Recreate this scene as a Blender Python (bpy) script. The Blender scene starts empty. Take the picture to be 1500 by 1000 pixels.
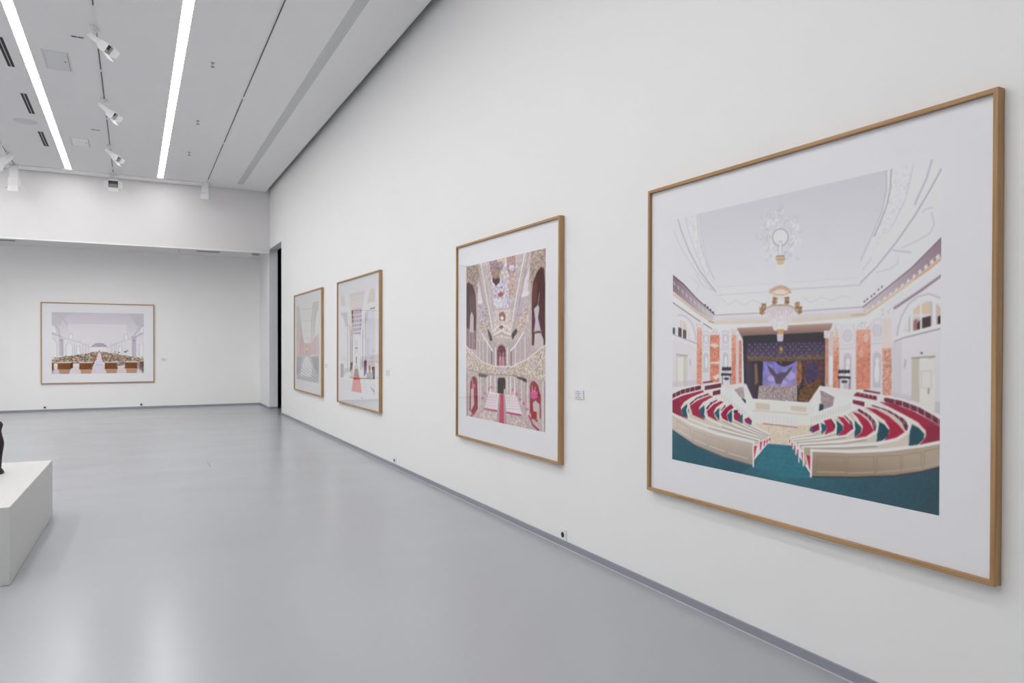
# Photography exhibition room: white walls, grey epoxy floor, framed photographs, linear ceiling lights
import bpy, bmesh, math, random
import numpy as np
from mathutils import Vector, Matrix
random.seed(3)
SC = bpy.context.scene
COL = SC.collection
R = math.radians

EMIT = 25.8
SKY = .05
EXPO = 0.0
CEIL_C = (.84, .825, .83)
MAT_C = (.94, .94, .97)
FLOOR_C = (.395, .407, .427)
FLOOR_R = .235
FLOOR_SPEC = .5
GLASS_F0 = .015
STRIPS = [-2.343, -4.040, -5.77, -7.5]
STRIP_LABELS = ['bright linear ceiling light nearest the right wall', 'bright linear ceiling light at top left beside the black twin slots',
                'bright linear ceiling light left of the photo, next to the visible pair', 'bright linear ceiling light left of the photo, nearest the left wall']
SY0, SY1 = -0.5, 17.585
# reflected room light and light level at each picture, used to find the pigments
FIT = {'theatre': ((0, 0, .004), .69), 'gilded': ((.066, .064, .07), .605), 'runner': ((.18, .175, .187), .44), 'redgallery': ((.239, .235, .238), .305), 'reading': ((.01, .009, .016), .67)}
FIGXY = (-3.856, 6.99)

# ------------------------------------------------------------------ helpers
def link(o, parent=None):
    COL.objects.link(o)
    if parent is not None:
        o.parent = parent
    return o

def tag(o, label=None, cat=None, group=None, kind=None):
    if label: o['label'] = label
    if cat: o['category'] = cat
    if group: o['group'] = group
    if kind: o['kind'] = kind
    return o

def thing(name, label, cat, loc=(0, 0, 0), rotz=0.0, group=None):
    o = link(bpy.data.objects.new(name, None))
    o.empty_display_size = .1
    o.location = loc
    o.rotation_euler = (0, 0, rotz)
    return tag(o, label, cat, group)

def box(bm, x0, y0, z0, x1, y1, z1, mi=0):
    v = [bm.verts.new(p) for p in ((x0, y0, z0), (x1, y0, z0), (x1, y1, z0), (x0, y1, z0),
                                   (x0, y0, z1), (x1, y0, z1), (x1, y1, z1), (x0, y1, z1))]
    for f in ((0, 3, 2, 1), (4, 5, 6, 7), (0, 1, 5, 4), (1, 2, 6, 5), (2, 3, 7, 6), (3, 0, 4, 7)):
        bm.faces.new([v[i] for i in f]).material_index = mi
    return v

def hexa(bm, a, b, mi=0):
    """solid between two quads (same winding)"""
    va = [bm.verts.new(p) for p in a]; vb = [bm.verts.new(p) for p in b]
    bm.faces.new(va[::-1]).material_index = mi
    bm.faces.new(vb).material_index = mi
    for i in range(4):
        j = (i + 1) % 4
        bm.faces.new((va[i], va[j], vb[j], vb[i])).material_index = mi

def cyl(bm, p0, p1, r0, r1=None, n=20, mi=0, cap=True):
    r1 = r0 if r1 is None else r1
    p0 = Vector(p0); p1 = Vector(p1); d = (p1 - p0).normalized()
    q = d.to_track_quat('Z', 'Y').to_matrix()
    a = []; b = []
    for i in range(n):
        t = 2 * math.pi * i / n
        c = Vector((math.cos(t), math.sin(t), 0))
        a.append(bm.verts.new(p0 + q @ (c * r0))); b.append(bm.verts.new(p1 + q @ (c * r1)))
    for i in range(n):
        j = (i + 1) % n
        f = bm.faces.new((a[i], a[j], b[j], b[i])); f.material_index = mi; f.smooth = True
    if cap:
        bm.faces.new(a[::-1]).material_index = mi; bm.faces.new(b).material_index = mi

def mesh(name, bm, mats, parent=None, bevel=0.0, seg=2):
    bmesh.ops.recalc_face_normals(bm, faces=bm.faces)
    me = bpy.data.meshes.new(name)
    bm.to_mesh(me); bm.free()
    for m in (mats if isinstance(mats, (list, tuple)) else [mats]):
        me.materials.append(m)
    o = link(bpy.data.objects.new(name, me), parent)
    if bevel:
        md = o.modifiers.new('bevel', 'BEVEL'); md.width = bevel; md.segments = seg
        md.limit_method = 'ANGLE'; md.angle_limit = R(40)
    return o

def boxes(name, lst, mats, parent=None, bevel=0.0):
    bm = bmesh.new()
    for b in lst:
        box(bm, *b)
    return mesh(name, bm, mats, parent, bevel)

def copy_tree(o, parent=None):
    c = o.copy(); COL.objects.link(c)
    if parent is not None: c.parent = parent
    for ch in list(o.children):
        copy_tree(ch, c)
    return c

def lin(c):
    return tuple(((x / 255) / 12.92 if x / 255 <= .04045 else ((x / 255 + .055) / 1.055) ** 2.4) for x in c)

# ------------------------------------------------------------------ materials
def mat(name, col, rough=.5, spec=.5, metal=0.0, noise=0.0, nscale=8.0, bump=0.0, bscale=200.0, emit=0.0):
    m = bpy.data.materials.new(name); m.use_nodes = True
    nt = m.node_tree; N = nt.nodes; K = nt.links
    p = N['Principled BSDF']
    p.inputs['Base Color'].default_value = (*col, 1)
    p.inputs['Roughness'].default_value = rough
    p.inputs['Specular IOR Level'].default_value = spec
    p.inputs['Metallic'].default_value = metal
    tc = N.new('ShaderNodeTexCoord')
    if noise:
        t = N.new('ShaderNodeTexNoise'); t.inputs['Scale'].default_value = nscale; t.inputs['Detail'].default_value = 5
        K.new(tc.outputs['Object'], t.inputs['Vector'])
        mx = N.new('ShaderNodeMix'); mx.data_type = 'RGBA'
        mx.inputs[6].default_value = (*[c * (1 - noise) for c in col], 1)
        mx.inputs[7].default_value = (*[min(1, c * (1 + noise)) for c in col], 1)
        K.new(t.outputs['Fac'], mx.inputs[0]); K.new(mx.outputs[2], p.inputs['Base Color'])
    if bump:
        t = N.new('ShaderNodeTexNoise'); t.inputs['Scale'].default_value = bscale; t.inputs['Detail'].default_value = 3
        K.new(tc.outputs['Object'], t.inputs['Vector'])
        b = N.new('ShaderNodeBump'); b.inputs['Strength'].default_value = bump; b.inputs['Distance'].default_value = .002
        K.new(t.outputs['Fac'], b.inputs['Height']); K.new(b.outputs['Normal'], p.inputs['Normal'])
    if emit:
        p.inputs['Emission Color'].default_value = (*col, 1)
        p.inputs['Emission Strength'].default_value = emit
    return m

def wood(name, axis):
    m = bpy.data.materials.new(name); m.use_nodes = True
    nt = m.node_tree; N = nt.nodes; K = nt.links
    p = N['Principled BSDF']; p.inputs['Roughness'].default_value = .5; p.inputs['Specular IOR Level'].default_value = .3
    tc = N.new('ShaderNodeTexCoord'); mp = N.new('ShaderNodeMapping')
    s = [70, 70, 70]; s[axis] = 2.2
    mp.inputs['Scale'].default_value = s
    K.new(tc.outputs['Object'], mp.inputs['Vector'])
    t = N.new('ShaderNodeTexNoise'); t.inputs['Scale'].default_value = 1.0; t.inputs['Detail'].default_value = 6; t.inputs['Roughness'].default_value = .65
    K.new(mp.outputs['Vector'], t.inputs['Vector'])
    cr = N.new('ShaderNodeValToRGB')
    e = cr.color_ramp.elements
    e[0].position = .30; e[0].color = (*WOOD_D, 1)
    e[1].position = .72; e[1].color = (*WOOD_L, 1)
    K.new(t.outputs['Fac'], cr.inputs['Fac']); K.new(cr.outputs['Color'], p.inputs['Base Color'])
    b = N.new('ShaderNodeBump'); b.inputs['Strength'].default_value = .15; b.inputs['Distance'].default_value = .001
    K.new(t.outputs['Fac'], b.inputs['Height']); K.new(b.outputs['Normal'], p.inputs['Normal'])
    return m

WOOD_D = lin((160, 122, 84)); WOOD_L = lin((194, 158, 117))
M_wall = mat('white_wall_paint', (.88, .88, .875), .75, .25, noise=.012, nscale=1.5, bump=.05, bscale=160)
M_bulk = mat('warm_white_bulkhead_shaded', (.79, .777, .777), .75, .25, noise=.012, nscale=1.5)  # wall white with its tone lowered in the colour to offset strip light
M_farwall = mat('warm_white_far_wall_lightened', (.915, .905, .90), .75, .25, noise=.012, nscale=1.5)  # wall white made lighter; light the recess lacks is put into the colour
M_ceil = mat('white_ceiling_paint', CEIL_C, .85, .2, noise=.012, nscale=2)
M_grey_reveal = mat('grey_reveal_paint', (.88, .89, .92), .7, .3, noise=.02)
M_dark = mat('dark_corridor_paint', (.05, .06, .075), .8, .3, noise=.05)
M_base = mat('grey_baseboard_paint', lin((150, 152, 162)), .45, .4, noise=.02)
M_bead = mat('pale_edge_bead', lin((176, 179, 184)), .4, .5, noise=.02)  # thin pale bead along the foot of the right baseboard
M_white_metal = mat('white_lacquered_metal', (.78, .78, .78), .4, .45, noise=.01)
M_white_fix = mat('white_spotlight_plastic', (.80, .80, .80), .42, .4, noise=.01)
M_bright = mat('bright_white_trim', (.90, .90, .89), .5, .4, noise=.01)
M_trim = mat('pale_grey_trim', (.62, .62, .62), .5, .4, noise=.01)
M_vent = mat('pale_grey_vent_metal', (.60, .61, .61), .55, .4, noise=.02)
M_soffit_vent = mat('grey_grille_metal', (.22, .22, .21), .6, .4, noise=.03)
M_slot = mat('black_slot', (.018, .016, .016), .6, .3, noise=.05)
M_track_slot = mat('dark_track_channel', (.10, .085, .07), .5, .4, noise=.05)
M_lens = mat('smoked_lens', (.05, .065, .075), .12, .6, noise=.05)
M_reflector = mat('spotlight_reflector', (.42, .37, .34), .25, .5, metal=.3, noise=.03)
M_chrome = mat('dull_chrome', (.45, .45, .45), .3, .5, metal=.9, noise=.02)
M_mat = mat('white_picture_paper', MAT_C, .8, .25, noise=.006, nscale=4)
M_backing = mat('brown_backing_board', (.3, .24, .18), .9, .2, noise=.05)
M_plinth = mat('white_plinth_paint', (.60, .60, .588), .6, .35, noise=.012, nscale=3, bump=.03)
M_fig = mat('dark_maroon_bronze', (.020, .006, .010), .42, .45, noise=.3, nscale=14, bump=.3, bscale=60)
M_label = mat('white_label_card', (.80, .80, .84), .5, .3, noise=.01)
M_ink = mat('grey_label_ink', (.42, .42, .46), .7, .2, noise=.03)
M_socket = mat('white_socket_plastic', (.82, .82, .82), .3, .5, noise=.01)
M_hole = mat('dark_socket_well', (.03, .03, .032), .6, .3, noise=.05)
M_hatch = mat('white_hatch_panel', (.74, .74, .74), .7, .3, noise=.012)
M_speaker = mat('white_speaker_mesh', (.74, .74, .75), .8, .2, noise=.05, nscale=300)
M_light = mat('lit_white_diffuser', (1.0, .995, .985), .6, .2, emit=EMIT)

# poured epoxy floor
M_floor = bpy.data.materials.new('grey_epoxy_floor'); M_floor.use_nodes = True
def _floor():
    nt = M_floor.node_tree; N = nt.nodes; K = nt.links
    p = N['Principled BSDF']; p.inputs['Specular IOR Level'].default_value = FLOOR_SPEC
    tc = N.new('ShaderNodeTexCoord')
    t = N.new('ShaderNodeTexNoise'); t.inputs['Scale'].default_value = .9; t.inputs['Detail'].default_value = 6
    K.new(tc.outputs['Object'], t.inputs['Vector'])
    mx = N.new('ShaderNodeMix'); mx.data_type = 'RGBA'
    mx.inputs[6].default_value = (*[c * .965 for c in FLOOR_C], 1); mx.inputs[7].default_value = (*[c * 1.035 for c in FLOOR_C], 1)
    K.new(t.outputs['Fac'], mx.inputs[0])
    # roller streaks, thin scuffs
    mp = N.new('ShaderNodeMapping'); mp.inputs['Scale'].default_value = (.5, 1.1, 1)
    K.new(tc.outputs['Object'], mp.inputs['Vector'])
    t2 = N.new('ShaderNodeTexNoise'); t2.inputs['Scale'].default_value = 1.6; t2.inputs['Detail'].default_value = 4
    K.new(mp.outputs['Vector'], t2.inputs['Vector'])
    r = N.new('ShaderNodeMapRange'); r.inputs[1].default_value = .3; r.inputs[2].default_value = .7
    r.inputs[3].default_value = FLOOR_R - .02; r.inputs[4].default_value = FLOOR_R + .03
    K.new(t2.outputs['Fac'], r.inputs[0]); K.new(r.outputs[0], p.inputs['Roughness'])
    sep = N.new('ShaderNodeSeparateXYZ'); K.new(tc.outputs['Object'], sep.inputs[0])
    def band(out, c, h):
        a = N.new('ShaderNodeMath'); a.operation = 'COMPARE'
        K.new(out, a.inputs[0]); a.inputs[1].default_value = c; a.inputs[2].default_value = h
        return a.outputs[0]
    cur = mx.outputs[2]
    for (cx, hx, cy, hy) in ((-3.62, .15, 17.1, .022), (-3.575, .04, 8.905, .012), (-2.02, .01, 10.0, .22)):
        ml = N.new('ShaderNodeMath'); ml.operation = 'MULTIPLY'
        K.new(band(sep.outputs[0], cx, hx), ml.inputs[0]); K.new(band(sep.outputs[1], cy, hy), ml.inputs[1])
        ml2 = N.new('ShaderNodeMath'); ml2.operation = 'MULTIPLY'; K.new(ml.outputs[0], ml2.inputs[0]); ml2.inputs[1].default_value = .4
        m2 = N.new('ShaderNodeMix'); m2.data_type = 'RGBA'
        K.new(ml2.outputs[0], m2.inputs[0]); K.new(cur, m2.inputs[6]); m2.inputs[7].default_value = (.16, .16, .17, 1)
        cur = m2.outputs[2]
    K.new(cur, p.inputs['Base Color'])
_floor()

# picture glazing: clear pane with a Schlick reflection at each face
M_glass = bpy.data.materials.new('picture_glazing'); M_glass.use_nodes = True
def _glass():
    nt = M_glass.node_tree; N = nt.nodes; K = nt.links
    N.remove(N['Principled BSDF'])
    lw = N.new('ShaderNodeLayerWeight'); lw.inputs['Blend'].default_value = .5
    pw = N.new('ShaderNodeMath'); pw.operation = 'POWER'; K.new(lw.outputs['Facing'], pw.inputs[0]); pw.inputs[1].default_value = 5
    mr = N.new('ShaderNodeMapRange'); K.new(pw.outputs[0], mr.inputs[0]); mr.inputs[3].default_value = GLASS_F0; mr.inputs[4].default_value = 1
    tr = N.new('ShaderNodeBsdfTransparent'); gl = N.new('ShaderNodeBsdfGlossy'); gl.inputs['Roughness'].default_value = .015
    mx = N.new('ShaderNodeMixShader')
    K.new(mr.outputs[0], mx.inputs[0]); K.new(tr.outputs[0], mx.inputs[1]); K.new(gl.outputs[0], mx.inputs[2])
    K.new(mx.outputs[0], N['Material Output'].inputs['Surface'])
_glass()

# printed paper: pigments stored on the print's own mesh
M_print = bpy.data.materials.new('photographic_print'); M_print.use_nodes = True
def _print():
    nt = M_print.node_tree; N = nt.nodes; K = nt.links
    p = N['Principled BSDF']; p.inputs['Roughness'].default_value = .6; p.inputs['Specular IOR Level'].default_value = .2
    a = N.new('ShaderNodeAttribute'); a.attribute_name = 'pigment'
    K.new(a.outputs['Color'], p.inputs['Base Color'])
_print()

# ------------------------------------------------------------------ room shell
FAR, BULK, ZB, ZC = 19.6, 18.07, 3.70, 5.104
X0, Y0, ZT = -10.2, -5.0, 5.42          # left wall, wall behind, roof slab
D0, D1, DH, WT = 16.57, 18.20, 3.785, .195        # doorway in the right wall
tag(boxes('floor', [(X0 - .2, Y0 - .2, -.15, 2.6, FAR + .6, 0)], M_floor), kind='structure')
tag(boxes('wall_right', [(0, Y0, 0, WT, D0, ZT), (0, D0, DH, WT, D1, ZT), (0, D1, 0, WT, FAR + .2, ZT)], M_wall), kind='structure')
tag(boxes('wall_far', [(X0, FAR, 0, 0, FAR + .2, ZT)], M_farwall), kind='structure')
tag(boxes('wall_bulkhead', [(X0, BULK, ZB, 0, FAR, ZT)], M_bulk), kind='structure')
tag(boxes('wall_left', [(X0 - .2, Y0, 0, X0, FAR + .2, ZT)], M_wall), kind='structure')
tag(boxes('wall_back', [(X0 - .2, Y0 - .2, 0, WT, Y0, ZT)], M_wall), kind='structure')
# corridor behind the doorway
tag(boxes('wall_corridor', [(2.4, D0 - .6, 0, 2.6, FAR + .4, DH + .2), (WT, D0 - .8, 0, 2.4, D0 - .6, DH + .2), (WT, FAR + .4, 0, 2.4, FAR + .6, DH + .2),
                            (WT, D0 - .8, DH + .2, 2.6, FAR + .6, DH + .3), (WT + .001, D1, 0, WT + .02, FAR + .4, DH + .2), (WT + .001, D0 - .6, 0, WT + .02, D0, DH + .2)], M_dark), kind='structure')
# painted jambs and head lining of the doorway
tag(boxes('door_1', [(.004, D1 - .012, .0, WT, D1, DH), (.004, D0, 0, WT, D0 + .012, DH), (.004, D0 + .012, DH - .012, WT, D1 - .012, DH)], M_grey_reveal), kind='structure')
# roof slab and dropped ceiling, stopping short of the right wall
tag(boxes('ceiling_2', [(X0 - .2, Y0 - .2, ZT, WT, FAR + .2, ZT + .15)], M_dark), kind='structure')
SW = .104
strips = STRIPS
cb = []
x = X0
for sx in sorted(strips):
    cb.append((x, Y0, ZC, sx - SW / 2, BULK - .02, ZC + .10))
    cb.append((sx - SW / 2, SY1, ZC, sx + SW / 2, BULK - .02, ZC + .10))
    cb.append((sx - SW / 2, Y0, ZC, sx + SW / 2, SY0, ZC + .10))
    x = sx + SW / 2
cb.append((x, Y0, ZC, -.098, BULK - .02, ZC + .10))
tag(boxes('ceiling', cb, M_ceil), kind='structure')
tag(boxes('trim_1', [(-.112, Y0, ZC - .004, -.098, BULK - .02, ZC + .05)], M_white_metal), kind='structure')
# baseboards
BH = .048
tag(boxes('baseboard_right', [(-.012, Y0, 0, 0, D0, BH), (-.012, D1, 0, 0, FAR, BH), (0, D1 - .024, 0, WT, D1 - .012, BH)], M_base), kind='structure')
tag(boxes('baseboard_far', [(X0, FAR - .012, 0, -.012, FAR, BH)], M_base), kind='structure')
tag(boxes('baseboard_left', [(X0, Y0, 0, X0 + .012, FAR - .012, BH)], M_base), kind='structure')
tag(boxes('baseboard_back', [(X0 + .012, Y0, 0, -.012, Y0 + .012, BH)], M_base), kind='structure')
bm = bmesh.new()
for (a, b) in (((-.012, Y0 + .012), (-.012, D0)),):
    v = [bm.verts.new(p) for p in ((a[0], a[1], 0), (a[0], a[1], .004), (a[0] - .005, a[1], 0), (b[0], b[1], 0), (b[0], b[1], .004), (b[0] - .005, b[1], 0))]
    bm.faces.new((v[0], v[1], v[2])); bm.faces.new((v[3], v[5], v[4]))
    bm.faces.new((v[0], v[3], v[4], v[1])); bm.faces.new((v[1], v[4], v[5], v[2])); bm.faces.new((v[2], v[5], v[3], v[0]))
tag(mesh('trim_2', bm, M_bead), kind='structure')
# edge profile under the bulkhead
tag(boxes('trim_3', [(X0, BULK - .014, ZB - .034, -.002, BULK + .060, ZB - .008), (X0, BULK + .010, ZB - .008, -.002, BULK + .050, ZB)], M_bright), kind='structure')
# flush band between the cross track and the bulkhead
tag(boxes('trim_4', [(-5.3, 17.70, ZC - .012, -1.36, BULK - .03, ZC - .0005)], M_bright), kind='structure')

# ------------------------------------------------------------------ linear lights
def strip(sx, label):
    t = thing('linear_ceiling_light', label, 'ceiling light', (sx, SY0, ZC), 0, 'linear ceiling lights')
    L_ = SY1 - SY0; h = SW / 2 - .001
    boxes('housing', [(-h, .001, .02, -h + .006, L_ - .001, .09), (h - .006, .001, .02, h, L_ - .001, .09), (-h + .006, .001, .084, h - .006, L_ - .001, .09)], M_white_metal, t)
    boxes('diffuser', [(-h, .001, .002, h, L_ - .001, .018)], M_light, t)
    return t
for sx, lb in zip(strips, STRIP_LABELS):
    strip(sx, lb)

# ------------------------------------------------------------------ lighting tracks (recessed, white cover pieces between dark slots)
def track(p0, p1, label, covers, w=.036):
    """track runs along +y or +x in its own space"""
    p0 = Vector(p0); p1 = Vector(p1); L_ = (p1 - p0).length
    ang = math.atan2((p1 - p0).x, (p1 - p0).y)
    t = thing('lighting_track', label, 'lighting track', p0, -ang, 'lighting tracks on the ceiling')
    d = .010
    boxes('rail', [(-w / 2, 0, -d, -.008, L_, 0), (.008, 0, -d, w / 2, L_, 0), (-.008, 0, -.003, .008, L_, 0)], M_white_metal, t)
    cov = sorted(covers); y = 0.0
    sl = []; cv = []
    for (c0, c1) in cov:
        if c0 > y: sl.append((-.0079, y, -.006, .0079, c0, -.003))
        cv.append((-.0079, c0, -d - .001, .0079, c1, -.003)); y = c1
    if y < L_: sl.append((-.0079, y, -.006, .0079, L_, -.003))
    boxes('slot', sl, M_track_slot, t)
    for c in cv:
        boxes('cover_piece', [c], M_white_metal, t)
    return t
TY = 17.64
track((-3.245, 3.0, ZC), (-3.232, 17.45, ZC), 'white ceiling lighting track carrying three spotlights between the two bright strips',
      [(6.0, 6.75), (8.05, 8.12), (9.45, 9.75), (10.35, 10.42), (12.1, 12.3), (14.0, 14.15)], .040)
track((-1.475, 3.0, ZC), (-1.415, 17.58, ZC), 'thin white ceiling lighting track without spotlights, between bright strip and grey vent slot',
      [(4.4, 4.5), (8.3, 8.4), (11.0, 11.1), (14.3, 14.5)], .030)
track((-4.967, 3.0, ZC), (-4.967, 17.60, ZC), 'white ceiling lighting track at the left edge of the photo',
      [(12.9, 13.1), (13.9, 14.05)], .060)
track((-6.69, 3.0, ZC), (-6.69, 17.60, ZC), 'white ceiling lighting track left of the photo, second from the left', [(9.0, 9.1)], .036)
track((-4.93, TY, ZC), (-1.44, TY, ZC), 'white cross track along the bulkhead joining the ends of the other tracks',
      [(.9, .95), (1.4, 1.9), (2.9, 2.95)], .034)

# ------------------------------------------------------------------ spotlights
def spotlight(loc, rotz, tilt, label, stem=.075, doors=True, scale=1.0, power=0.0, scoop=False):
    """hangs from loc; aims along local +x, tilted down"""
    t = thing('track_spotlight', label, 'spotlight', loc, rotz, 'white spotlights on the ceiling tracks')
    s = scale
    boxes('track_adapter', [(-.018, -.075, -.030, .018, .075, 0)], M_white_fix, t, .004)
    bm = bmesh.new(); cyl(bm, (0, 0, -.030), (0, 0, -.030 - stem), .010, n=16)
    mesh('stem', bm, M_white_fix, t)
    pv = Vector((0, 0, -.030 - stem - .02))
    Mx = Matrix.Translation(pv) @ Matrix.Rotation(tilt, 4, 'Y')
    def put(bm, name, m, parent, bev=.004):
        bmesh.ops.scale(bm, vec=(s, s, s), verts=bm.verts)
        bmesh.ops.transform(bm, matrix=Mx, verts=bm.verts)
        return mesh(name, bm, m, parent, bev)
    bm = bmesh.new()
    # slim control gear, then a deeper square head
    hexa(bm, [(-.10, -.062, -.025), (-.10, .062, -.025), (-.10, .062, .035), (-.10, -.062, .035)],
         [(.10, -.070, -.045), (.10, .070, -.045), (.10, .070, .04), (.10, -.070, .04)])
    hexa(bm, [(.10, -.070, -.045), (.10, .070, -.045), (.10, .070, .04), (.10, -.070, .04)],
         [(.16, -.085, -.085), (.16, .085, -.085), (.16, .085, .055), (.16, -.085, .055)])
    # head walls, open in front
    for b in ((.16, -.085, -.085, .25, -.077, .055), (.16, .077, -.085, .25, .085, .055), (.16, -.077, .047, .25, .077, .055), (.16, -.077, -.085, .25, .077, -.077)):
        box(bm, *b)
    body = put(bm, 'lamp_body', M_white_fix, t)
    bm = bmesh.new(); box(bm, .161, -.0765, -.0765, .200, .0765, .0465)
    put(bm, 'lens', M_light if power else M_lens, t, 0)
    if power:
        ld = bpy.data.lights.new('added_fill_lamp', 'SPOT'); ld.energy = power; ld.spot_size = R(58); ld.spot_blend = 1.0; ld.shadow_soft_size = .06  # fill light, only in the added spotlights
        lo = link(bpy.data.objects.new('added_fill_lamp', ld), t)
        lo.matrix_local = Mx @ Matrix.Translation((.40 * s, 0, -.015 * s)) @ Matrix.Rotation(-math.pi / 2, 4, 'Y')
    bm = bmesh.new()
    hexa(bm, [(.2005, -.070, -.0765), (.2005, .070, -.0765), (.2005, .070, -.02), (.2005, -.070, -.02)],
         [(.245, -.070, -.0765), (.245, .070, -.0765), (.245, .070, -.07), (.245, -.070, -.07)])
    put(bm, 'reflector', M_reflector, t, 0)
    if scoop:
        bm = bmesh.new(); box(bm, .02, -.080, .0555, .22, .080, .135)
        put(bm, 'gear_box', M_white_fix, t)
        bm = bmesh.new()
        hexa(bm, [(.2505, -.084, -.085), (.2505, .084, -.085), (.2505, .084, -.078), (.2505, -.084, -.078)],
             [(.310, -.084, -.185), (.310, .084, -.185), (.317, .084, -.180), (.317, -.084, -.180)])
        put(bm, 'scoop', M_white_fix, t, 0)
        bm = bmesh.new(); box(bm, .285, -.080, -.235, .310, .080, -.1855)
        put(bm, 'scoop_lip', M_trim, t, 0)
        for sg in (-1, 1):
            bm = bmesh.new()
            y0_, y1_ = sorted((sg * .0855, sg * .190))
            box(bm, .243, y0_, -.075, .250, y1_, .045)
            put(bm, 'barn_door', M_white_fix, t, 0)
    elif doors:
        a = math.cos(R(50)) * .09; b = math.sin(R(50)) * .09
        for sg in (-1, 1):
            bm = bmesh.new()
            hexa(bm, [(.250, sg * .077, -.085), (.250, sg * .084, -.085), (.250, sg * .084, .055), (.250, sg * .077, .055)],
                 [(.250 + a, sg * (.077 + b), -.060), (.250 + a, sg * (.084 + b), -.060), (.250 + a, sg * (.084 + b), .040), (.250 + a, sg * (.077 + b), .040)])
            put(bm, 'barn_door', M_white_fix, t, 0)
        bm = bmesh.new()
        hexa(bm, [(.250, -.080, -.084), (.250, .080, -.084), (.250, .080, -.077), (.250, -.080, -.077)],
             [(.355, -.082, -.125), (.355, .082, -.125), (.355, .082, -.118), (.355, -.082, -.118)])
        put(bm, 'hood_flap', M_white_fix, t, 0)
    return t
ZK = ZC - .011
spotlight((-3.242, 9.62, ZK), R(-28), R(36), 'white track spotlight nearest the camera in the row of three, aimed at right wall', scale=.78)
spotlight((-3.238, 12.35, ZK), R(-28), R(36), 'white track spotlight in the middle of the row of three, aimed at right wall', scale=.78)
spotlight((-3.235, 15.15, ZK), R(-28), R(36), 'white track spotlight farthest in the row of three, aimed at right wall', scale=.78)
spotlight((-3.232, TY + .01, ZK), R(-90), R(24), 'white spotlight at the end of the spotlight row, facing the camera in front of bulkhead', scale=1.15)
spotlight((-1.44, TY + .06, ZK), R(75), R(82), 'white spotlight at corner where the thin track meets bulkhead, seen from behind', scale=1.05, doors=False, stem=.03)
spotlight((-4.98, TY + .03, ZK), R(80), R(82), 'white spotlight at left end of the cross track, seen from behind', scale=1.1)
spotlight((-4.967, 16.6, ZK), R(175), R(40), 'white spotlight cut by left edge of the photo, hanging from left track', scale=1.15)
spotlight((-4.967, 12.6, ZK), R(72), R(36), 'added lit white spotlight on left track, unseen, put in to brighten the far wall', scale=1.15, doors=False, power=170)  # this one and the next are added out of view to brighten the recess
spotlight((-6.69, 12.6, ZK), R(62), R(36), 'added lit white spotlight on second left track, unseen, put in to brighten the far wall', scale=1.15, doors=False, power=170)


# ------------------------------------------------------------------ ceiling fittings
def slot_diffuser(x, y0, y1, label):
    t = thing('slot_diffuser', label, 'air vent', (x, y0, ZC), 0, 'black twin slots in the ceiling')
    L_ = y1 - y0
    boxes('vent_frame', [(-.046, 0, -.004, -.038, L_, 0), (.038, 0, -.004, .046, L_, 0), (-.038, 0, -.004, .038, .02, 0), (-.038, L_ - .02, -.004, .038, L_, 0)], M_white_metal, t)
    for c in (-.021, .021):
        boxes('black_slit', [(c - .0165, .021, -.003, c + .0165, L_ - .021, -.0005)], M_slot, t)
    boxes('divider', [(-.0044, .021, -.005, .0044, L_ - .021, 0)], M_vent, t)
slot_diffuser(-4.262, 10.42, 11.50, 'black twin-slot ceiling vent cut by the left edge of the photo')
slot_diffuser(-4.262, 12.60, 13.68, 'black twin-slot ceiling vent second along, left of bright strip')
slot_diffuser(-4.258, 14.72, 15.79, 'black twin-slot ceiling vent nearest the bulkhead, beyond the round speaker')

t = thing('linear_vent', 'long pale grey linear vent strip in ceiling near right wall', 'air vent', (-.735, 1.0, ZC))
L_ = 16.46
boxes('vent_frame', [(-.066, 0, -.004, -.058, L_, 0), (.058, 0, -.004, .066, L_, 0), (-.058, L_ - .012, -.004, .058, L_, 0), (-.058, 0, -.004, .058, .012, 0)], M_trim, t)
boxes('slat', [(-.0578, .0125, -.0035, -.020, L_ - .0125, -.001), (-.018, .0125, -.0035, .018, L_ - .0125, -.001), (.020, .0125, -.0035, .0578, L_ - .0125, -.001)], M_vent, t)

def hatch(x0, y0, x1, y1, label, m):
    t = thing('ceiling_hatch', label, 'access panel', ((x0 + x1) / 2, (y0 + y1) / 2, ZC), 0, 'square access panels in the ceiling')
    a, b = (x1 - x0) / 2, (y1 - y0) / 2
    boxes('hatch_frame', [(-a, -b, -.005, -a + .022, b, 0), (a - .022, -b, -.005, a, b, 0), (-a + .022, -b, -.005, a - .022, -b + .022, 0), (-a + .022, b - .022, -.005, a - .022, b, 0)], M_hatch, t)
    boxes('shadow_gap', [(-a + .022, -b + .022, -.0012, a - .022, b - .022, -.0004)], M_slot, t)
    boxes('hatch_door', [(-a + .0255, -b + .0255, -.006, a - .0275, b - .0255, -.0014)], m, t)
    bm = bmesh.new(); cyl(bm, (a - .06, -.02, -.0095), (a - .06, -.02, -.0058), .011, n=14)
    mesh('lock', bm, M_slot, t)
hatch(-3.872, 10.63, -3.566, 11.34, 'square access panel in ceiling beside the nearest spotlight of the row', M_hatch)
hatch(-3.852, 14.88, -3.542, 15.51, 'small white access panel in ceiling beside the third spotlight of the row', M_socket)

t = thing('ceiling_speaker', 'round white flush speaker in ceiling between two black twin-slot vents', 'speaker', (-4.405, 14.2, ZC))
bm = bmesh.new(); cyl(bm, (0, 0, -.006), (0, 0, -.0005), .158, .165, n=48); mesh('rim', bm, M_hatch, t)
bm = bmesh.new(); cyl(bm, (0, 0, -.0085), (0, 0, -.0061), .118, .125, n=48); mesh('grille', bm, M_speaker, t)

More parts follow.
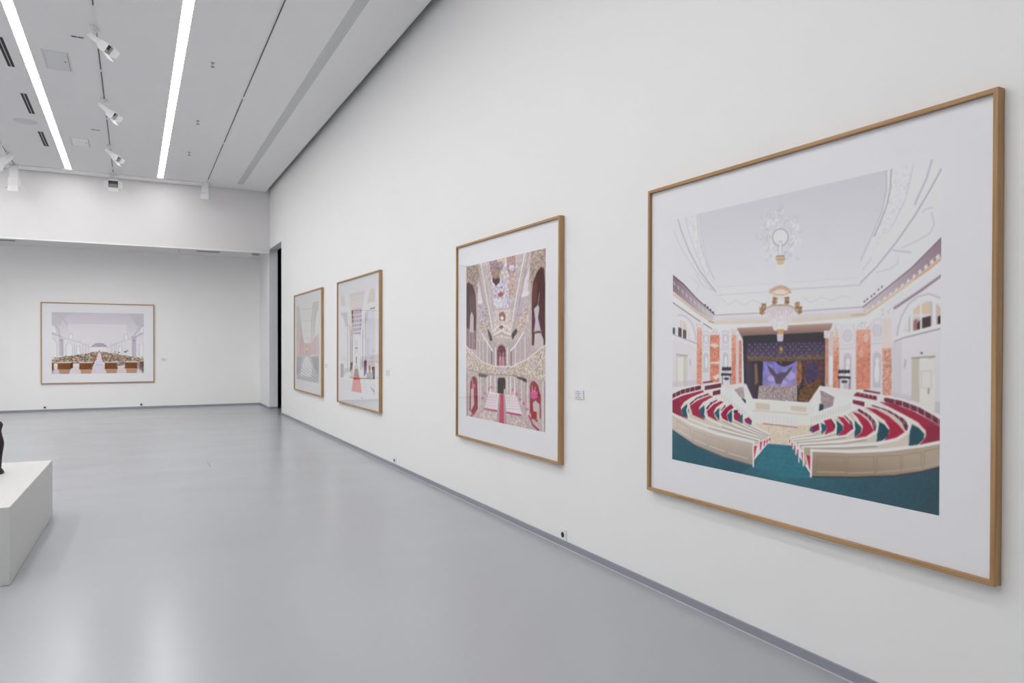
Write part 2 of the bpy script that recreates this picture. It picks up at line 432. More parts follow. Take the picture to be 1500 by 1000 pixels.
def sprinkler(x, y, z, label, small=.85):
    t = thing('hanging_sprinkler', label, 'sprinkler', (x, y, z), 0, 'sprinkler heads')
    k = small
    bm = bmesh.new(); cyl(bm, (0, 0, -.006 * k), (0, 0, 0), .030 * k, .033 * k, n=24); mesh('escutcheon', bm, M_chrome, t)
    bm = bmesh.new(); cyl(bm, (0, 0, -.038 * k), (0, 0, -.006 * k), .010 * k, .013 * k, n=16)
    for sg in (-1, 1):
        cyl(bm, (sg * .012 * k, 0, -.036 * k), (sg * .016 * k, 0, -.062 * k), .0035 * k, n=8)
    mesh('sprinkler_body', bm, M_vent, t)
    bm = bmesh.new(); cyl(bm, (0, 0, -.067 * k), (0, 0, -.062 * k), .028 * k, n=20); mesh('deflector', bm, M_soffit_vent, t)
sprinkler(-1.962, 10.14, ZC, 'sprinkler head nearest the camera, in ceiling right of bright strip')
sprinkler(-1.940, 12.86, ZC, 'middle sprinkler head of three in ceiling right of bright strip')
sprinkler(-1.934, 15.03, ZC, 'sprinkler head nearest the bulkhead, in ceiling right of bright strip')
sprinkler(-1.93, 18.55, ZB, 'tiny sprinkler head under the bulkhead left of grey grille', .8)

def marker(x, y, label):
    t = thing('ceiling_sensor', label, 'sensor', (x, y, ZC), 0, 'small dark fittings in the ceiling')
    boxes('plate', [(-.075, -.035, -.004, .075, .035, 0)], M_hatch, t)
    for c in (-.035, .03):
        boxes('dark_slit', [(c - .028, -.014, -.006, c + .028, .014, -.0042)], M_slot, t)
marker(-3.44, 10.02, 'small dark slit fitting in ceiling left of the nearest spotlight of the row')
marker(-3.42, 14.19, 'small dark slit fitting in ceiling between second and third spotlight of the row')

def grille(x0, x1, label):
    t = thing('soffit_grille', label, 'air vent', (x0, 18.62, ZB), 0, 'grey grilles under the bulkhead')
    w = x1 - x0
    boxes('grille_frame', [(0, -.10, -.010, w, -.085, 0), (0, .085, -.010, w, .10, 0), (0, -.085, -.010, .015, .085, 0), (w - .015, -.085, -.010, w, .085, 0)], M_vent, t)
    boxes('louvre', [(.0155, -.083 + k * .021, -.008, w - .0155, -.083 + k * .021 + .015, -.001) for k in range(8)], M_soffit_vent, t)
grille(-5.62, -5.06, 'grey air grille under the bulkhead at left edge of the photo')
grille(-1.56, -1.05, 'grey air grille under the bulkhead above the far exhibit label')
t = thing('hanging_fitting', 'small grey fitting under the bulkhead at the right wall corner', 'ceiling fitting', (-.27, 18.45, ZB))
boxes('housing', [(-.09, -.05, -.035, .09, .05, 0)], M_vent, t, .004)
boxes('cover', [(-.07, -.04, -.042, .07, .04, -.0352)], M_soffit_vent, t, .003)

# ------------------------------------------------------------------ pictures
SOFT = .2
ART = {
'theatre': '''g,196 195 202 214 213 218 ,1,1025 23 1027 732 -41 -56 2021 -18 2031 2020 -40 2049
p,209 208 214 ,1,-4 -5 267 -6 288 169 322 302 382 452 460 569 511 656 447 809 247 673 -3 457
p,212 211 216 ,1,2021 -11 1707 -9 1712 127 1688 234 1628 383 1554 553 1524 644 1538 808 1710 703 1863 584 2023 434
n,0.045,1,10.6 135 6 253 3 274 168 308 301 368 451 421 556 355 514 247 305 177 144
n,0.07,1,9 1734 -11 1849 -6 1834 82 1805 205 1740 336 1649 478 1571 554 1636 393 1708 229
l,165 163 172 ,1,7.7 55 10 92 110 177 286 288 460 447 636
l,190 188 195 ,1,5.4 -4 79 106 272 247 456 421 624
l,188 186 193 ,1,5.4 135 6 177 144 247 305 355 514
l,178 177 184 ,1,5.4 260 4 274 168 315 307 382 457 434 536
l,192 190 197 ,1,4.3 288 8 301 171 342 310 401 459
l,150 148 158 ,1,5.8 1731 -4 1727 110 1708 209 1668 314 1636 385
l,175 173 181 ,1,4.1 1703 -2 1704 126 1680 241 1632 359 1554 523
l,222 221 225 ,1,6.6 1717 -3 1715 128 1692 235
l,186 184 191 ,1,4.1 1853 -2 1838 83 1809 205 1744 337 1661 471 1562 587
l,222 221 225 ,1,12.2 1879 -4 1853 154 1767 320 1629 517
l,178 177 184 ,1,8.6 1951 -3 1923 100 1861 238
l,160 158 167 ,1,6.5 2000 62 1941 170 1862 302 1756 449 1649 574 1554 663
l,188 186 193 ,1,5.5 1949 300 1963 368 1942 416 1881 447 1795 477
l,178 176 184 ,1,3.9 1898 292 1920 276 1956 274
l,190 188 195 ,1,4.9 1772 524 1772 564 1733 593 1645 607
l,170 168 177 ,1,4.9 1741 484 1787 497 1844 511
l,196 194 201 ,1,6.5 192 495 281 562 261 614
l,190 188 196 ,1,5.4 247 478 315 575 415 624
l,190 189 196 ,1,4.8 447 662 920 669
l,176 174 183 ,1,4.3 1089 665 1554 676
l,200 199 205 ,1,4.3 460 600 1537 628
l,196 195 202 ,1,6 498 686 561 741 634 713 706 752 781 720 854 753
l,196 195 202 ,1,5.3 1170 720 1228 764 1305 732 1370 761 1442 734 1503 755
l,184 182 190 ,1,4.3 1015 402 1007 404 999 399 995 390 997 381 1004 376
l,218 217 222 ,1,5 949 456 951 451 956 449 961 449 965 453 967 458
l,218 217 222 ,1,6.1 1090 350 1097 360 1100 371 1096 382 1087 387 1077 387
l,218 217 222 ,1,4.5 965 391 971 402 970 415 961 422 950 422 940 413
l,184 182 190 ,1,6.6 933 172 935 165 941 161 949 163 954 170 953 179
l,218 217 222 ,1,6.1 1127 262 1123 258 1121 252 1123 247 1127 245 1133 246
l,218 217 222 ,1,5 893 360 883 361 874 354 871 344 876 335 886 332
l,220 219 224 ,1,5.8 1078 355 1082 344 1091 339 1102 339 1111 346 1116 357
l,220 219 224 ,1,4.9 952 197 963 194 975 198 983 209 984 221 978 232
l,184 182 190 ,1,6.3 1009 123 1012 135 1007 144 997 147 987 141 982 130
l,190 188 196 ,1,5 989 447 981 451 971 451 963 444 958 435 958 424
l,218 217 222 ,1,4.4 938 378 928 370 923 358 925 346 933 337 945 336
l,187 186 193 ,1,5.7 1157 271 1157 279 1154 285 1149 288 1142 288 1136 283
l,187 186 193 ,1,6.7 856 145 849 142 844 135 844 127 848 121 855 119
l,218 217 222 ,1,6.5 1089 295 1095 300 1097 307 1095 314 1089 317 1083 315
l,184 182 190 ,1,4.5 935 328 926 333 915 332 905 324 901 313 902 301
l,190 188 196 ,1,5.1 954 206 955 202 958 198 963 198 968 199 971 203
l,190 188 196 ,1,5.3 1038 186 1049 184 1060 189 1067 199 1069 212 1064 222
l,220 219 224 ,1,6.3 934 339 925 335 921 326 921 317 927 311 936 310
l,190 188 196 ,1,5.2 1100 334 1094 333 1089 329 1087 322 1088 315 1093 311
l,187 186 193 ,1,5.3 940 433 932 437 923 433 918 423 921 414 930 410
l,184 182 190 ,1,5.4 889 133 894 120 906 116 919 123 924 137 920 150
l,220 219 224 ,1,6.3 854 208 848 202 847 194 850 188 857 186 864 189
l,218 217 222 ,1,5 1038 169 1047 169 1056 176 1059 187 1057 197 1050 202
l,190 188 196 ,1,4.5 798 258 807 256 816 260 820 270 816 279 808 282
l,190 188 196 ,1,5.8 1149 462 1143 469 1133 471 1124 465 1120 455 1121 444
l,190 188 196 ,1,6.6 883 283 889 287 892 294 892 302 888 308 882 310
l,190 188 196 ,1,5.5 1072 208 1083 217 1086 232 1079 243 1066 244 1055 236
l,220 219 224 ,1,6.4 1048 418 1051 426 1049 434 1043 438 1035 437 1029 432
l,218 217 222 ,1,5.6 1107 366 1110 362 1115 360 1120 362 1124 366 1125 372
l,218 217 222 ,1,6.4 901 418 898 426 892 430 884 431 877 427 872 419
l,190 188 196 ,1,6.2 888 262 878 250 878 236 887 226 900 227 911 237
l,218 217 222 ,1,5.5 934 315 944 324 948 337 944 349 934 355 921 353
l,190 188 196 ,1,5.7 1110 160 1112 167 1109 174 1103 175 1097 171 1094 164
l,190 188 196 ,1,4.8 895 301 891 292 891 283 896 276 904 274 912 276
l,190 188 196 ,1,4.4 885 270 888 279 885 288 878 293 868 292 860 286
l,184 182 190 ,1,5.6 869 239 871 228 879 221 890 222 900 230 904 241
l,184 182 190 ,1,5.9 982 372 985 379 984 387 979 391 971 390 966 384
l,218 217 222 ,1,6.6 954 421 956 431 952 439 944 443 935 440 929 432
l,187 186 193 ,1,5.3 884 336 875 331 870 322 872 313 880 308 889 309
l,190 188 196 ,1,4.9 1066 360 1071 367 1071 375 1066 380 1058 380 1053 373
l,184 182 190 ,1,5.2 1057 423 1061 436 1056 448 1044 451 1033 444 1029 431
l,184 182 190 ,1,5.7 1050 428 1043 422 1041 413 1045 406 1052 402 1059 405
l,184 182 190 ,1,4.6 1007 148 1013 156 1014 165 1010 172 1002 174 994 170
l,184 182 190 ,1,4.8 844 252 857 259 863 272 861 286 852 294 839 294
l,220 219 224 ,1,6.2 1071 208 1081 206 1090 211 1096 221 1097 232 1092 240
l,187 186 193 ,1,5.9 888 268 897 273 901 284 897 293 888 296 878 290
l,218 217 222 ,1,5.2 1101 214 1107 222 1108 231 1104 238 1096 240 1088 235
l,218 217 222 ,1,5.2 986 484 991 477 1000 476 1008 480 1012 488 1011 498
l,218 217 222 ,1,5.6 1139 328 1138 336 1133 342 1125 344 1118 340 1113 332
l,187 186 193 ,1,6 1092 353 1094 359 1091 365 1086 368 1080 368 1075 364
l,187 186 193 ,1,5.9 1019 433 1006 435 995 428 989 414 992 401 1003 394
l,184 182 190 ,1,4.7 1099 289 1088 290 1079 282 1078 270 1084 262 1094 261
l,187 186 193 ,1,6.3 1071 332 1083 329 1094 336 1100 350 1097 362 1086 369
l,184 182 190 ,1,5.6 995 83 1000 98 996 111 984 117 971 112 962 99
l,218 217 222 ,1,5.5 985 128 977 129 970 127 964 120 962 112 964 104
l,218 217 222 ,1,6.2 1066 446 1064 439 1065 432 1071 427 1077 427 1083 431
l,184 182 190 ,1,5.1 904 363 907 370 905 376 899 379 892 376 889 370
l,190 188 196 ,1,5.5 1085 346 1081 355 1072 359 1063 356 1056 348 1055 337
l,220 219 224 ,1,5.1 999 162 996 172 989 178 978 179 969 173 963 163
l,218 217 222 ,1,5.1 916 250 918 260 914 269 905 273 895 268 890 259
l,218 217 222 ,1,5.5 1107 205 1113 204 1119 207 1122 214 1120 220 1114 222
l,184 182 190 ,1,6.5 874 169 881 179 879 191 871 197 860 194 852 184
l,187 186 193 ,1,5.3 1104 180 1114 175 1126 181 1132 193 1129 206 1118 210
l,187 186 193 ,1,5.9 1064 259 1066 254 1070 252 1074 252 1079 254 1081 259
l,218 217 222 ,1,4.6 965 204 953 206 943 198 939 185 945 175 957 173
l,187 186 193 ,1,4.9 1057 182 1060 188 1059 195 1054 198 1048 195 1044 189
l,190 188 196 ,1,5 1142 173 1148 174 1152 180 1152 187 1147 191 1141 190
l,187 186 193 ,1,5.2 988 76 985 68 986 61 991 57 997 56 1004 59
l,187 186 193 ,1,6 891 278 895 268 905 265 916 270 921 281 918 292
l,220 219 224 ,1,6.5 978 175 976 181 971 183 964 182 959 177 957 171
l,218 217 222 ,1,6 1012 109 1018 117 1019 127 1015 135 1008 138 999 137
l,190 188 196 ,1,5.7 974 366 980 362 988 363 995 369 997 377 995 385
l,218 217 222 ,1,5.7 1117 233 1129 235 1136 246 1135 258 1127 265 1116 263
l,190 188 196 ,1,4.8 887 279 887 271 891 265 898 263 905 265 911 272
l,187 186 193 ,1,5.6 1041 239 1032 231 1028 220 1029 208 1036 200 1047 198
l,184 182 190 ,1,6.1 1011 78 1015 94 1008 106 994 109 981 101 975 85
l,187 186 193 ,1,6.3 948 183 959 180 970 187 974 200 968 211 957 213
l,190 188 196 ,1,5.8 1085 434 1080 440 1073 439 1068 433 1068 426 1073 421
l,220 219 224 ,1,4.4 1127 344 1136 343 1144 348 1150 356 1150 366 1146 375
l,218 217 222 ,1,5.2 1074 405 1079 397 1087 394 1096 398 1101 406 1102 416
l,218 217 222 ,1,4.7 1150 356 1146 349 1147 342 1152 337 1159 337 1164 342
l,184 182 190 ,1,6.5 1034 425 1030 418 1030 411 1034 405 1040 403 1047 405
l,190 188 196 ,1,5.1 903 439 899 446 892 448 884 444 881 436 883 428
l,220 219 224 ,1,4.7 968 390 966 406 954 415 939 411 930 397 932 381
l,220 219 224 ,1,4.4 902 177 908 178 913 183 913 190 909 195 903 195
l,187 186 193 ,1,4.4 982 133 977 129 975 124 975 118 979 114 983 112
l,190 188 196 ,1,5.6 1078 415 1082 421 1082 428 1078 432 1072 433 1067 429
l,190 188 196 ,1,5.7 991 161 997 167 1000 174 999 182 994 188 987 189
l,218 217 222 ,1,4.7 897 200 902 192 912 189 923 193 930 203 931 214
l,218 217 222 ,1,5.7 964 164 964 181 953 191 938 188 927 175 927 158
l,220 219 224 ,1,5.3 1096 308 1101 315 1101 324 1098 332 1091 335 1083 334
l,190 188 196 ,1,5.6 1123 215 1114 218 1103 215 1095 207 1092 196 1094 185
l,187 186 193 ,1,4.6 1069 156 1070 162 1067 167 1063 169 1058 168 1053 164
l,220 219 224 ,1,6.2 909 206 898 198 894 185 898 172 908 166 921 169
p,206 205 210 ,1,1065 307 1061 328 1050 346 1033 358 1011 363 988 360 967 350 949 334 937 313 933 290 937 268 948 250 966 238 988 234 1011 237 1032 248 1050 264 1061 285 1065 307
l,160 158 166 ,1,7.7 1060 306 1056 326 1046 342 1030 353 1010 358 989 356 969 346 953 331 942 312 938 291 942 271 953 254 969 243 989 239 1010 242 1030 251 1046 267 1056 286 1060 306
l,222 221 226 ,1,9.6 1047 300 1044 315 1036 327 1023 336 1008 339 991 337 976 330 963 318 955 303 952 288 955 272 963 260 976 251 991 248 1008 251 1023 258 1036 270 1044 284 1047 300
p,218 217 222 ,1,1036 303 1034 314 1028 323 1018 330 1006 332 993 330 981 325 971 316 965 305 962 294 965 283 971 273 981 267 993 265 1006 267 1018 272 1028 281 1034 292 1036 303
p,175 173 180 ,1,1013 333 1012 337 1010 341 1006 343 1002 344 997 343 993 341 990 338 987 334 986 330 987 326 990 323 993 321 997 320 1002 320 1006 322 1010 325 1012 329 1013 333
g,212 208 213 206 200 205 ,1,1028 874 1029 1443 -3 570 421 861 1568 851 2024 587 2029 1626 -2 1816
g,128 105 115 196 188 192 ,1,4 514 421 830 -3 457 121 545 261 674 434 804 421 861 261 777 121 678 -3 593
l,70 58 72 ,1,7 -3 463 121 551 261 679 434 809
l,205 198 202 ,1,7.3 12 520 26 550
l,205 198 202 ,1,7.3 57 557 71 586
l,205 198 202 ,1,7.2 101 593 115 622
l,205 198 202 ,1,7.2 145 628 159 656
l,205 198 202 ,1,7.1 188 661 202 689
l,205 198 202 ,1,7.1 231 692 244 720
l,205 198 202 ,1,7 273 722 286 750
l,205 198 202 ,1,7 314 751 328 778
l,205 198 202 ,1,6.9 355 778 368 805
l,200 172 148 ,1,11.9 -3 615 121 694 261 788 422 872
l,150 110 85 ,1,6.3 349 855 447 878 524 874
l,222 219 222 ,1,32.4 -3 660 121 728 275 826 422 904
l,140 125 135 ,1,8.6 -3 689 143 773 275 848 409 919
p,206 200 204 ,1,428 809 1155 817 1572 809 1580 851 1155 867 428 862
l,150 144 152 ,1,4.6 434 814 1155 817 1572 811
l,228 224 226 ,1,6.3 447 825 447 841
l,228 224 226 ,1,6.3 474 825 474 841
l,228 224 226 ,1,6.2 500 825 500 840
l,228 224 226 ,1,6.2 526 825 526 840
l,228 224 226 ,1,6.2 552 825 552 840
l,228 224 226 ,1,6.2 578 824 578 840
l,228 224 226 ,1,6.1 603 824 603 840
l,228 224 226 ,1,6.1 629 824 629 839
l,228 224 226 ,1,6.1 653 824 654 839
l,228 224 226 ,1,6.1 678 824 678 839
l,228 224 226 ,1,6 703 824 703 839
l,228 224 226 ,1,6 727 824 727 839
l,228 224 226 ,1,6 751 823 751 838
l,228 224 226 ,1,5.9 775 823 775 838
l,228 224 226 ,1,5.9 799 823 799 838
l,228 224 226 ,1,5.9 822 823 822 838
l,228 224 226 ,1,5.9 846 823 846 838
l,228 224 226 ,1,5.8 869 823 869 837
l,228 224 226 ,1,5.8 892 823 892 837
l,228 224 226 ,1,5.8 914 823 915 837
l,228 224 226 ,1,5.8 937 822 937 837
l,228 224 226 ,1,5.8 959 822 959 837
l,228 224 226 ,1,5.7 982 822 982 836
l,228 224 226 ,1,5.7 1004 822 1004 836
l,228 224 226 ,1,5.7 1025 822 1025 836
l,228 224 226 ,1,5.7 1047 822 1047 836
l,228 224 226 ,1,5.6 1068 822 1068 836
l,228 224 226 ,1,5.6 1090 822 1090 836
l,228 224 226 ,1,5.6 1111 821 1111 835
l,228 224 226 ,1,5.6 1132 821 1132 835
l,228 224 226 ,1,5.5 1153 821 1153 835
l,228 224 226 ,1,5.5 1173 821 1173 835
l,228 224 226 ,1,5.5 1194 821 1194 835
l,228 224 226 ,1,5.5 1214 821 1214 835
l,228 224 226 ,1,5.5 1234 821 1234 834
l,228 224 226 ,1,5.4 1254 821 1254 834
l,228 224 226 ,1,5.4 1274 820 1274 834
l,228 224 226 ,1,5.4 1293 820 1293 834
l,228 224 226 ,1,5.4 1313 820 1313 834
l,228 224 226 ,1,5.4 1332 820 1332 834
l,228 224 226 ,1,5.3 1351 820 1352 833
l,228 224 226 ,1,5.3 1371 820 1371 833
l,228 224 226 ,1,5.3 1389 820 1389 833
l,228 224 226 ,1,5.3 1408 820 1408 833
l,228 224 226 ,1,5.3 1427 820 1427 833
l,228 224 226 ,1,5.2 1445 819 1445 833
l,228 224 226 ,1,5.2 1464 819 1464 832
l,228 224 226 ,1,5.2 1482 819 1482 832
l,228 224 226 ,1,5.2 1500 819 1500 832
l,228 224 226 ,1,5.2 1518 819 1518 832
l,228 224 226 ,1,5.1 1536 819 1536 832
l,228 224 226 ,1,5.1 1553 819 1553 832
p,206 197 186 ,1,428 862 1155 865 1580 847 1585 873 1155 895 428 888
l,190 166 132 ,1,8.5 1504 860 1585 856
p,222 219 221 ,1,409 888 1155 895 1589 873 1597 911 1155 927 422 930
g,196 188 192 140 118 128 ,1,1580 830 2003 489 1567 809 1702 710 1848 599 2023 426 2024 534 1918 617 1750 734 1580 851
l,90 78 92 ,1,4.8 1572 811 1702 712 1848 599 2013 436
p,214 208 211 ,1,1589 831 1597 822 1601 839 1593 843
p,214 208 211 ,1,1623 808 1632 799 1637 817 1627 822
p,214 208 211 ,1,1657 786 1667 776 1672 795 1662 800
p,214 208 211 ,1,1690 764 1701 753 1706 774 1695 779
p,214 208 211 ,1,1723 741 1735 730 1740 752 1728 758
p,214 208 211 ,1,1756 719 1768 706 1773 729 1761 736
p,214 208 211 ,1,1788 696 1800 683 1806 707 1793 714
p,214 208 211 ,1,1819 672 1833 659 1839 684 1825 691
p,214 208 211 ,1,1850 649 1864 634 1871 661 1856 668
p,214 208 211 ,1,1881 625 1896 610 1902 637 1887 645
p,214 208 211 ,1,1911 601 1927 585 1933 613 1918 622
p,214 208 211 ,1,1941 576 1957 560 1964 589 1948 598
p,214 208 211 ,1,1970 552 1987 535 1994 565 1977 575
l,204 178 152 ,1,11.8 1585 860 1758 742 1918 625 2013 548
l,190 140 95 ,1,5.5 1863 668 1943 615 2006 563
l,222 219 222 ,1,31.5 1597 894 1758 779 1918 668 2020 599
l,196 190 196 ,1,4 1671 837 1826 734 2014 606
l,142 126 136 ,1,14.2 1754 828 1893 737 2021 645
p,70 68 80 ,1,1585 778 1584 782 1580 784 1576 782 1575 777 1576 773 1580 771 1584 773 1585 778
p,70 68 80 ,1,1602 766 1601 770 1597 772 1593 770 1591 765 1593 761 1597 759 1600 761 1602 766
p,70 68 80 ,1,1627 750 1625 754 1621 756 1618 754 1616 749 1618 745 1621 743 1625 745 1627 750
p,70 68 80 ,1,1643 736 1642 740 1638 742 1634 740 1632 736 1634 731 1638 730 1642 732 1643 736
p,70 68 80 ,1,1667 712 1666 717 1662 718 1658 716 1657 712 1658 708 1662 706 1666 708 1667 712
p,70 68 80 ,1,1687 697 1686 701 1682 703 1679 701 1677 696 1679 692 1682 691 1686 693 1687 697
p,70 68 80 ,1,377 749 375 754 369 757 363 754 360 748 363 743 369 741 375 743 377 749
p,70 68 80 ,1,404 771 401 777 395 779 389 776 387 770 389 765 395 763 401 765 404 771
p,70 68 80 ,1,430 793 427 799 421 801 415 798 413 793 415 787 421 785 427 787 430 793
p,70 68 80 ,1,351 732 348 737 342 740 336 737 334 731 336 726 342 723 348 726 351 732
l,190 184 192 ,1,11 56 801 77 799 98 800 118 804 138 811 157 821 174 834 191 849 205 867 218 887 228 908 237 931 243 955 247 979 248 1004
l,224 222 225 ,1,16.5 54 834 71 832 88 833 105 836 122 842 137 851 152 862 166 875 178 891 188 908 197 926 204 946 209 967 212 988 213 1010
p,205 192 186 ,1,85 832 97 834 109 838 120 845 131 854 141 865 151 879 159 894 166 911 172 929 176 949 180 969 181 990 85 966
p,74 62 68 ,1,63 899 100 910 100 988 63 971
p,84 74 80 ,1,114 916 150 927 150 994 114 988
p,80 70 76 ,1,-3 898 27 904 27 955 -3 949
l,226 224 227 ,1,7.8 107 822 107 999
l,226 224 227 ,1,11.2 45 820 45 977
l,226 224 227 ,1,11 164 867 164 1010
l,165 158 168 ,1,7.6 -3 954 269 1037
l,226 224 227 ,1,14.1 -3 974 262 1053
p,198 193 184 ,1,42 1123 161 1120 161 1407 42 1416
p,212 209 205 ,1,56 1145 129 1143 129 1410 57 1415
l,150 142 132 ,1,7.7 42 1123 161 1134
l,176 168 158 ,1,5.5 129 1132 129 1387
p,186 180 190 ,0.5,-3 1351 262 1324 262 1379 -3 1430
l,170 160 158 ,1,6.6 192 1164 193 1208
l,188 184 190 ,1,5.3 326 940 379 940 379 1062 326 1063 326 940
l,180 176 184 ,1,6.4 377 999 373 1016 365 1029 353 1033 341 1029 332 1016 329 999 332 981 341 969 353 964 365 969 373 981 377 999
p,190 186 192 ,1,326 1133 328 1123 334 1114 343 1108 353 1106 363 1107 372 1113 377 1121 379 1132 380 1259 326 1262
p,218 215 218 ,1,370 1180 367 1208 361 1226 352 1226 346 1209 343 1181 346 1152 352 1135 360 1134 367 1152 370 1180
l,192 188 194 ,1,5.3 316 1085 389 1078
l,188 184 190 ,1,5.2 514 941 564 942 564 1060 515 1061 514 941
l,180 176 184 ,1,6.2 562 998 559 1015 551 1027 540 1032 528 1027 520 1015 517 998 520 981 528 969 539 965 551 969 559 981 562 998
p,190 186 192 ,1,515 1128 517 1118 522 1110 530 1104 540 1102 549 1104 557 1109 563 1117 565 1127 565 1251 515 1253
p,218 215 218 ,1,555 1174 553 1201 547 1218 539 1219 533 1202 530 1175 533 1147 539 1130 547 1130 553 1146 555 1174
l,192 188 194 ,1,5.1 486 1082 592 1075
g,212 172 158 205 140 120 ,1,287 902 287 1131 261 901 312 902 313 1359 262 1362
n,0.16,1,8.6 261 901 312 902 313 1359 262 1362
p,202 130 110 ,1,392 962 483 962 483 1333 393 1338
n,0.16,1,8.4 392 962 483 962 483 1333 393 1338
p,224 200 190 ,1,396 1036 448 1030 480 1056 435 1067 396 1052
p,224 205 197 ,1,396 1179 480 1171 480 1192 396 1190
p,224 204 196 ,1,422 1289 480 1265 480 1297 442 1314
g,212 160 140 202 130 110 ,1,615 967 615 1154 595 967 635 968 635 1339 596 1342
n,0.16,1,8.2 595 967 635 968 635 1339 596 1342
p,196 126 108 ,1,662 988 685 988 686 1326 662 1327
n,0.16,1,8.1 662 988 685 988 686 1326 662 1327
p,205 190 186 ,1,635 968 662 968 662 1332 635 1334
p,214 208 210 ,1,255 858 322 859 323 908 255 907
n,0.22,1,5.4 255 858 322 859 323 902 255 901
p,214 208 210 ,1,382 919 486 920 486 967 382 967
n,0.22,1,5.2 382 919 486 920 486 962 382 961
p,214 208 210 ,1,586 921 640 922 641 968 586 967
n,0.22,1,5.1 586 921 640 922 641 962 586 962
p,214 208 210 ,1,653 968 688 968 688 1013 653 1013
n,0.22,1,5 653 968 688 968 688 1008 653 1008
g,172 142 130 128 100 96 ,1,1028 907 1028 969 640 917 1028 912 1384 903 1334 996 694 1008
l,205 190 182 ,1,6.2 640 917 1384 903
p,48 44 55 ,1,694 978 1329 961 1331 1435 736 1438 707 1320
g,58 50 72 78 66 92 ,1,1028 1016 1028 1120 730 1033 1320 1023 1320 1131 730 1153
n,0.25,1,6.7 730 1033 1320 1023 1320 1131 730 1153
p,176 166 190 ,1,757 1043 755 1046 751 1046 749 1043 751 1039 755 1039 757 1043
p,176 166 190 ,1,803 1042 801 1045 797 1045 795 1042 797 1039 801 1039 803 1042
p,176 166 190 ,1,848 1041 846 1044 842 1044 840 1041 842 1038 846 1038 848 1041
p,176 166 190 ,1,893 1040 891 1044 886 1044 884 1040 886 1037 891 1037 893 1040
p,176 166 190 ,1,936 1040 934 1043 930 1043 928 1040 930 1037 934 1037 936 1040
p,176 166 190 ,1,979 1039 977 1042 973 1042 971 1039 973 1036 977 1036 979 1039
p,176 166 190 ,1,1022 1038 1020 1041 1016 1041 1014 1038 1016 1035 1020 1035 1022 1038
p,176 166 190 ,1,1063 1038 1061 1041 1057 1041 1055 1038 1057 1035 1061 1035 1063 1038
p,176 166 190 ,1,1104 1037 1102 1040 1098 1040 1097 1037 1098 1034 1102 1034 1104 1037
p,176 166 190 ,1,1145 1036 1143 1039 1139 1039 1137 1036 1139 1033 1143 1033 1145 1036
p,176 166 190 ,1,1184 1036 1182 1039 1179 1039 1177 1036 1179 1033 1182 1033 1184 1036
p,176 166 190 ,1,1223 1035 1222 1038 1218 1038 1216 1035 1218 1032 1222 1032 1223 1035
p,176 166 190 ,1,1262 1034 1260 1037 1257 1037 1255 1035 1257 1032 1260 1032 1262 1034
p,176 166 190 ,1,1300 1034 1298 1037 1295 1037 1293 1034 1295 1031 1298 1031 1300 1034
p,176 166 190 ,1,780 1064 778 1067 774 1067 772 1064 774 1061 778 1061 780 1064
p,176 166 190 ,1,826 1063 824 1066 820 1066 817 1063 819 1060 824 1060 826 1063
p,176 166 190 ,1,871 1062 869 1066 864 1066 862 1062 864 1059 869 1059 871 1062
p,176 166 190 ,1,915 1061 913 1065 908 1065 906 1062 908 1058 913 1058 915 1061
p,176 166 190 ,1,958 1061 956 1064 952 1064 950 1061 952 1058 956 1057 958 1061
p,176 166 190 ,1,1001 1060 999 1063 995 1063 993 1060 995 1057 999 1057 1001 1060
p,176 166 190 ,1,1043 1059 1041 1062 1037 1062 1035 1059 1037 1056 1041 1056 1043 1059
p,176 166 190 ,1,1084 1058 1082 1061 1078 1061 1076 1058 1078 1055 1082 1055 1084 1058
p,176 166 190 ,1,1124 1057 1123 1060 1119 1060 1117 1057 1119 1054 1123 1054 1124 1057
p,176 166 190 ,1,1165 1056 1163 1059 1159 1060 1157 1057 1159 1054 1163 1053 1165 1056
p,176 166 190 ,1,1204 1056 1202 1059 1198 1059 1197 1056 1198 1053 1202 1053 1204 1056
p,176 166 190 ,1,1243 1055 1241 1058 1237 1058 1236 1055 1237 1052 1241 1052 1243 1055
p,176 166 190 ,1,1281 1054 1279 1057 1276 1057 1274 1054 1276 1051 1279 1051 1281 1054
p,176 166 190 ,1,1319 1053 1317 1056 1313 1056 1312 1054 1313 1051 1317 1051 1319 1053
p,176 166 190 ,1,757 1086 755 1090 751 1090 749 1087 751 1083 755 1083 757 1086
p,176 166 190 ,1,803 1085 801 1089 797 1089 795 1085 797 1082 801 1082 803 1085
p,176 166 190 ,1,848 1084 846 1087 842 1087 840 1084 842 1081 846 1081 848 1084
p,176 166 190 ,1,893 1083 891 1086 887 1086 884 1083 887 1080 891 1080 893 1083
p,176 166 190 ,1,936 1082 934 1085 930 1085 928 1082 930 1079 934 1079 936 1082
p,176 166 190 ,1,979 1081 977 1084 973 1084 971 1081 973 1078 977 1078 979 1081
p,176 166 190 ,1,1022 1080 1020 1083 1016 1083 1014 1080 1016 1077 1020 1077 1022 1080
p,176 166 190 ,1,1063 1079 1061 1082 1058 1082 1056 1079 1057 1076 1061 1076 1063 1079
p,176 166 190 ,1,1104 1078 1102 1081 1099 1081 1097 1078 1099 1075 1102 1075 1104 1078
p,176 166 190 ,1,1145 1077 1143 1080 1139 1080 1137 1077 1139 1074 1143 1074 1145 1077
p,176 166 190 ,1,1184 1076 1183 1079 1179 1079 1177 1076 1179 1073 1183 1073 1184 1076
p,176 166 190 ,1,1224 1075 1222 1078 1218 1078 1216 1075 1218 1072 1222 1072 1224 1075
p,176 166 190 ,1,1262 1074 1260 1077 1257 1077 1255 1074 1257 1072 1260 1071 1262 1074
p,176 166 190 ,1,1300 1073 1298 1076 1295 1076 1293 1074 1295 1071 1298 1071 1300 1073
